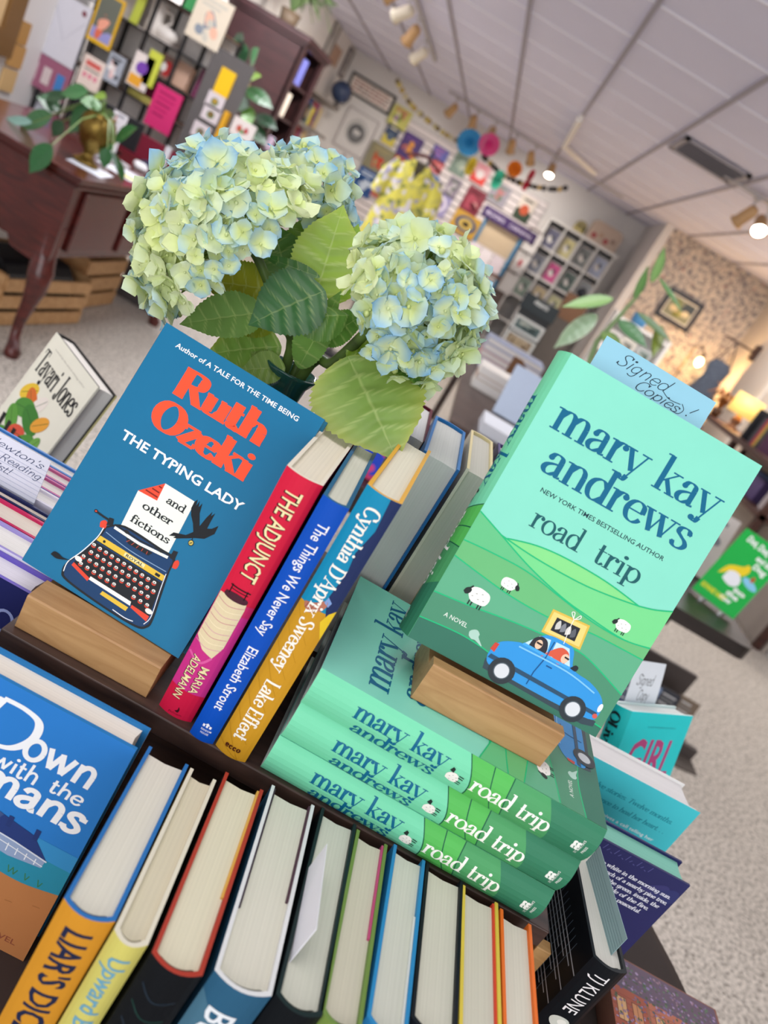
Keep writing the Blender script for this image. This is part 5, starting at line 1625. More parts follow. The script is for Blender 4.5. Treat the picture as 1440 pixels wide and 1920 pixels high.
bag.prism([(-0.17, 0.0), (0.17, 0.0), (0.16, 0.20), (0.10, 0.26), (-0.08, 0.27), (-0.16, 0.21)], 'y', -0.24, 0.24, mat('15161A', 0.45))
b = bag.build('black_bag', None, Matrix.Translation((-1.965, 3.67, 0.0135)) @ Matrix.Rotation(math.radians(-8), 4, 'Z'), bevel=0.02)
tag(b, 'black bag sitting in the pine crate under the desk', 'bag')

# ------------------------------------------------------------------ black shelving rack behind the desk
RY = 4.84
rk = thing('shelving_rack', 'tall black metal rack with thin shelves behind the mahogany desk', 'shelving', (-2.3, RY + 0.15, 0))
posts = [(-2.815, RY), (-2.60, RY), (-2.33, RY), (-2.115, RY), (-1.925, RY)]
LV = (0.30, 0.60, 0.90, 1.085, 1.25, 1.43, 1.64, 1.86)
for k, (x, y) in enumerate(posts):
    zt = (2.45, 2.2, 2.05, 1.675, 1.66)[k]
    part(MB().box(x - 0.009, x + 0.009, y - 0.012, y + 0.006, 0, zt, BLACK), 'post', rk)
    part(MB().box(x - 0.009, x + 0.009, y + 0.286, y + 0.304, 0, zt, BLACK), 'post', rk)
for z in LV:
    xe = -1.925 if z < 1.65 else -2.33
    part(MB().box(-2.815, xe, RY - 0.012, RY + 0.004, z - 0.010, z, BLACK).box(-2.815, xe, RY + 0.286, RY + 0.30, z - 0.010, z, BLACK), 'shelf_rail', rk)
    part(MB().box(-2.80, xe, RY + 0.004, RY + 0.286, z - 0.009, z - 0.001, mat('9A7A66', 0.5, kind='wood', c2='7E604E', scale=3)), 'shelf_board', rk)
part(MB().box(-1.935, -1.68, RY - 0.018, RY - 0.013, 0, 1.56, mat('5E5A5A', 0.6)), 'side_board', rk)
part(MB().box(-2.80, -1.93, RY + 0.305, RY + 0.312, 0.28, 1.64, mat('F2EEEA', 0.8)), 'back_panel', rk)
def rack_item(name, label, cat, px, py, wp, hp, c, art=None, t=0.012, dy=0.06, lean_deg=6, hang=False):
    if hang:
        dy = -0.0185 - t
    p = onY(px, py, RY + dy)
    w, h = wpx(wp, RY + dy), wpx(hp, RY + dy)
    zb = p.z - h / 2
    lv = min(LV, key=lambda z: abs(z - zb))
    if hang:
        lv, lean_deg = zb, 0
    elif any(lv + 0.02 < z < lv + h + 0.015 for z in LV):
        lv, lean_deg, dy = zb, 0, -0.0125 - t
        p = onY(px, py, RY + dy)
    return panel(name, label, cat, Matrix.Translation((p.x, RY + dy, lv + 0.0005)) @ lean(math.radians(lean_deg), t), w, h, t, c, art)
rack_item('paper_folder', 'large white folder with a loose flap, top left of the rack', 'folder', 120, 55, 66, 96, 'DAD9E2', lambda a, w, h: [a.line([(w * 0.05, h * 0.9), (w * 0.55, h * 0.35), (w * 0.95, h * 0.75)], 0.004, 'B4B4C0', False), a.oval(w * 0.85, h * 0.88, w * 0.07, h * 0.04, '7E3A44', 2.2)])
rack_item('pegboard_sign', 'dusty pink board with small hanging charms under the white folder', 'board', 88, 135, 78, 52, 'A0607A', lambda a, w, h: [a.rect(w * (0.12 + 0.3 * k), h * 0.2, w * (0.3 + 0.3 * k), h * 0.7, ('C8A8B0', 'D8C8C8', '4A86C8')[k]) for k in range(3)], dy=0.12)
rack_item('letter_sheet', 'printed white letter standing at the foot of the rack', 'paper', 77, 168, 50, 62, 'DCDAE4', cover_art(('A8A8B4', 'B8B8C2'), 1, 'lines'), dy=0.02)
rack_item('magazine', 'yellow edged magazine with orange shapes on its cover, on the rack', 'magazine', 198, 38, 42, 76, 'E8B820', lambda a, w, h: (a.rect(w * .08, h * .08, w * .92, h * .95, '6E7268'), a.rect(w * .08, h * .08, w * .92, h * .3, '9A9AD0'), cover_art(('E88A6A', 'E0745A', 'F0A890', '6E7268'), 2)(a, w, h)))
rack_item('greeting_card', 'cream card with red lettering and pink motifs on the rack', 'card', 171, 136, 38, 48, 'EEDCD2', lambda a, w, h: (a.rect(w * .15, h * .68, w * .85, h * .85, 'D86A64'), a.rect(w * .15, h * .56, w * .85, h * .60, '4A4A48'), [a.oval(w * (0.25 + 0.25 * k), h * 0.38, w * 0.09, h * 0.09, 'E88AA0') for k in range(3)]))
rack_item('greeting_card', 'grey card with a white and black animal on it', 'card', 214, 128, 27, 44, 'A9B0BC', cover_art(('F0ECEA', 'E8C8C8', '303238'), 4))
rack_item('tall_card', 'lime green narrow card beside the ceramic boots', 'card', 258, 16, 14, 46, 'B8C24A')
rack_item('tall_card', 'cream canvas pouch behind the lime green card', 'pouch', 240, 16, 44, 50, 'C8C0B4', dy=0.14)
rack_item('paperback', 'green and yellow paperback on the top shelf of the rack', 'book', 356, 30, 30, 38, '3E9A5A', lambda a, w, h: a.rect(w * .55, 0, w, h, 'C8CC7A'))
rack_item('greeting_card', 'purple and orange card against a lime backing on the rack', 'card', 264, 133, 34, 52, 'E6DCD8', lambda a, w, h: (a.oval(w * .5, h * .6, w * .3, h * .18, '7A4AB0', 0.7), a.rect(w * .05, h * .04, w * .7, h * .34, 'E8A83A')))
rack_item('greeting_card', 'lime backing card behind the purple and orange card', 'card', 284, 128, 22, 52, 'C8D04A', dy=0.09)
rack_item('small_box', 'dark box with a red bearded figure on the rack', 'box', 313, 124, 26, 36, '8E7268', lambda a, w, h: (a.oval(w * .55, h * .45, w * .3, h * .35, 'B83A3A'), a.oval(w * .3, h * .45, w * .2, h * .2, 'E8E4E0')), t=0.05)
rack_item('wooden_box', 'tan wooden box beside the dark box on the rack', 'box', 344, 122, 30, 38, 'BC9A86', t=0.06)
rack_item('folder', 'bright magenta folder standing on the low rack shelf', 'folder', 306, 205, 46, 66, 'D02A70', cover_art(('A02058', 'B82464'), 6, 'lines'), dy=0.02)
rack_item('folder', 'dark crimson folder behind the magenta one', 'folder', 286, 166, 40, 34, '8E1F48', dy=0.12)
rack_item('wrapped_stick', 'lime and white wrapped stick lying on the rack shelf', 'stick', 265, 172, 52, 10, 'D0C86A', t=0.03, lean_deg=0)
rack_item('notebook', 'plum notebook standing at the right end of the rack', 'notebook', 388, 134, 20, 46, '6E2450', t=0.02)
rack_item('price_card', 'plain yellow card at the right edge of the rack', 'card', 421, 155, 26, 40, 'F0C010', hang=True)
rack_item('watercolour_print', 'pale watercolour print with grey and peach washes, above the rack', 'print', 392, 40, 58, 70, 'E0D4C0', cover_art(('8A94A0', 'E8B8A0', 'D8D0A0', 'C8C4B8'), 8), dy=0.08)
for k, (x, y) in enumerate(((403, 190), (395, 214), (376, 246))):
    rack_item('succulent_card', 'small white card with a green succulent, %s of three beside the rack' % ('topmost', 'middle one', 'lowest')[k], 'card', x, y, 30, 24, 'D6CCD0', lambda a, w, h: (a.oval(w * .5, h * .45, w * .22, h * .25, '6A7A4A', 0.3), a.oval(w * .5, h * .5, w * .1, h * .14, ('C89A3A', '8A5A3A', '8A6A6A')[k])), hang=True)
rack_item('yellow_book', 'narrow yellow spined book beside the succulent cards', 'book', 413, 240, 8, 56, 'D8A01E', t=0.05, hang=True)
rack_item('postcard', 'pale postcard with red flowers low at the right of the rack', 'card', 455, 243, 40, 28, 'E0D6D2', lambda a, w, h: (a.oval(w * .35, h * .45, w * .12, h * .2, 'C05A4A'), a.oval(w * .65, h * .5, w * .1, h * .18, 'B84A50'), a.oval(w * .5, h * .35, w * .12, h * .1, '5A8A4A')), hang=True)
# ceramic boots
bt = thing('ceramic_boots', 'white glazed ceramic boot jug on the rack shelf', 'jug', tuple(onY(300, 62, RY + 0.12)))
zb = 1.43
bt.location.z = zb
CER = mat('E4DED8', 0.35, var=0.06, scale=20)
B = MB()
B.lathe([(0.0, 0.0), (0.045, 0.0), (0.048, 0.04), (0.042, 0.08), (0.045, 0.14), (0.05, 0.18), (0.04, 0.18), (0.0, 0.15)], CER, 20, Matrix.Translation((-0.05, 0, 0)))
B.ball((0.035, 0, 0.042), 0.045, CER, 10, (1.7, 0.95, 0.9))
B.build('boot', bt)
MB().tube([(-0.005, 0, 0.15), (0.035, 0, 0.15), (0.045, 0, 0.11), (0.02, 0, 0.08), (-0.01, 0, 0.075)], 0.008, CER, 8).build('handle', bt)
MB().box(-0.11, 0.11, -0.05, 0.05, -0.0, 0.006, CER).build('sole', bt)
# gilded frame on the left wall
framed('gilded_frame', 'broad gilded picture frame on the left wall, cut by the photo edge', 'picture frame', (XL + 0.002, 3.98, 1.42), 1.0, 0.95, 0.13, '7A5A34', 'D8B88A', cover_art(('C8965A', 'B07A44'), 12), Matrix.Rotation(math.radians(90), 4, 'Z'), t=0.05)
for k in range(3):
    p = onX((38, 28, 12)[k], (60, 105, 150)[k], XL + 0.02)
    panel('gold_leaf_card', 'square of gold paper %s below the gilded frame on the wall' % ('highest', 'halfway down', 'lowest')[k], 'card', Matrix.Translation((XL + 0.02, p.y + 0.02, p.z - 0.06)) @ Matrix.Rotation(math.radians(90), 4, 'Z'), 0.13, 0.12, 0.012, ('B88A4A', 'C49658', 'D8B47E')[k])
# draped cloth
B = MB()
vs, fs = [], []
nx, nz = 24, 8
for i in range(nx + 1):
    for j in range(nz + 1):
        u, v = i / nx, j / nz
        vs.append((0.03 * math.sin(u * 26) * (0.6 + 0.4 * v) + 0.03, 0.55 * u, 0.86 * v))
for i in range(nx):
    for j in range(nz):
        a0 = i * (nz + 1) + j
        fs.append((a0, a0 + nz + 1, a0 + nz + 2, a0 + 1))
B.add(vs, fs, mat('B7A3B2', 0.8, var=0.05), True)
B.tube([(0.035, -0.03, 0.865), (0.035, 0.58, 0.865)], 0.009, mat('6A3038', 0.4), 8)
o = B.build('wall_hanging', None, Matrix.Translation((XL + 0.001, 6.25, 1.62)))
tag(o, 'mauve cloth hanging from a rod on the left wall behind the rack', 'wall hanging')

# ------------------------------------------------------------------ mahogany bookcase
BX0, BX1, BY0, BY1, BZ = -2.84, -2.15, 7.0, 7.75, 2.0
bc = thing('bookcase', 'tall dark mahogany bookcase against the left wall, plants at its side', 'bookcase', (-2.5, 7.4, 0))
MH = mat('33191B', 0.4, kind='wood', c2='231012', scale=1.8)
part(MB().box(BX0, BX1, BY0, BY0 + 0.03, 0, BZ, MH), 'side_panel', bc)
part(MB().box(BX0, BX1, BY1 - 0.03, BY1, 0, BZ, MH), 'side_panel', bc)
part(MB().box(BX0, BX0 + 0.02, BY0 + 0.03, BY1 - 0.03, 0, BZ, mat('241214', 0.7)), 'back_panel', bc)
part(MB().box(BX0 - 0.0, BX1 + 0.04, BY0 - 0.04, BY1 + 0.04, BZ, BZ + 0.05, MH).box(BX0, BX1 + 0.02, BY0 - 0.02, BY1 + 0.02, BZ - 0.03, BZ, MH), 'cornice', bc)
part(MB().box(BX1 - 0.02, BX1 + 0.012, BY0, BY0 + 0.09, 0, BZ - 0.03, MH).box(BX1 - 0.02, BX1 + 0.012, BY1 - 0.09, BY1, 0, BZ - 0.03, MH), 'stile', bc)
bz = (0.1, 0.45, 0.8, 1.12, 1.42, 1.70)
for z in bz:
    part(MB().box(BX0 + 0.02, BX1 - 0.01, BY0 + 0.03, BY1 - 0.03, z - 0.02, z, MH), 'shelf', bc)
for k, (z, y, w, h, c, nm) in enumerate(((1.70, 7.16, 0.16, 0.20, 'D8D4DC', 'white box on the top bookcase shelf'), (1.70, 7.42, 0.14, 0.22, '6A70C0', 'violet and white box on the top bookcase shelf'), (1.42, 7.30, 0.26, 0.2, 'E4DAD0', 'cream box on the second bookcase shelf'), (1.12, 7.20, 0.12, 0.14, 'D0C8D0', 'white mug box on the third bookcase shelf'), (1.12, 7.45, 0.12, 0.12, 'B8A8C4', 'lilac box on the third bookcase shelf'), (0.8, 7.32, 0.2, 0.17, 'E0DCDC', 'white carton on the lower bookcase shelf'))):
    MBx = MB().box(-0.11, 0.11, -w / 2, w / 2, 0, h, mat(c, 0.6, var=0.04))
    o = MBx.build('gift_box', None, Matrix.Translation((BX1 - 0.16, y, z + 0.0005)), bevel=0.006)
    tag(o, nm, 'box')
# fern on top
def tuft(name, label, loc, potc, n, L, col, seed, pot_r=0.09, pot_h=0.13, up=0.7, wl=0.05):
    r = random.Random(seed)
    root = thing(name, label, 'plant', loc)
    MB().lathe([(0.0, 0), (pot_r * 0.75, 0), (pot_r, pot_h), (pot_r * 0.92, pot_h), (pot_r * 0.85, pot_h - 0.015), (0, pot_h - 0.02)], mat(potc, 0.5), 20).build('pot', root)
    B = MB()
    for k in range(n):
        w = 2 * PI * k / n * 2.4 + r.uniform(-0.3, 0.3)
        l = L * r.uniform(0.6, 1.1)
        e = Vector((math.cos(w) * l * 0.8, math.sin(w) * l * 0.8, pot_h + l * r.uniform(0.05, up)))
        m_ = Vector((math.cos(w) * l * 0.35, math.sin(w) * l * 0.35, pot_h + l * up * 0.9))
        a = Vector((0, 0, pot_h - 0.02))
        prev = a
        pts = [a + (m_ - a) * t * 2 if t < 0.5 else m_ + (e - m_) * (t - 0.5) * 2 for t in (0, 0.25, 0.5, 0.75, 1)]
        pts = [Vector(p) for p in pts]
        s = Vector((-math.sin(w), math.cos(w), 0)) * wl * 0.5
        vs, cs = [], []
        for i, p in enumerate(pts):
            q = (0.3, 0.9, 1.0, 0.7, 0.05)[i]
            vs += [p - s * q, p + Vector((0, 0, 0.01)), p + s * q]
            cs += [mixc(rgb(col), rgb('A8BC7A'), 0.25 * r.random())] * 3
        B.add(vs, [(3 * i + j, 3 * i + j + 1, 3 * i + j + 4, 3 * i + j + 3) for i in range(4) for j in (0, 1)], GLOSS, True, cs)
    B.build('foliage', root)
    return root
tuft('potted_fern', 'bushy green fern spilling over the top of the bookcase', (-2.48, 7.38, BZ + 0.0505), '6A5A4A', 60, 0.42, '6E8A5E', 5, up=0.65, wl=0.022)
# climbing plant in front of the bookcase
cp = thing('climbing_plant', 'tall dark climbing plant with large heart leaves beside the bookcase', 'plant', (-2.12, 6.30, 0))
MB().lathe([(0.0, 0), (0.12, 0), (0.16, 0.28), (0.148, 0.28), (0.14, 0.26), (0, 0.25)], mat('8A5A44', 0.7), 24).build('pot', cp)
bpy.context.view_layer.update()
sp = [(-2.12, 6.3, 0.26), onY(440, 330, 6.32), onY(462, 200, 6.34), onY(475, 90, 6.38)]
rel(MB().tube(sp, [0.012, 0.01, 0.008, 0.005], mat('7A6A44', 0.7), 8).build('stem', cp), cp)
for k, (b, t, w, c) in enumerate((((470, 120), (485, 88), 30, '4A7A52'), ((455, 120), (440, 70), 36, '26462F'), ((462, 165), (512, 200), 30, '2A4E2E'), ((455, 175), (432, 210), 44, '22402A'), ((468, 200), (462, 240), 24, '5E8A3E'), ((458, 150), (490, 140), 24, '6A8A3A'), ((448, 95), (455, 60), 30, '23402B'), ((465, 230), (500, 270), 30, '24482C'), ((450, 140), (425, 120), 34, '1F3A28'), ((455, 230), (438, 262), 36, '28442C'), ((480, 215), (520, 240), 26, '1F3A28'))):
    o = heart_leaf(cp, b, t, 6.32, 6.22, w, c, k)
    rel(o, cp)

# ------------------------------------------------------------------ left wall shelves, globe, small frames
GREY = mat('8F8A86', 0.6, var=0.02)
for z, y0, y1, nm in ((1.86, 8.3, 11.05, 'upper grey wall shelf with a rounded front under the globe'), (1.50, 8.3, 11.05, 'lower grey wall shelf with a rounded front on the left wall')):
    pts = [(XL + 0.001, y0), (XL + 0.26, y0), (XL + 0.30, (y0 + y1) / 2), (XL + 0.26, y1 - 0.25), (XL + 0.14, y1 - 0.04), (XL + 0.001, y1)]
    tag(MB().prism(pts, 'z', z - 0.035, z, GREY).build('wall_shelf'), nm, 'shelf')
tag(MB().box(XL + 0.001, XL + 0.24, 8.3, 10.6, 1.15, 1.18, GREY).build('wall_shelf'), 'lowest grey wall shelf on the left wall', 'shelf')
rb = random.Random(21)
PAL = ('E8D64A', 'C8C0B0', '3A4A7A', 'D8C8A0', '2A2A2E', 'B84A3A', 'E0DCD4', '7A8A9A', 'D8B870', '4A6A5A', '8A4A6A', 'C8A890')
NAM = ('yellow', 'stone grey', 'navy', 'sand', 'black', 'brick red', 'white', 'slate', 'ochre', 'green', 'plum', 'tan')
for z, y0, n, nm in ((1.5005, 9.0, 17, 'middle'), (1.1805, 8.9, 15, 'lowest')):
    y = y0
    for k in range(n):
        c = (k * 5 + (3 if nm == 'lowest' else 0)) % 12
        t, h, d = rb.uniform(0.05, 0.11), rb.uniform(0.20, 0.29), rb.uniform(0.14, 0.19)
        B = MB().box(0, d, 0, t - 0.004, 0, h, mat(PAL[c], 0.5, var=0.03))
        B.box(d - 0.001, d + 0.0006, t * 0.25, t * 0.65, h * 0.3, h * 0.75, mat(PAL[(c + 4) % 12], 0.5))
        o = B.build('shelved_book', None, Matrix.Translation((XL + 0.02, y, z)))
        tag(o, '%s book, %s from the left on the %s wall shelf' % (NAM[c], ORD[k], nm), 'book', 'books on the %s wall shelf' % nm)
        y += t
gl = thing('globe', 'dark navy globe on the upper wall shelf in the corner', 'globe', (-2.66, 10.80, 1.8605))
MB().lathe([(0.0, 0), (0.075, 0), (0.07, 0.015), (0.02, 0.03), (0.015, 0.06), (0.0, 0.06)], mat('2A2422', 0.4), 20).build('base', gl)
MB().ball((0, 0, 0.195), 0.13, mat('1E2A4E', 0.35, var=0.2, scale=9, c2='4A5A7A'), 14).build('sphere', gl)
MB().tube([(0.0, 0, 0.05), (0.09, 0, 0.075), (0.142, 0, 0.17), (0.12, 0, 0.27), (0.05, 0, 0.335)], 0.006, mat('6A5A44', 0.4, metal=0.6), 8).build('meridian', gl)
for k, (px, py, w, h, fc, pc, nm) in enumerate(((622, 72, 0.30, 0.40, '8A8480', 'C8C4C0', 'grey framed photo high on the left wall above the bookcase'), (648, 118, 0.26, 0.36, '6E6668', 'D0CCCC', 'dark framed photo high on the left wall near the corner'))):
    p = onX(px, py, XL + 0.003)
    framed('framed_photo', nm, 'picture frame', (XL + 0.002, p.y, p.z), w, h, 0.035, fc, pc, cover_art(('A8A4A4', 'B8B4B2', '9A9494'), k), Matrix.Rotation(math.radians(90), 4, 'Z'))
p = onX(630, 101, XL + 0.01)
panel('tan_print', 'plain tan paper print on the left wall between two frames', 'print', Matrix.Translation((XL + 0.014, p.y, p.z - 0.12)) @ Matrix.Rotation(math.radians(90), 4, 'Z'), 0.42, 0.2, 0.012, 'B4917A')
for k, y in enumerate((9.1, 9.5)):
    panel('tall_candle_box', 'narrow cream box, %s of two standing on the upper wall shelf' % ('left one', 'right one')[k], 'box', Matrix.Translation((XL + 0.12, y, 1.8605)) @ Matrix.Rotation(math.radians(90), 4, 'Z'), 0.16, 0.36, 0.1, ('C4B49A', 'E4D8D0')[k])

# ------------------------------------------------------------------ back wall: frames and slatted display wall
def quote(a, w, h):
    r = random.Random(3)
    for k in range(4):
        y = h * (0.84 - 0.21 * k)
        x = w * 0.06
        while x < w * 0.9:
            l = w * r.uniform(0.05, 0.14)
            a.line([(x, y), (min(x + l, w * 0.94), y)], h * 0.10, ('A4645A', '8A6A66', 'B07A70')[r.randrange(3)], False)
            x += l + w * 0.025
framed('framed_photo', 'wide black framed print of reddish lettering on the back wall', 'picture frame', (-2.43, YB - 0.001, 2.26), 0.66, 0.25, 0.028, '1E1E20', 'E2D8D0', quote)
def moonring(a, w, h):
    a.rect(0.02, 0.02, w - 0.02, h - 0.02, 'DCD8D6')
    a.oval(w / 2, h * 0.52, w * 0.36, w * 0.38, 'B4B2B2', n=40)
    a.oval(w / 2, h * 0.52, w * 0.33, w * 0.35, 'C4C2C0', n=40)
    a.oval(w / 2, h * 0.49, w * 0.27, w * 0.28, '6E6E70', n=30)
    a.blob([(w * .38, h * .50), (w * .5, h * .44), (w * .64, h * .5), (w * .6, h * .58), (w * .52, h * .55), (w * .46, h * .6)], 'D8D6D4')
    a.oval(w / 2, h * 0.41, w * 0.15, w * 0.06, '8A8A8C')
framed('framed_photo', 'tall white framed print of a grey circle left of the slatted wall', 'picture frame', (-2.38, YB - 0.001, 1.75), 0.46, 0.52, 0.016, 'B8B0B0', 'DAD6D4', moonring)
for k, (px, py, s, c) in enumerate(((652, 308, 0.075, '5A2A34'), (632, 300, 0.055, 'A8A0A0'), (645, 291, 0.035, '8A8286'), (635, 318, 0.04, 'B0A8A8'))):
    p = onY(px, py, YB)
    tag(MB().box(-s / 2, s / 2, -0.006, 0, -s / 2, s / 2, mat(c, 0.6)).build('wall_tile', None, Matrix.Translation((p.x, YB - 0.0005, p.z)) @ Matrix.Rotation(0.6, 4, 'Y')), ('largest maroon square stuck on the back wall', 'grey square stuck left of the maroon one on the back wall', 'small dark square stuck above the maroon one', 'pale square stuck below the maroon one')[k], 'wall decoration')
SX0, SX1, SZ0, SZ1 = -2.06, 0.34, 0.85, 2.235
sw = thing('slatted_wall', 'white slatted display panel on the back wall full of face-out books', 'slatwall', ((SX0 + SX1) / 2, YB, SZ0))
bpy.context.view_layer.update()
n = 15
ph = (SZ1 - SZ0) / n
for k in range(n):
    part(MB().box(SX0, SX1, YB - 0.03, YB - 0.004, SZ0 + k * ph + 0.007, SZ0 + (k + 1) * ph - 0.007, mat('DDD4D4', 0.5, var=0.02)), 'slat', sw)
part(MB().box(SX0, SX1, YB - 0.008, YB - 0.0005, SZ0, SZ1, mat('6E6468', 0.7)), 'backing', sw)
YS = YB - 0.032
slatbooks = [
 (750, 221, 36, 34, 'C8C46A', ('A88AA0', 'E4DCC0', '8A9A4A', 'C87A6A'), 'scene', 'yellow green picture book, top left on the slatted wall'),
 (733, 254, 24, 34, '3A4A66', ('D8C85A', '5A6A80', 'E8E0C0'), 'split', 'small slate blue book with a yellow spot on the slatted wall'),
 (769, 276, 38, 42, '4A3472', ('E09A4A', 'D87A3A', '6A4A90'), 'scene', 'purple book with orange figures at the top of the slatted wall'),
 (824, 290, 30, 24, '5A5AA8', ('D86AA0', '8A7AC8'), 'lines', 'small indigo book with pink lettering behind the garland'),
 (863, 309, 30, 36, '7A8E82', ('A8B8A8', 'D0D4C4', '5A6E62'), 'scene', 'grey green book left of the yellow paper fan'),
 (711, 298, 48, 46, '8A8468', ('B8603A', '5A7A44', 'C84A3A', 'A89A70'), 'scene', 'large olive book with red and green shapes on the slatted wall'),
 (744, 309, 20, 30, 'B84038', ('D88A7A', 'E8C8B0'), 'lines', 'red book half hidden behind the yellow shirt'),
 (901, 326, 28, 34, 'E0A4AC', ('E0504A', 'F0E4E4', 'D87A84'), 'split', 'pink and red book left of the turquoise paper fan'),
 (684, 342, 38, 46, '22508E', ('1E3E70', '3A6AA8', 'C8D4E4'), 'scene', 'deep blue book at the lower left of the slatted wall'),
 (715, 350, 24, 44, '6A8AC0', ('B86A5A', '8AA4D0', 'D8A080'), 'split', 'light blue book between the deep blue book and the yellow shirt'),
 (819, 312, 22, 22, 'C8505A', ('E8C8C8', 'D87A7A'), 'scene', 'small red book right of the yellow shirt collar'),
 (849, 352, 24, 34, '8A7E8E', ('C86A70', 'B8B0B8', '5A6A5A'), 'scene', 'grey mauve book above the maroon book'),
 (887, 377, 36, 44, '7E1E34', ('A84A5A', 'C88A8A', '5A1424'), 'scene', 'maroon book in the middle of the slatted wall'),
 (936, 364, 36, 36, '9A94A0', ('B87A7A', 'C8C4CC', '6A7A6A'), 'scene', 'silver grey book below the turquoise paper fan'),
 (822, 381, 40, 40, '9A92BC', ('E4DCE8', '8A7AB8', 'D8C4C0'), 'ring', 'lavender book with a ring on its cover, right of the shirt'),
 (873, 421, 54, 38, 'C89A34', ('2A4A78', 'D8B860', '3A2E24'), 'ring', 'golden book with a dark blue centre on the slatted wall'),
 (810, 344, 16, 30, '4A6AA0', ('8A9AC0', 'C8B8C0'), 'lines', 'narrow blue book just right of the shirt sleeve'),
 (984, 392, 30, 42, 'DCD0C4', ('3A4A3A', 'C85A3A', '1E1E20'), 'split', 'cream book with a dark figure at the right end of the slatted wall'),
 (998, 440, 16, 18, 'C8406A', ('E08AA0',), 'lines', 'small pink card below the cream book on the slatted wall'),
 (952, 330, 20, 26, 'D8CCC8', ('8A9AA0', 'B8A090'), 'lines', 'white card between the paper fans and the slatted wall edge'),
]
for px, py, w, h, c, cols, kd, lb in slatbooks:
    on_wall('picture_book', lb, 'book', px, py, w * 0.9, h * 0.9, YS, c, cover_art(cols, int(px), kd), t=0.022, group=None)
# yellow printed shirt on a stand
sh = thing('printed_shirt', 'yellow floral shirt on a wooden hanger in front of the slatted wall', 'shirt', (-0.80, 6.52, 0))
bpy.context.view_layer.update()
m = bpy.data.materials.new('floral_yellow_cloth')
m.use_nodes = True
N, L = m.node_tree.nodes, m.node_tree.links
N['Principled BSDF'].inputs['Roughness'].default_value = 0.85
tc = N.new('ShaderNodeTexCoord')
vo_ = N.new('ShaderNodeTexVoronoi')
vo_.inputs['Scale'].default_value = 26
L.new(tc.outputs['Object'], vo_.inputs['Vector'])
sc_ = N.new('ShaderNodeSeparateColor')
L.new(vo_.outputs['Color'], sc_.inputs[0])
rp = N.new('ShaderNodeValToRGB')
rp.color_ramp.interpolation = 'CONSTANT'
e = rp.color_ramp.elements
e[0].color, e[1].color = rgb('D8CF5A'), rgb('C4BE62')
e[1].position = 0.55
for ps, c in ((0.68, 'DAD4D8'), (0.82, 'A8A2B4'), (0.90, '8E9250')):
    q = e.new(ps)
    q.color = rgb(c)
L.new(sc_.outputs[0], rp.inputs[0])
L.new(rp.outputs[0], N['Principled BSDF'].inputs['Base Color'])
CL = m
cxs, zt = -0.80, 1.64
B = MB()
rows = ((zt + 0.015, 0.07, 0.05), (zt - 0.03, 0.13, 0.07), (zt - 0.07, 0.18, 0.085), (zt - 0.16, 0.19, 0.09), (zt - 0.32, 0.19, 0.085), (zt - 0.50, 0.20, 0.09), (zt - 0.66, 0.21, 0.09))
vs, fs = [], []
nn = 40
for z, rx, ry in rows:
    for k in range(nn):
        w = 2 * PI * k / nn
        fold = 1 + (0.04 * math.sin(w * 9) if z < zt - 0.1 else 0)
        vs.append((cxs + rx * fold * math.cos(w), 6.52 + ry * fold * math.sin(w), z))
for i in range(len(rows) - 1):
    for k in range(nn):
        fs.append((i * nn + k, i * nn + (k + 1) % nn, (i + 1) * nn + (k + 1) % nn, (i + 1) * nn + k))
B.add(vs, fs, CL, True)
part(B, 'body', sh)
for s in (-1, 1):
    B = MB().tube([(cxs + s * 0.15, 6.52, zt - 0.055), (cxs + s * 0.205, 6.51, zt - 0.16), (cxs + s * 0.225, 6.50, zt - 0.34)], [0.055, 0.062, 0.058], CL, 14, caps=False)
    part(B, 'sleeve', sh)
    B = MB().prism([(cxs + s * 0.01, zt - 0.10), (cxs + s * 0.07, zt + 0.02), (cxs + s * 0.095, zt - 0.03)], 'y', 6.425, 6.432, CL)
    part(B, 'collar', sh)
part(MB().prism([(cxs - 0.045, zt + 0.012), (cxs + 0.045, zt + 0.012), (cxs + 0.004, zt - 0.10), (cxs - 0.006, zt - 0.13)], 'y', 6.433, 6.436, mat('4A4436', 0.9)), 'neck_opening', sh)  # flat dark piece: shade inside the collar put into its colour
hg = thing('coat_hanger', 'dark wooden hanger on a slim metal stand, holding the yellow shirt', 'hanger stand', (-0.80, 6.52, 0))
bpy.context.view_layer.update()
part(MB().tube([(cxs - 0.15, 6.52, zt + 0.02), (cxs, 6.52, zt + 0.075), (cxs + 0.15, 6.52, zt + 0.02)], 0.013, mat('6A3430', 0.4), 10), 'hanger_bar', hg)
part(MB().tube([(cxs, 6.52, zt + 0.07), (cxs, 6.52, zt + 0.12), (cxs + 0.02, 6.52, zt + 0.14), (cxs + 0.04, 6.52, zt + 0.12)], 0.003, BRASS, 6), 'hook', hg)
part(MB().tube([(cxs + 0.03, 6.52, 0.03), (cxs + 0.03, 6.52, zt + 0.13)], 0.011, BLACK, 10), 'stand_pole', hg)
part(MB().lathe([(0.0, 0), (0.16, 0), (0.16, 0.02), (0.03, 0.03), (0, 0.03)], BLACK, 24, Matrix.Translation((cxs + 0.03, 6.52, 0.0005))), 'stand_base', hg)

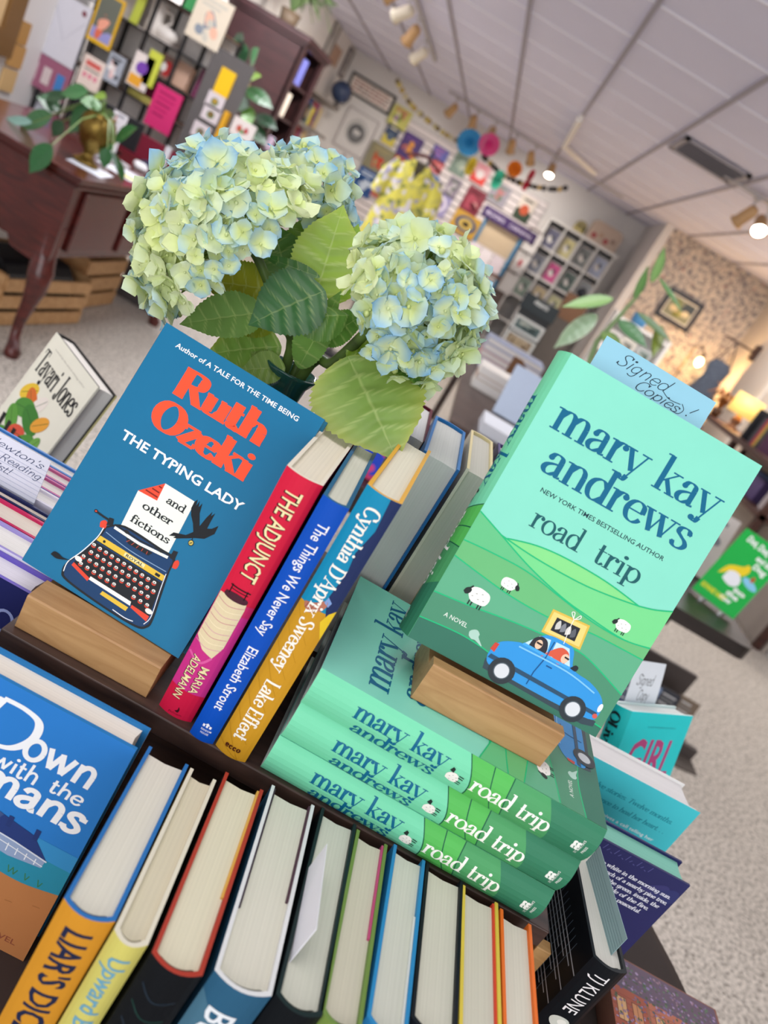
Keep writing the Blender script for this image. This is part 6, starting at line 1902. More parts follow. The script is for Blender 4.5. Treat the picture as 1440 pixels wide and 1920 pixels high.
# ------------------------------------------------------------------ garland and paper fans
def garland(label, pts, c_list, r, Y, n):
    root = thing('disc_garland', label, 'garland', tuple(onY(pts[0][0], pts[0][1], Y)))
    P = [onY(a, b, Y) for a, b in catmull(pts, 8)]
    bpy.context.view_layer.update()
    part(MB().tube(P, 0.002, mat('8A8478', 0.6), 5), 'string', root)
    for e_ in (P[0], P[-1]):
        part(MB().tube([e_, Vector((e_.x, e_.y, ZC))], 0.0015, mat('D8D8D8', 0.5), 5), 'hanging_thread', root)
    L = [0]
    for a, b in zip(P, P[1:]):
        L.append(L[-1] + (b - a).length)
    rr = random.Random(n)
    for k in range(n):
        s = L[-1] * (k + 0.3) / n
        i = max(j for j in range(len(L)) if L[j] <= s)
        p = P[min(i, len(P) - 1)]
        M_ = Matrix.Translation(p) @ Matrix.Rotation(rr.uniform(-0.9, 0.9), 4, 'Z') @ Matrix.Rotation(PI / 2, 4, 'X')
        B = MB().lathe([(0.0, -0.001), (r, -0.001), (r, 0.001), (0, 0.001)], mat(c_list[k % len(c_list)], 0.35, metal=0.5 if c_list[k % len(c_list)] != '2A2622' else 0, var=0.05), 12, M_)
        part(B, 'disc', root)
garland('gold disc garland sagging across the back wall to the blue paper fan', [(745, 152), (766, 190), (790, 215), (830, 248), (858, 264), (872, 268)], ('8A7648', 'D8C470', 'C8A84A', 'E0D4A0'), 0.030, 9.6, 18)
garland('black and gold disc garland hanging between the pink fan and the corner', [(905, 292), (925, 312), (950, 332), (985, 346), (1020, 353), (1050, 355), (1066, 350)], ('2A2622', '3A3226', 'C8A84A', '2A2622'), 0.032, 9.6, 20)
def tissue(c):
    key = ('tissue', c)
    if key not in MATS:
        m = bpy.data.materials.new('tissue_' + c)
        m.use_nodes = True
        N, L = m.node_tree.nodes, m.node_tree.links
        N['Principled BSDF'].inputs['Base Color'].default_value = rgb(c)
        N['Principled BSDF'].inputs['Roughness'].default_value = 0.8
        nz = N.new('ShaderNodeTexNoise')
        nz.inputs['Scale'].default_value = 40
        mr = N.new('ShaderNodeMapRange')
        mr.inputs[3].default_value, mr.inputs[4].default_value = 0.4, 0.6
        L.new(nz.outputs['Fac'], mr.inputs[0])
        t = N.new('ShaderNodeBsdfTranslucent')
        t.inputs[0].default_value = rgb(c)
        mx = N.new('ShaderNodeMixShader')
        L.new(mr.outputs[0], mx.inputs[0])
        L.new(N['Principled BSDF'].outputs[0], mx.inputs[1])
        L.new(t.outputs[0], mx.inputs[2])
        L.new(mx.outputs[0], N['Material Output'].inputs[0])
        MATS[key] = m
    return MATS[key]
def fan(label, px, py, rpx, c, c2, yaw, Y=9.45):
    p = onY(px, py, Y)
    r = rpx * Y / FPX
    root = thing('paper_fan', label, 'paper decoration', Matrix.Translation(p) @ Matrix.Rotation(math.radians(yaw), 4, 'Z'))
    n = 48
    vs, fs = [(0, 0.03 * r, 0)], []
    for k in range(n):
        w = 2 * PI * k / n
        vs.append((r * math.cos(w), (0.14 if k % 2 else -0.14) * r, r * math.sin(w)))
    fs = [(0, 1 + k, 1 + (k + 1) % n) for k in range(n)]
    B = MB().add(vs, fs, tissue(c))
    B.build('rosette', root)
    MB().lathe([(0, -0.16 * r), (0.35 * r, -0.14 * r), (0.35 * r, -0.10 * r), (0, -0.08 * r)], tissue(c2), 16, Matrix.Rotation(PI / 2, 4, 'X') @ Matrix.Rotation(PI, 4, 'X')).build('centre', root)
    MB().tube([(0, 0.05 * r, 0.9 * r), (0, 0.05 * r, ZC - p.z)], 0.0025, mat('D8D8D8', 0.5), 5).build('thread', root)
fan('large blue pleated paper fan hanging near the track lights', 880, 267, 21, '62C4F2', '2EA0DE', 4)
fan('pink pleated paper fan hanging right of the blue one', 917, 271, 18, 'F87ABC', 'F0489E', 8, 9.3)
fan('yellow paper fan turned edgewise below the blue one', 883, 312, 15, 'F2E45A', 'E8D44A', 62, 9.1)
fan('turquoise paper fan turned edgewise left of the orange one', 933, 337, 16, '62E4C8', '4AD0B8', 58)
fan('orange pleated paper fan above the black garland', 965, 317, 13, 'FAA43A', 'F49028', 12)
fan('red paper fan seen almost edge on at the right of the row', 991, 338, 18, 'D0284A', 'B81E3E', 78)

# ------------------------------------------------------------------ track lights
HEADM = mat('C8A070', 0.45, var=0.06)
CREAMM = mat('E6DCC6', 0.4, var=0.02)
TRK = mat('B8B4B4', 0.4, var=0.02)
def track(label, a, b):
    d = Vector(b) - Vector(a)
    L_ = d.length
    M_ = Matrix.Translation(a) @ Matrix.Rotation(math.atan2(d.y, d.x), 4, 'Z')
    o = MB().box(0, L_, -0.017, 0.017, -0.022, 0, TRK).build('light_track', None, M_)
    return tag(o, label, 'light track')
tz = ZC - 0.0005
track('white ceiling light track running into the room toward the back wall', (-1.42, 5.2, tz), (-1.42, 8.6, tz))
track('white ceiling light track running along the slatted wall', (-1.35, 9.98, tz), (1.0, 9.98, tz))
track('white ceiling light track at the right edge over the papered wall', (1.15, 6.2, tz), (2.3, 6.2, tz))
def lamp_head(label, x, y, aim, c, lit, zb=2.38, power=0):
    root = thing('track_light', label, 'spotlight', (x, y, ZC - 0.023))
    MB().box(-0.02, 0.02, -0.035, 0.035, -0.018, 0, TRK).build('adaptor', root)
    MB().tube([(0, 0, -0.018), (0, 0, -0.09)], 0.008, TRK, 8).build('arm', root)
    q = Vector(aim).normalized().to_track_quat('Z', 'Y').to_matrix().to_4x4()
    M_ = Matrix.Translation((0, 0, -0.13)) @ q
    MB().lathe([(0.0, -0.075), (0.030, -0.075), (0.042, -0.055), (0.046, 0.06), (0.058, 0.085), (0.052, 0.085), (0.04, 0.055), (0.0, 0.05)], c, 20, M_).build('shade', root)
    if lit:
        MB().lathe([(0.0, 0.058), (0.045, 0.062), (0.048, 0.080), (0.0, 0.082)], mat('FFF4E2', 0.5, kind='glow', emit=lit, var=0.0), 16, M_).build('bulb', root)
    if power:
        d = bpy.data.lights.new('track_light_beam', 'SPOT')
        d.energy = power
        d.spot_size = 1.9
        d.spot_blend = 0.9
        d.color = (1.0, 0.93, 0.84)
        d.shadow_soft_size = 0.05
        o = bpy.data.objects.new('track_light_beam', d)
        C.objects.link(o)
        o.location = (x, y, ZC - 0.16)
        o.location += Vector(aim).normalized() * 0.10
        o.rotation_euler = (Vector(aim)).to_track_quat('-Z', 'Y').to_euler()
heads = [
 (-1.42, 5.95, (-0.7, 0.3, -0.7), HEADM, 0, 75, 'beige track spotlight nearest the camera, cut by the top edge'),
 (-1.42, 6.45, (-0.8, 0.5, -0.6), CREAMM, 0, 75, 'cream track spotlight, second from the near end of the long track'),
 (-1.42, 7.05, (-0.3, 0.6, -0.7), HEADM, 0, 75, 'beige track spotlight, third from the near end of the long track'),
 (-1.42, 7.75, (-0.6, 0.6, -0.7), CREAMM, 0, 75, 'white track spotlight at the far end of the long track'),
 (-1.22, 9.98, (-0.4, 0.8, -0.8), HEADM, 0, 28, 'beige spotlight at the left end of the track along the slatted wall'),
 (-0.94, 9.98, (0.2, 0.7, -0.8), HEADM, 0, 28, 'beige spotlight above the blue paper fan'),
 (-0.70, 9.98, (0.1, -0.3, -0.9), HEADM, 5, 28, 'lit spotlight above the pink paper fan'),
 (-0.42, 9.98, (0.2, 0.8, -0.7), HEADM, 0, 28, 'beige spotlight third from the right on the track along the slatted wall'),
 (-0.16, 9.98, (0.3, 0.8, -0.6), HEADM, 0, 28, 'beige spotlight second from the right on the track along the slatted wall'),
 (0.12, 9.98, (0.1, -0.5, -0.8), HEADM, 14, 40, 'brightly lit spotlight at the right end of the track along the slatted wall'),
 (1.44, 6.2, (-0.3, 0.5, -0.8), HEADM, 0, 75, 'beige spotlight left of the glaring one at the right edge'),
 (1.56, 6.2, (0.05, -0.75, -0.65), HEADM, 30, 75, 'glaring lit spotlight at the right edge of the photo'),
 (1.74, 6.2, (0.4, 0.7, -0.6), HEADM, 0, 75, 'beige spotlight right of the glaring one, cut by the edge'),
]
for x, y, aim, c, lit, pw, lb in heads:
    lamp_head(lb, x, y, aim, c, lit, power=pw)
cond = MB()
ca, cb, cc = onZ(1088, 222, ZC - 0.03), onZ(1058, 275, ZC - 0.03), onZ(1115, 325, ZC - 0.03)
cond.tube([ca, cb, cc], 0.028, mat('F4F0EA', 0.4), 10)
tag(cond.build('ceiling_conduit'), 'white bent conduit on the ceiling above the end of the garland', 'conduit')

# ------------------------------------------------------------------ booth sign, white shelf, spinner rack
bo = thing('banner_stand', 'small booth with blue posts and a purple lettered banner by the slatted wall', 'banner stand', (0.0, 10.5, 0))
bpy.context.view_layer.update()
for x in (-0.27, 0.24):
    part(MB().box(x - 0.02, x + 0.02, 10.48, 10.52, 0, 1.68, mat('2A7AA8', 0.5)), 'post', bo)
B = MB().box(-0.36, 0.40, 10.46, 10.48, 1.66, 1.80, mat('3A2358', 0.5))
a = Art()
a.text('BOOKS', 0.05, 0.045, 0.05, 'D8D0E4', width=0.26)
a.text('CARNIVAL', 0.38, 0.045, 0.05, 'D8D0E4', width=0.33)
a.put(B, lambda u, v, e: (-0.36 + u, 10.46 - e, 1.66 + v), step=0.0005)
part(B, 'banner', bo)
part(MB().box(-0.25, 0.22, 10.50, 10.515, 1.36, 1.66, mat('C8B498', 0.7)), 'back_cloth', bo)
part(MB().box(-0.30, 0.26, 10.34, 10.56, 1.10, 1.14, mat('6A4A3A', 0.6)), 'counter', bo)
for k in range(3):
    panel('white_packet', 'white packet, %s of three on the booth counter' % ('left', 'middle', 'right')[k], 'packet', Matrix.Translation((-0.22 + 0.17 * k, 10.40, 1.1405)) @ lean(0.2, 0.02), 0.15, 0.20, 0.02, ('DCD0D6', 'E4DCE0', 'D8CCD4')[k])
ws = thing('cube_shelf', 'white cube shelf of framed cards in the back right corner', 'shelf', (0.9, 10.95, 0))
bpy.context.view_layer.update()
WX0, WX1, WY = 0.44, 1.42, 10.85
part(MB().box(WX0, WX1 + 0.02, WY - 0.02, YB - 0.01, 2.06, 2.09, WHITE), 'top_board', ws)
for x in (WX0, 0.68, 0.92, 1.16, 1.40):
    part(MB().box(x, x + 0.018, WY, YB - 0.01, 0, 2.06, WHITE), 'divider', ws)
for z in (0.02, 0.36, 0.70, 1.04, 1.38, 1.73):
    part(MB().box(WX0 + 0.018, WX1 - 0.004, WY + 0.004, YB - 0.012, z - 0.018, z, WHITE), 'shelf_board', ws)
part(MB().box(WX0, WX1, YB - 0.012, YB - 0.006, 0, 2.06, mat('C8C4C2', 0.7)), 'back_board', ws)
cw = [('6A6A80', 'slate blue'), ('C8C090', 'pale yellow'), ('7A7E7E', 'grey'), ('A8B0C8', 'light blue'), ('8A8E9A', 'steel grey'), ('C85A90', 'pink'), ('5A6A66', 'sea green'), ('9AA0A4', 'silver'), ('8A9A8E', 'sage'), ('B8A888', 'beige'), ('C8C8A0', 'cream'), ('707884', 'dark grey')]
for k, (c, nm) in enumerate(cw):
    r_, q = divmod(k, 4)
    x = WX0 + 0.14 + 0.24 * q
    z = (1.7305, 1.3805, 1.0405)[r_]
    framed('framed_card', '%s framed card, %s from left in the %s row of the cube shelf' % (nm, ORD[q], ('top', 'second', 'third')[r_]), 'card', (x, WY + 0.10, z + 0.13), 0.19, 0.258, 0.012, 'C4C0C0', c, cover_art((c, 'E0DCD8', '4A4E54'), k, 'mat'))
framed('framed_print', 'white framed print of a dark oval, left of the cube shelf', 'print', (0.39, 10.80, 1.70), 0.19, 0.26, 0.03, 'D8D4D2', 'DCD8D6', lambda a, w, h: a.oval(w / 2, h / 2, w * 0.22, h * 0.25, '4A4C44'))
framed('framed_print', 'white framed print of a red figure, middle of the column left of the cube shelf', 'print', (0.39, 10.80, 1.41), 0.19, 0.26, 0.03, 'D8D4D2', 'DCD8D6', lambda a, w, h: a.oval(w / 2, h / 2, w * 0.2, h * 0.27, 'B8505A'))
framed('framed_print', 'blank white framed print, lowest of the column left of the cube shelf', 'print', (0.39, 10.80, 1.12), 0.19, 0.26, 0.03, 'D8D4D2', 'DCDAD8')
tag(MB().box(0.27, 0.43, 10.82, 10.86, 0, 1.86, mat('6A5A54', 0.6, kind='wood', c2='4E403C', scale=3)).build('display_post'), 'dark wooden post carrying the column of white framed prints', 'post')
# round-cornered printed tins on top of the cube shelf
def tin(label, x, w, h, c, cols, k):
    B = MB()
    r = 0.07
    prof = [(-w / 2, 0), (w / 2, 0)] + [(w / 2 - r + r * math.cos(t), h - r + r * math.sin(t)) for t in (0, 0.52, 1.05, 1.57)] + [(-w / 2 + r + r * math.cos(t), h - r + r * math.sin(t)) for t in (1.57, 2.1, 2.62, 3.14)]
    B.prism(prof, 'y', 0, 0.12, mat(c, 0.5, var=0.05))
    a = Art()
    for q in range(4):
        a.oval(-w * 0.3 + w * 0.2 * q, h * (0.3 + 0.15 * (q % 2)), 0.035, 0.035, cols[q % len(cols)], jag=0.2)
    a.put(B, lambda u, v, e: (u, -e, v), step=0.0005)
    tag(B.build('printed_tin', None, Matrix.Translation((x, 10.98, 2.0905))), label, 'tin')
tin('large cream printed case with red flowers on top of the cube shelf', 1.17, 0.44, 0.27, 'C4AE9E', ('A8444A', 'B89A84', 'A8444A', '9A8478'), 0)
tin('small olive printed case on top of the cube shelf', 0.84, 0.16, 0.16, '9A8E64', ('C8B87A', '6A6440'), 1)
# spinner rack with framed pictures
sr = thing('spinner_rack', 'dark rack with a white lettered header and stacked framed pictures', 'display rack', (0.78, 9.0, 0))
bpy.context.view_layer.update()
B = MB().box(0.56, 0.98, 9.0, 9.04, 1.02, 1.20, mat('1F2A30', 0.5))
a = Art()
a.text('PRINTS', 0.13, 0.10, 0.045, 'E0E4E4', width=0.17, bold=0.02)
a.put(B, lambda u, v, e: (0.56 + u, 9.0 - e, 1.02 + v), step=0.0005)
part(B, 'header', sr)
part(MB().box(0.58, 0.96, 9.02, 9.05, 0.02, 1.02, mat('24282C', 0.6)), 'back_panel', sr)
part(MB().box(0.55, 0.99, 8.86, 9.14, 0.0, 0.02, mat('24282C', 0.6)), 'foot', sr)
for k, z in enumerate((0.86, 0.68, 0.50, 0.32, 0.14)):
    part(MB().box(0.58, 0.96, 8.97, 9.02, z - 0.095, z - 0.085, mat('24282C', 0.6)), 'ledge', sr)
    framed('framed_picture', '%s framed landscape picture on the dark rack' % ('topmost', 'second', 'third', 'fourth', 'lowest')[k], 'picture', (0.77, 9.018, z), 0.36, 0.168, 0.03, 'C8CCCC', ('4A5E60', '8A7A64', '8A9A5A', '6A7A8A', '7A6A5A')[k], cover_art((('6A7E80', '303E40', 'A8B0A8'), ('A89A80', '6A5A4A', 'C8B8A0'), ('B0B878', '6A7A44', 'D8D8A0'), ('8A9AA8', '4A5A6A', 'B8C0C8'), ('9A8A78', '5A4A3E', 'B8A898'))[k], k))
sb = thing('brown_box', 'brown cardboard box on a grey plinth beside the dark rack, a pouch on top', 'box', (1.08, 9.2, 0))
bpy.context.view_layer.update()
part(MB().box(0.985, 1.235, 9.155, 9.345, 0, 1.13, mat('625C58', 0.7, var=0.08)), 'plinth', sb)
part(MB().box(0.98, 1.24, 9.15, 9.35, 1.13, 1.42, mat('7E5C44', 0.7, var=0.08)), 'carton', sb)
tag(MB().ball((1.10, 9.22, 1.4735), 0.055, mat('1A1E2A', 0.6), 8, (1.1, 0.8, 0.95)).build('dark_pouch'), 'dark navy pouch lying on the brown box', 'pouch')

# ------------------------------------------------------------------ tables in the middle of the shop
def table(label, x0, x1, y0, y1, z, c, t=0.035, leg=0.05, name='display_table'):
    root = thing(name, label, 'table', ((x0 + x1) / 2, (y0 + y1) / 2, 0))
    bpy.context.view_layer.update()
    m_ = mat(c, 0.4, kind='wood', c2='2A1E1A', scale=2)
    part(MB().box(x0, x1, y0, y1, z - t, z, m_), 'table_top', root, 0.004)
    part(MB().box(x0 + 0.04, x1 - 0.04, y0 + 0.04, y1 - 0.04, z - t - 0.09, z - t, m_), 'apron', root)
    for x in (x0 + 0.03, x1 - 0.03 - leg):
        for y in (y0 + 0.03, y1 - 0.03 - leg):
            part(MB().box(x, x + leg, y, y + leg, 0, z - t - 0.0, m_), 'leg', root)
    return root
table('dark wooden table covered in book stacks behind the mint display copy', 0.20, 1.35, 3.15, 6.4, 0.735, '4A3832')
def stack(x, y, z, w, d, hs, cols, labels, rot=0, cat='book', nm='stacked_book'):
    for h, c, lb in zip(hs, cols, labels):
        B = MB().box(-w / 2, w / 2, -d / 2, d / 2, 0, h - 0.0006, mat(c, 0.5, var=0.03))
        B.box(-w / 2 + 0.006, w / 2 - 0.006, -d / 2 - 0.0006, d / 2 - 0.008, h * 0.14, h * 0.82, mat('E4E0DC', 0.8, kind='pages'))
        o = B.build(nm, None, Matrix.Translation((x, y, z + 0.0004)) @ Matrix.Rotation(math.radians(rot), 4, 'Z'))
        tag(o, lb, cat)
        z += h
p = onZ(955, 690, 0.735)
stack(0.47, 5.35, 0.735, 0.42, 0.30, (0.05, 0.045, 0.05, 0.04), ('B8B4C4', 'C89A96', 'A8A8BC', '9AA4BC'), ('lilac grey book at the bottom of the pale stack below the dark rack', 'rose book second from the bottom of the pale stack', 'grey blue book second from the top of the pale stack', 'pale blue book on top of the pale stack below the dark rack'))
stack(0.84, 4.66, 0.735, 0.26, 0.30, (0.03, 0.03, 0.03, 0.028, 0.03), ('D8D4D4', 'B8B4B8', 'E0DCD8', 'C4BEC4', 'CAC6CA'), tuple('%s book of the grey and white stack beside the cardboard bookend' % q for q in ('lowest', 'second lowest', 'middle', 'second highest', 'topmost')), rot=-6)
stack(0.36, 4.35, 0.735, 0.20, 0.26, (0.05, 0.03, 0.045), ('DCD8D0', 'B49A8A', 'E6E2DC'), ('cream box at the bottom of the stack left of the pale blue folder', 'tan book in the middle of the stack left of the pale blue folder', 'white box on top of the stack left of the pale blue folder'))
desk_item('oval_tin', 'white oval tin on the dark table behind the cream boxes', 'tin', 0.36, 4.95, 0.16, 0.11, 0.05, 'C8CCE0', 10, z=0.7355, bevel=0.022)
B = MB().prism([(0, 0), (0.26, 0), (0.26, 0.05), (0.06, 0.20), (0, 0.20)], 'y', 0, 0.03, mat('7A5434', 0.6, kind='wood', c2='5E3E26', scale=5))
tag(B.build('bookend', None, Matrix.Translation((0.43, 4.74, 0.7355))), 'brown triangular bookend on the dark table', 'bookend')
panel('blue_folder', 'large pale blue folder propped up on the dark table', 'folder', Matrix.Translation((0.53, 3.82, 0.7355)) @ lean(math.radians(38), 0.014), 0.27, 0.30, 0.014, 'B4C2D6')
desk_item('white_box', 'white box with black print on the table edge, behind the mint display copy', 'box', 0.60, 4.28, 0.17, 0.20, 0.06, 'E2E0E0', 8, z=0.7355, art=lambda a, w, d: [a.line([(w * .3, d * (.3 + .15 * k)), (w * .7, d * (.3 + .15 * k))], 0.008, '3A3A3E', False) for k in range(3)])
desk_item('white_tray', 'flat white tray near the front of the dark table', 'tray', 0.50, 3.36, 0.34, 0.26, 0.05, 'D8DCE4', 0, z=0.7355)
# low stool with bright picture books behind the drooping leaf
st_ = table('low dark stool with bright picture books under the flowers', -0.22, 0.14, 2.55, 2.95, 0.50, '3A2A26', leg=0.035, name='low_stool')
panel('picture_book', 'red and orange picture book on the low stool under the flowers', 'book', Matrix.Translation((0.035, 2.80, 0.5005)) @ lean(0.35, 0.012), 0.19, 0.24, 0.012, 'B83A2E', cover_art(('E0803A', 'D84A3A', '3A6A4A', 'E8C05A'), 3))
panel('picture_book', 'pink and blue picture book in front of the red one on the low stool', 'book', Matrix.Translation((-0.02, 2.64, 0.5005)) @ lean(0.25, 0.012), 0.20, 0.20, 0.012, 'C82A6A', cover_art(('2A4AC8', '3A5AD0', 'D84A8A', '2A4AC8'), 5))

# ------------------------------------------------------------------ plant with long variegated leaves
dp = thing('dieffenbachia', 'tall plant with long pale green leaves rising behind the handwritten blue card', 'plant', (0.66, 2.9, 0.0))
MB().lathe([(0.0, 0), (0.11, 0), (0.14, 0.26), (0.13, 0.26), (0.12, 0.24), (0, 0.23)], mat('5A5452', 0.6), 24).build('pot', dp)
bpy.context.view_layer.update()
ycp = 2.9
rel(MB().tube([(0.66, ycp, 0.24), (0.60, ycp, 0.8), onY(1120, 640, ycp), onY(1195, 555, ycp), onY(1215, 500, ycp)], [0.014, 0.012, 0.010, 0.006, 0.004], mat('7A9464', 0.5), 8).build('stem', dp), dp)
for k, (b, t, w, c, e_) in enumerate((((1222, 530), (1248, 462), 22, '8FBE72', '4E8A4A'), ((1190, 560), (1215, 500), 20, '6FA45C', '3E7A40'), ((1150, 560), (1055, 572), 24, '9CC27C', '6A9A5A'), ((1120, 590), (1040, 650), 34, '8FAA88', 'A8B89A'), ((1235, 520), (1282, 585), 10, '4E7E40', '8AA86A'), ((1160, 600), (1215, 650), 30, '5E8A5E', '3A6A44'), ((1130, 620), (1165, 660), 30, '7E9A5A', '5A7A3A'), ((1195, 585), (1262, 640), 16, '6E8A62', '4E6E4A'), ((1240, 610), (1225, 670), 22, '7A8A34', '5A6A2A'))):
    B_, T_ = onY(b[0], b[1], ycp), onY(t[0], t[1], ycp - 0.08)
    mb = MB()
    leaf_blade(mb, B_, T_, w * ycp / FPX, c, edge=e_, serr=False, sag=0.02, seed=k, n=6, mtl=GLOSS, veins=False)
    rel(mb.build('leaf', dp), dp)
# white slanted card rack behind the handwritten card
wr = thing('white_display_shelf', 'white stepped shelf with small prints behind the long leaved plant', 'shelf', (1.62, 8.2, 0))
bpy.context.view_layer.update()
part(MB().box(1.42, 2.02, 8.3, 8.6, 1.44, 1.47, WHITE), 'shelf_board', wr)
part(MB().box(1.42, 2.02, 8.3, 8.6, 1.08, 1.11, WHITE), 'shelf_board', wr)
part(MB().box(1.40, 1.43, 8.28, 8.6, 0, 1.5, WHITE), 'side_board', wr)
part(MB().box(2.01, 2.04, 8.28, 8.6, 0, 1.5, WHITE), 'side_board', wr)
part(MB().box(1.42, 2.02, 8.59, 8.6, 0, 1.47, WHITE), 'back_board', wr)
for k, (x, c, cc_) in enumerate(((1.52, 'DCD8D8', ('3A4A9A', '8A94C4', '5A6AB0')), (1.70, 'D8D4CC', ('8A8A84', 'B8B4A8', '6A6A66')), (1.90, 'B8BCBC', ('7A8A84', 'A8B0A8', '5A6A60')))):
    panel('small_print', ('white print with a blue patch', 'white print with a grey patch', 'grey green print')[k] + ' on the white stepped shelf', 'print', Matrix.Translation((x, 8.40, 1.1105)) @ lean(0.12, 0.01), 0.16, 0.21, 0.01, c, cover_art(cc_, k, 'mat'))
tag(MB().lathe([(0, 0), (0.07, 0.0), (0.085, 0.05), (0.09, 0.11), (0.08, 0.11), (0.07, 0.02), (0, 0.015)], mat('4A86B4', 0.3), 20).build('blue_bowl', None, Matrix.Translation((1.66, 8.42, 1.4705))), 'blue bowl on top of the white stepped shelf', 'bowl')

# ------------------------------------------------------------------ papered wall: picture, lamp, clothes, console
def still_life(a, w, h):
    a.rect(0.02, 0.02, w - 0.02, h - 0.02, '8A8A72')
    a.poly([(w * .5, h * .5), (w * .95, h * .55), (w * .95, h * .9), (w * .6, h * .9)], '4A5258')
    for x, y, r, c in ((.3, .45, .14, 'D8C49A'), (.55, .35, .12, 'C8B07E'), (.75, .45, .13, 'DCCBA8'), (.45, .25, .1, '7A7A3A')):
        a.oval(w * x, h * y, w * r, h * r, c)
    a.line([(w * .3, h * .9), (w * .5, h * .55), (w * .6, h * .2)], 0.02, '7A8A34')
framed('framed_photo', 'dark blue framed still life picture on the papered wall', 'picture frame', (2.31, YW - 0.001, 1.885), 0.47, 0.37, 0.05, '23252E', 'D8CFC0', still_life, t=0.03)
ld = bpy.data.lights.new('bulb_light', 'POINT')
ld.energy = 26
ld.color = (1.0, 0.62, 0.26)
ld.shadow_soft_size = 0.05
lo = bpy.data.objects.new('bulb_light', ld)
C.objects.link(lo)
lo.location = (2.72, 9.45, 1.42)
fl = thing('floor_lamp', 'slim floor lamp with one bare glowing bulb before the papered wall', 'lamp', (2.60, 9.55, 0))
bpy.context.view_layer.update()
part(MB().lathe([(0, 0), (0.14, 0), (0.14, 0.02), (0.02, 0.03), (0, 0.03)], BLACK, 24, Matrix.Translation((2.60, 9.55, 0.0005))), 'base', fl)
part(MB().tube([(2.60, 9.55, 0.02), (2.60, 9.55, 1.60), (2.66, 9.53, 1.66), (2.72, 9.50, 1.60)], 0.010, mat('5A4632', 0.5), 8), 'pole', fl)
part(MB().tube([(2.72, 9.50, 1.60), (2.725, 9.50, 1.545)], 0.022, mat('4A3A2A', 0.4), 12), 'socket', fl)
part(MB().ball((2.728, 9.50, 1.49), 0.05, mat('FFE2A8', 0.4, kind='glow', emit=9, var=0), 10, (0.85, 0.85, 1.1)), 'bulb', fl)
bk = thing('wall_bracket', 'dark bracket on the right wall holding up the navy dress', 'bracket', (XR, 9.3, 1.86))
bpy.context.view_layer.update()
part(MB().box(XR - 0.03, XR - 0.0005, 9.22, 9.38, 1.78, 1.96, mat('3A2420', 0.5)), 'plate', bk)
part(MB().box(XR - 0.40, XR - 0.03, 9.285, 9.315, 1.86, 1.885, mat('3A2420', 0.5)), 'arm', bk)
ds = thing('patterned_dress', 'dark blue patterned dress hanging by straps from the wall bracket', 'dress', (2.92, 9.3, 1.0))
bpy.context.view_layer.update()
m = mat('262C3E', 0.9, var=0.3, scale=60, c2='66707E')
vs, fs = [], []
rows = ((1.62, 0.10, 0.05), (1.55, 0.14, 0.06), (1.40, 0.12, 0.06), (1.20, 0.17, 0.08), (0.95, 0.22, 0.10))
B = MB()
for z, rx, ry in rows:
    for k in range(30):
        w = 2 * PI * k / 30
        f_ = 1 + 0.07 * math.sin(w * 7) * (1.7 - z)
        vs.append((2.90 + rx * f_ * math.cos(w), 9.3 + ry * f_ * math.sin(w), z))
fs = [(i * 30 + k, i * 30 + (k + 1) % 30, (i + 1) * 30 + (k + 1) % 30, (i + 1) * 30 + k) for i in range(4) for k in range(30)]
B.add(vs, fs, m, True)
part(B, 'skirt', ds)
for s in (-1, 1):
    part(MB().tube([(2.90 + s * 0.09, 9.27, 1.61), (2.90 + s * 0.05, 9.29, 1.74), (2.90, 9.30, 1.862)], 0.008, mat('23283A', 0.8), 6), 'strap', ds)
tag(MB().box(2.58, 2.98, 8.75, 9.15, 0, 0.95, mat('6A525A', 0.8, var=0.1)).build('upholstered_pouf', None, None, 0.03), 'mauve upholstered block under the patterned dress', 'seat')
rw = struct(MB().box(XR - 0.025, XR - 0.0005, 7.4, 7.5, 0.13, 2.2, mat('D8D0C6', 0.5)).box(XR - 0.025, XR - 0.0005, 8.35, 8.45, 0.13, 2.2, mat('D8D0C6', 0.5)).box(XR - 0.025, XR - 0.0005, 7.4, 8.45, 2.2, 2.3, mat('D8D0C6', 0.5)).build('trim_3'))
# console along the right wall
cs_ = thing('console_shelf', 'dark wooden console along the right wall with a lit table lamp', 'console', (2.8, 6.4, 0))
bpy.context.view_layer.update()
CW = mat('4E2E26', 0.4, kind='wood', c2='341D18', scale=2)
CX0, CX1, CY0, CY1 = 2.42, 3.10, 5.2, 7.6
part(MB().box(CX0, CX1, CY0, CY1, 1.085, 1.13, CW), 'top_board', cs_)
part(MB().box(CX0, CX1, CY0, CY1, 0.79, 0.83, CW), 'shelf_board', cs_)
part(MB().box(CX1 - 0.02, CX1, CY0, CY1, 0, 1.085, mat('B8AEA4', 0.7)), 'back_board', cs_)
for y in (CY0, (CY0 + CY1) / 2, CY1 - 0.05):
    part(MB().box(CX0 + 0.02, CX0 + 0.07, y, y + 0.05, 0, 1.085, CW), 'post', cs_)
    part(MB().box(CX1 - 0.09, CX1 - 0.04, y, y + 0.05, 0, 1.085, CW), 'post', cs_)
tl = thing('table_lamp', 'lit table lamp with a glowing yellow drum shade on the console', 'lamp', (2.60, 7.05, 1.1305))
MB().lathe([(0, 0), (0.06, 0), (0.06, 0.015), (0.03, 0.03), (0.05, 0.07), (0.02, 0.13), (0.012, 0.15), (0, 0.15)], mat('6A4A34', 0.4), 20).build('base', tl)
shade = bpy.data.materials.new('lamp_shade_cloth')
shade.use_nodes = True
sb_ = shade.node_tree.nodes['Principled BSDF']
sb_.inputs['Base Color'].default_value = rgb('E8C878')
sb_.inputs['Emission Color'].default_value = rgb('F4C868')
sb_.inputs['Emission Strength'].default_value = 0.75
B = MB()
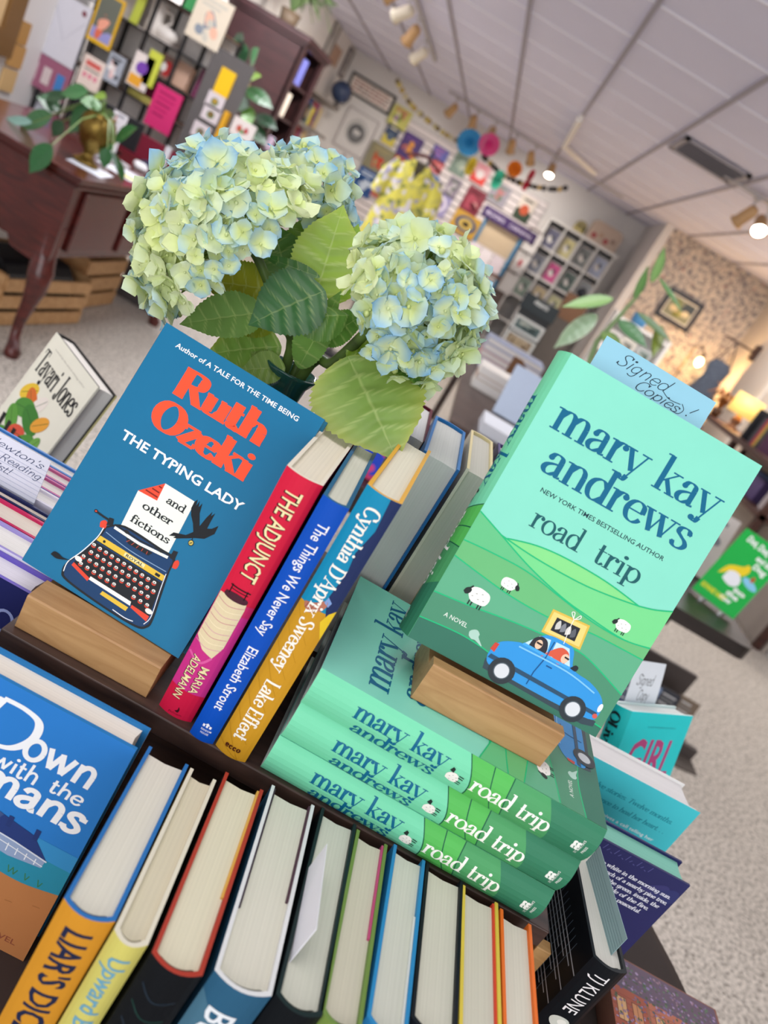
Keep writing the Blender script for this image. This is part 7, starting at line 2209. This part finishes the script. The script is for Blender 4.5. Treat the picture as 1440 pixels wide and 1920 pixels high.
vs = [(r_ * math.cos(2 * PI * k / 32), r_ * math.sin(2 * PI * k / 32), z) for r_, z in ((0.135, 0.13), (0.125, 0.31), (0.121, 0.31), (0.131, 0.13)) for k in range(32)]
B.add(vs, [(i * 32 + k, i * 32 + (k + 1) % 32, ((i + 1) % 4) * 32 + (k + 1) % 32, ((i + 1) % 4) * 32 + k) for i in range(4) for k in range(32)], shade, True)
B.build('lamp_shade', tl)
MB().tube([(0, 0, 0.15), (0, 0, 0.24)], 0.006, BRASS, 8).build('stem', tl)
MB().tube([(-0.125, 0, 0.235), (0.125, 0, 0.235)], 0.003, BRASS, 6).build('shade_holder', tl)
ld = bpy.data.lights.new('table_lamp_light', 'POINT')
ld.energy = 14
ld.color = (1.0, 0.66, 0.30)
ld.shadow_soft_size = 0.04
lo = bpy.data.objects.new('table_lamp_light', ld)
C.objects.link(lo)
lo.location = (2.60, 7.05, 1.41)
y = 6.30
for k, (c, nm) in enumerate((('3A3A42', 'charcoal'), ('4A4A50', 'dark grey'), ('B82A50', 'crimson'), ('D8B84A', 'gold'), ('3A4A44', 'bottle green'), ('4A2A44', 'plum'))):
    o = MB().box(0, 0.16, 0, 0.045, 0, 0.235, mat(c, 0.5)).build('shelved_book', None, Matrix.Translation((2.50, y, 1.1305)))
    tag(o, '%s book standing in the row on the console, in front of the lamp' % nm, 'book', 'books on the console')
    y -= 0.048
tag(MB().box(2.46, 2.70, 6.38, 6.40, 1.1305, 1.40, BLACK).build('metal_bookend'), 'black metal bookend beside the row of books on the console', 'bookend')
tuft('dried_flowers', 'arrangement of brown and orange dried flowers beside the table lamp', (2.52, 7.38, 1.1305), '4A2E1E', 26, 0.20, 'B0642A', 9, 0.05, 0.08, up=0.9, wl=0.05)
for k, (x, yy, w, h, c, nm) in enumerate(((2.62, 5.35, 0.2, 0.20, 'B8B0B4', 'grey box on the lower console shelf'), (2.62, 5.70, 0.22, 0.16, '5A4A7A', 'violet box on the lower console shelf'), (2.62, 6.10, 0.2, 0.18, '7A8AB0', 'blue grey box on the lower console shelf'), (2.62, 5.50, 0.0, 0, 'B8B0B4', ''))[:3]):
    tag(MB().box(x - 0.12, x + 0.12, yy - w / 2, yy + w / 2, 0.8305, 0.8305 + h, mat(c, 0.6)).build('storage_box'), nm, 'box')
tag(MB().box(2.44, 2.80, 5.25, 5.45, 1.1305, 1.15, mat('8A4A44', 0.6)).build('folded_scarf', None, None, 0.005), 'folded reddish scarf at the near end of the console', 'scarf')
panel('yellow_card', 'white card with yellow shapes right behind the blue handwritten card', 'card', Matrix.Translation(onY(1290, 770, 3.4) - Vector((0, 0, 0.07))), 0.16, 0.085, 0.012, 'D4D4E4', lambda a, w, h: [a.oval(w * (0.2 + 0.2 * k), h * (0.62 - 0.1 * (k % 2)), w * 0.08, h * 0.2, 'E4DC3A') for k in range(4)])
pz = onY(1290, 770, 3.4)
wdt = thing('card_pedestal', 'slim stand holding the white card with yellow shapes', 'stand', (pz.x, 3.42, 0.7355))
zz = pz.z - 0.0705 - 0.7355
MB().lathe([(0, 0), (0.09, 0), (0.09, 0.012), (0.012, 0.02), (0.010, zz - 0.014), (0.07, zz - 0.008), (0.07, zz), (0, zz)], mat('5A4A44', 0.5), 24).build('stand_body', wdt)

# ------------------------------------------------------------------ side table with the bright green picture book
sd = thing('side_table', 'dark side table at the right with a bright green picture book on it', 'table', (1.0, 2.8, 0))
bpy.context.view_layer.update()
r = 0.05
cor = [(0.86, 2.46)] + [(1.445 - r + r * math.sin(t), 2.46 + r - r * math.cos(t)) for t in (0, 0.4, 0.8, 1.2, 1.57)] + [(1.445, 3.12), (0.86, 3.12)]
DKW = mat('2A2220', 0.4, kind='wood', c2='1C1614', scale=2)
part(MB().prism(cor, 'z', 0.672, 0.722, DKW), 'table_top', sd)
part(MB().box(0.92, 1.17, 2.52, 3.06, 0.63, 0.672, DKW), 'apron', sd)
part(MB().box(0.95, 1.03, 2.75, 2.83, 0.03, 0.63, DKW), 'pedestal', sd)
part(MB().box(0.86, 1.12, 2.62, 2.98, 0, 0.03, DKW), 'foot', sd)
def green_cover(a):
    W = 'F0F4F0'
    a.text('Dot, Dot,', 0.030, 0.262, 0.024, W, width=0.10, bold=0.05, rot=-0.08)
    a.text('and the', 0.105, 0.222, 0.020, W, width=0.07, bold=0.05, rot=-0.06)
    a.text('Dog', 0.115, 0.190, 0.022, W, width=0.055, bold=0.05, rot=-0.06)
    a.blob([(0.03, 0.105), (0.045, 0.15), (0.09, 0.175), (0.10, 0.19), (0.115, 0.185), (0.12, 0.165), (0.105, 0.14), (0.07, 0.14), (0.045, 0.115)], 'F0D42A')
    a.blob([(0.055, 0.10), (0.06, 0.135), (0.09, 0.145), (0.115, 0.13), (0.12, 0.105), (0.10, 0.09), (0.075, 0.092)], 'EDEFF2')
    a.oval(0.150, 0.135, 0.035, 0.014, '8ACBEA', -0.25)
    a.oval(0.148, 0.155, 0.008, 0.012, 'B8603A')
    for k in range(3):
        a.text(('to', 'the', 'show')[k], 0.118 - 0.012 * k, 0.082 - 0.024 * k, 0.019, W, width=0.05, bold=0.05)
    a.text('BONNIE HART', 0.014, 0.030, 0.019, 'ECE02A', width=0.105, bold=0.03)
g0, g1 = onZ(1295, 1106, 0.728), onZ(1363, 1158, 0.728)
gyaw = math.degrees(math.atan2(g1.y - g0.y, g1.x - g0.x))
make_book('picture_book', 'bright green picture book with a yellow shape, propped on the side table', pose((g0.x, g0.y, 0.7365), gyaw, 22), 0.175, 0.012, 0.30, '1FB24A', '1FB24A', '1FB24A', pages='D8E4D8', inner='C8D8CC', art=lambda a: (green_cover(a), [a.items.__setitem__(i, ([(p[0] * 0.92, p[1] * 1.0) for p in it[0]],) + tuple(it[1:])) for i, it in enumerate(a.items)]) and None, bulge=0.001, ct=0.002)
es = thing('clear_book_easel', 'small clear stand under the bright green picture book', 'easel', Matrix.Translation((g0.x, g0.y, 0.7225)) @ Matrix.Rotation(math.radians(gyaw), 4, 'Z'))
for x in (0.045, 0.125):
    MB().box(x, x + 0.012, -0.03, 0.09, 0.0, 0.012, mat('C8C8C8', 0.2)).build('foot', es)
panel('collage_book', 'book with an orange and grey collage cover behind the green picture book', 'book', Matrix.Translation((1.27, 2.99, 0.7225)) @ lean(0.25, 0.03), 0.25, 0.27, 0.03, 'D8D0CC', cover_art(('C87A5A', '4A5060', 'A86A54', 'E0D8D4', '8A8A94'), 31))
panel('lettered_book', 'dark grey book with white lettering beside the collage cover', 'book', Matrix.Translation((1.00, 2.86, 0.7225)) @ lean(0.3, 0.02), 0.26, 0.30, 0.02, '3E424E', lambda a, w, h: [a.text(s_, w * 0.35, h * (0.7 - 0.16 * k), h * 0.11, 'D8D8DC', width=w * 0.5, bold=0.03) for k, s_ in enumerate(('EA', 'A', 'G'))])
panel('white_paperback', 'white paperback lying behind the lower right edge of the mint cover', 'book', Matrix.Translation((0.93, 2.56, 0.7225)) @ lean(0.9, 0.02), 0.22, 0.24, 0.02, 'D8D8DA')
# low rack and dark pointed slab flat on the floor at right
lr = thing('low_book_rack', 'low dark rack of blue books on the floor behind the tilted turquoise novel', 'rack', (1.6, 3.2, 0))
bpy.context.view_layer.update()
LRM = mat('4A4240', 0.5)
part(MB().box(1.40, 1.86, 3.00, 3.03, 0.0, 0.06, LRM), 'front_rail', lr)
part(MB().box(1.40, 1.86, 3.03, 3.40, 0.0, 0.02, LRM), 'base', lr)
part(MB().box(1.40, 1.86, 3.40, 3.42, 0.0, 0.22, LRM), 'back_rail', lr)
for k in range(4):
    c = ('3A4E74', '8AA0C4', '2A2E3A', '7A6A5A')[k]
    panel('rack_book', '%s book, %s from the left in the low dark rack' % (('navy', 'light blue', 'black', 'brown')[k], ORD[k]), 'book', Matrix.Translation((1.465 + 0.108 * k, 3.06 + 0.03 * k, 0.0205)) @ lean(0.25, 0.025), 0.10, 0.16, 0.025, c, cover_art(('C8C8C8', '8A8A8A'), k, 'lines'))
q = [onZ(px, py, 0.0) for px, py in ((1236, 1285), (1305, 1455), (1262, 1436), (1225, 1400))]
o = MB().prism([(v.x, v.y) for v in q], 'z', 0.0005, 0.008, mat('5A524C', 0.8, var=0.1)).build('floor_mat')
tag(o, 'dark pointed slab on the floor beside the tilted turquoise novel', 'mat')
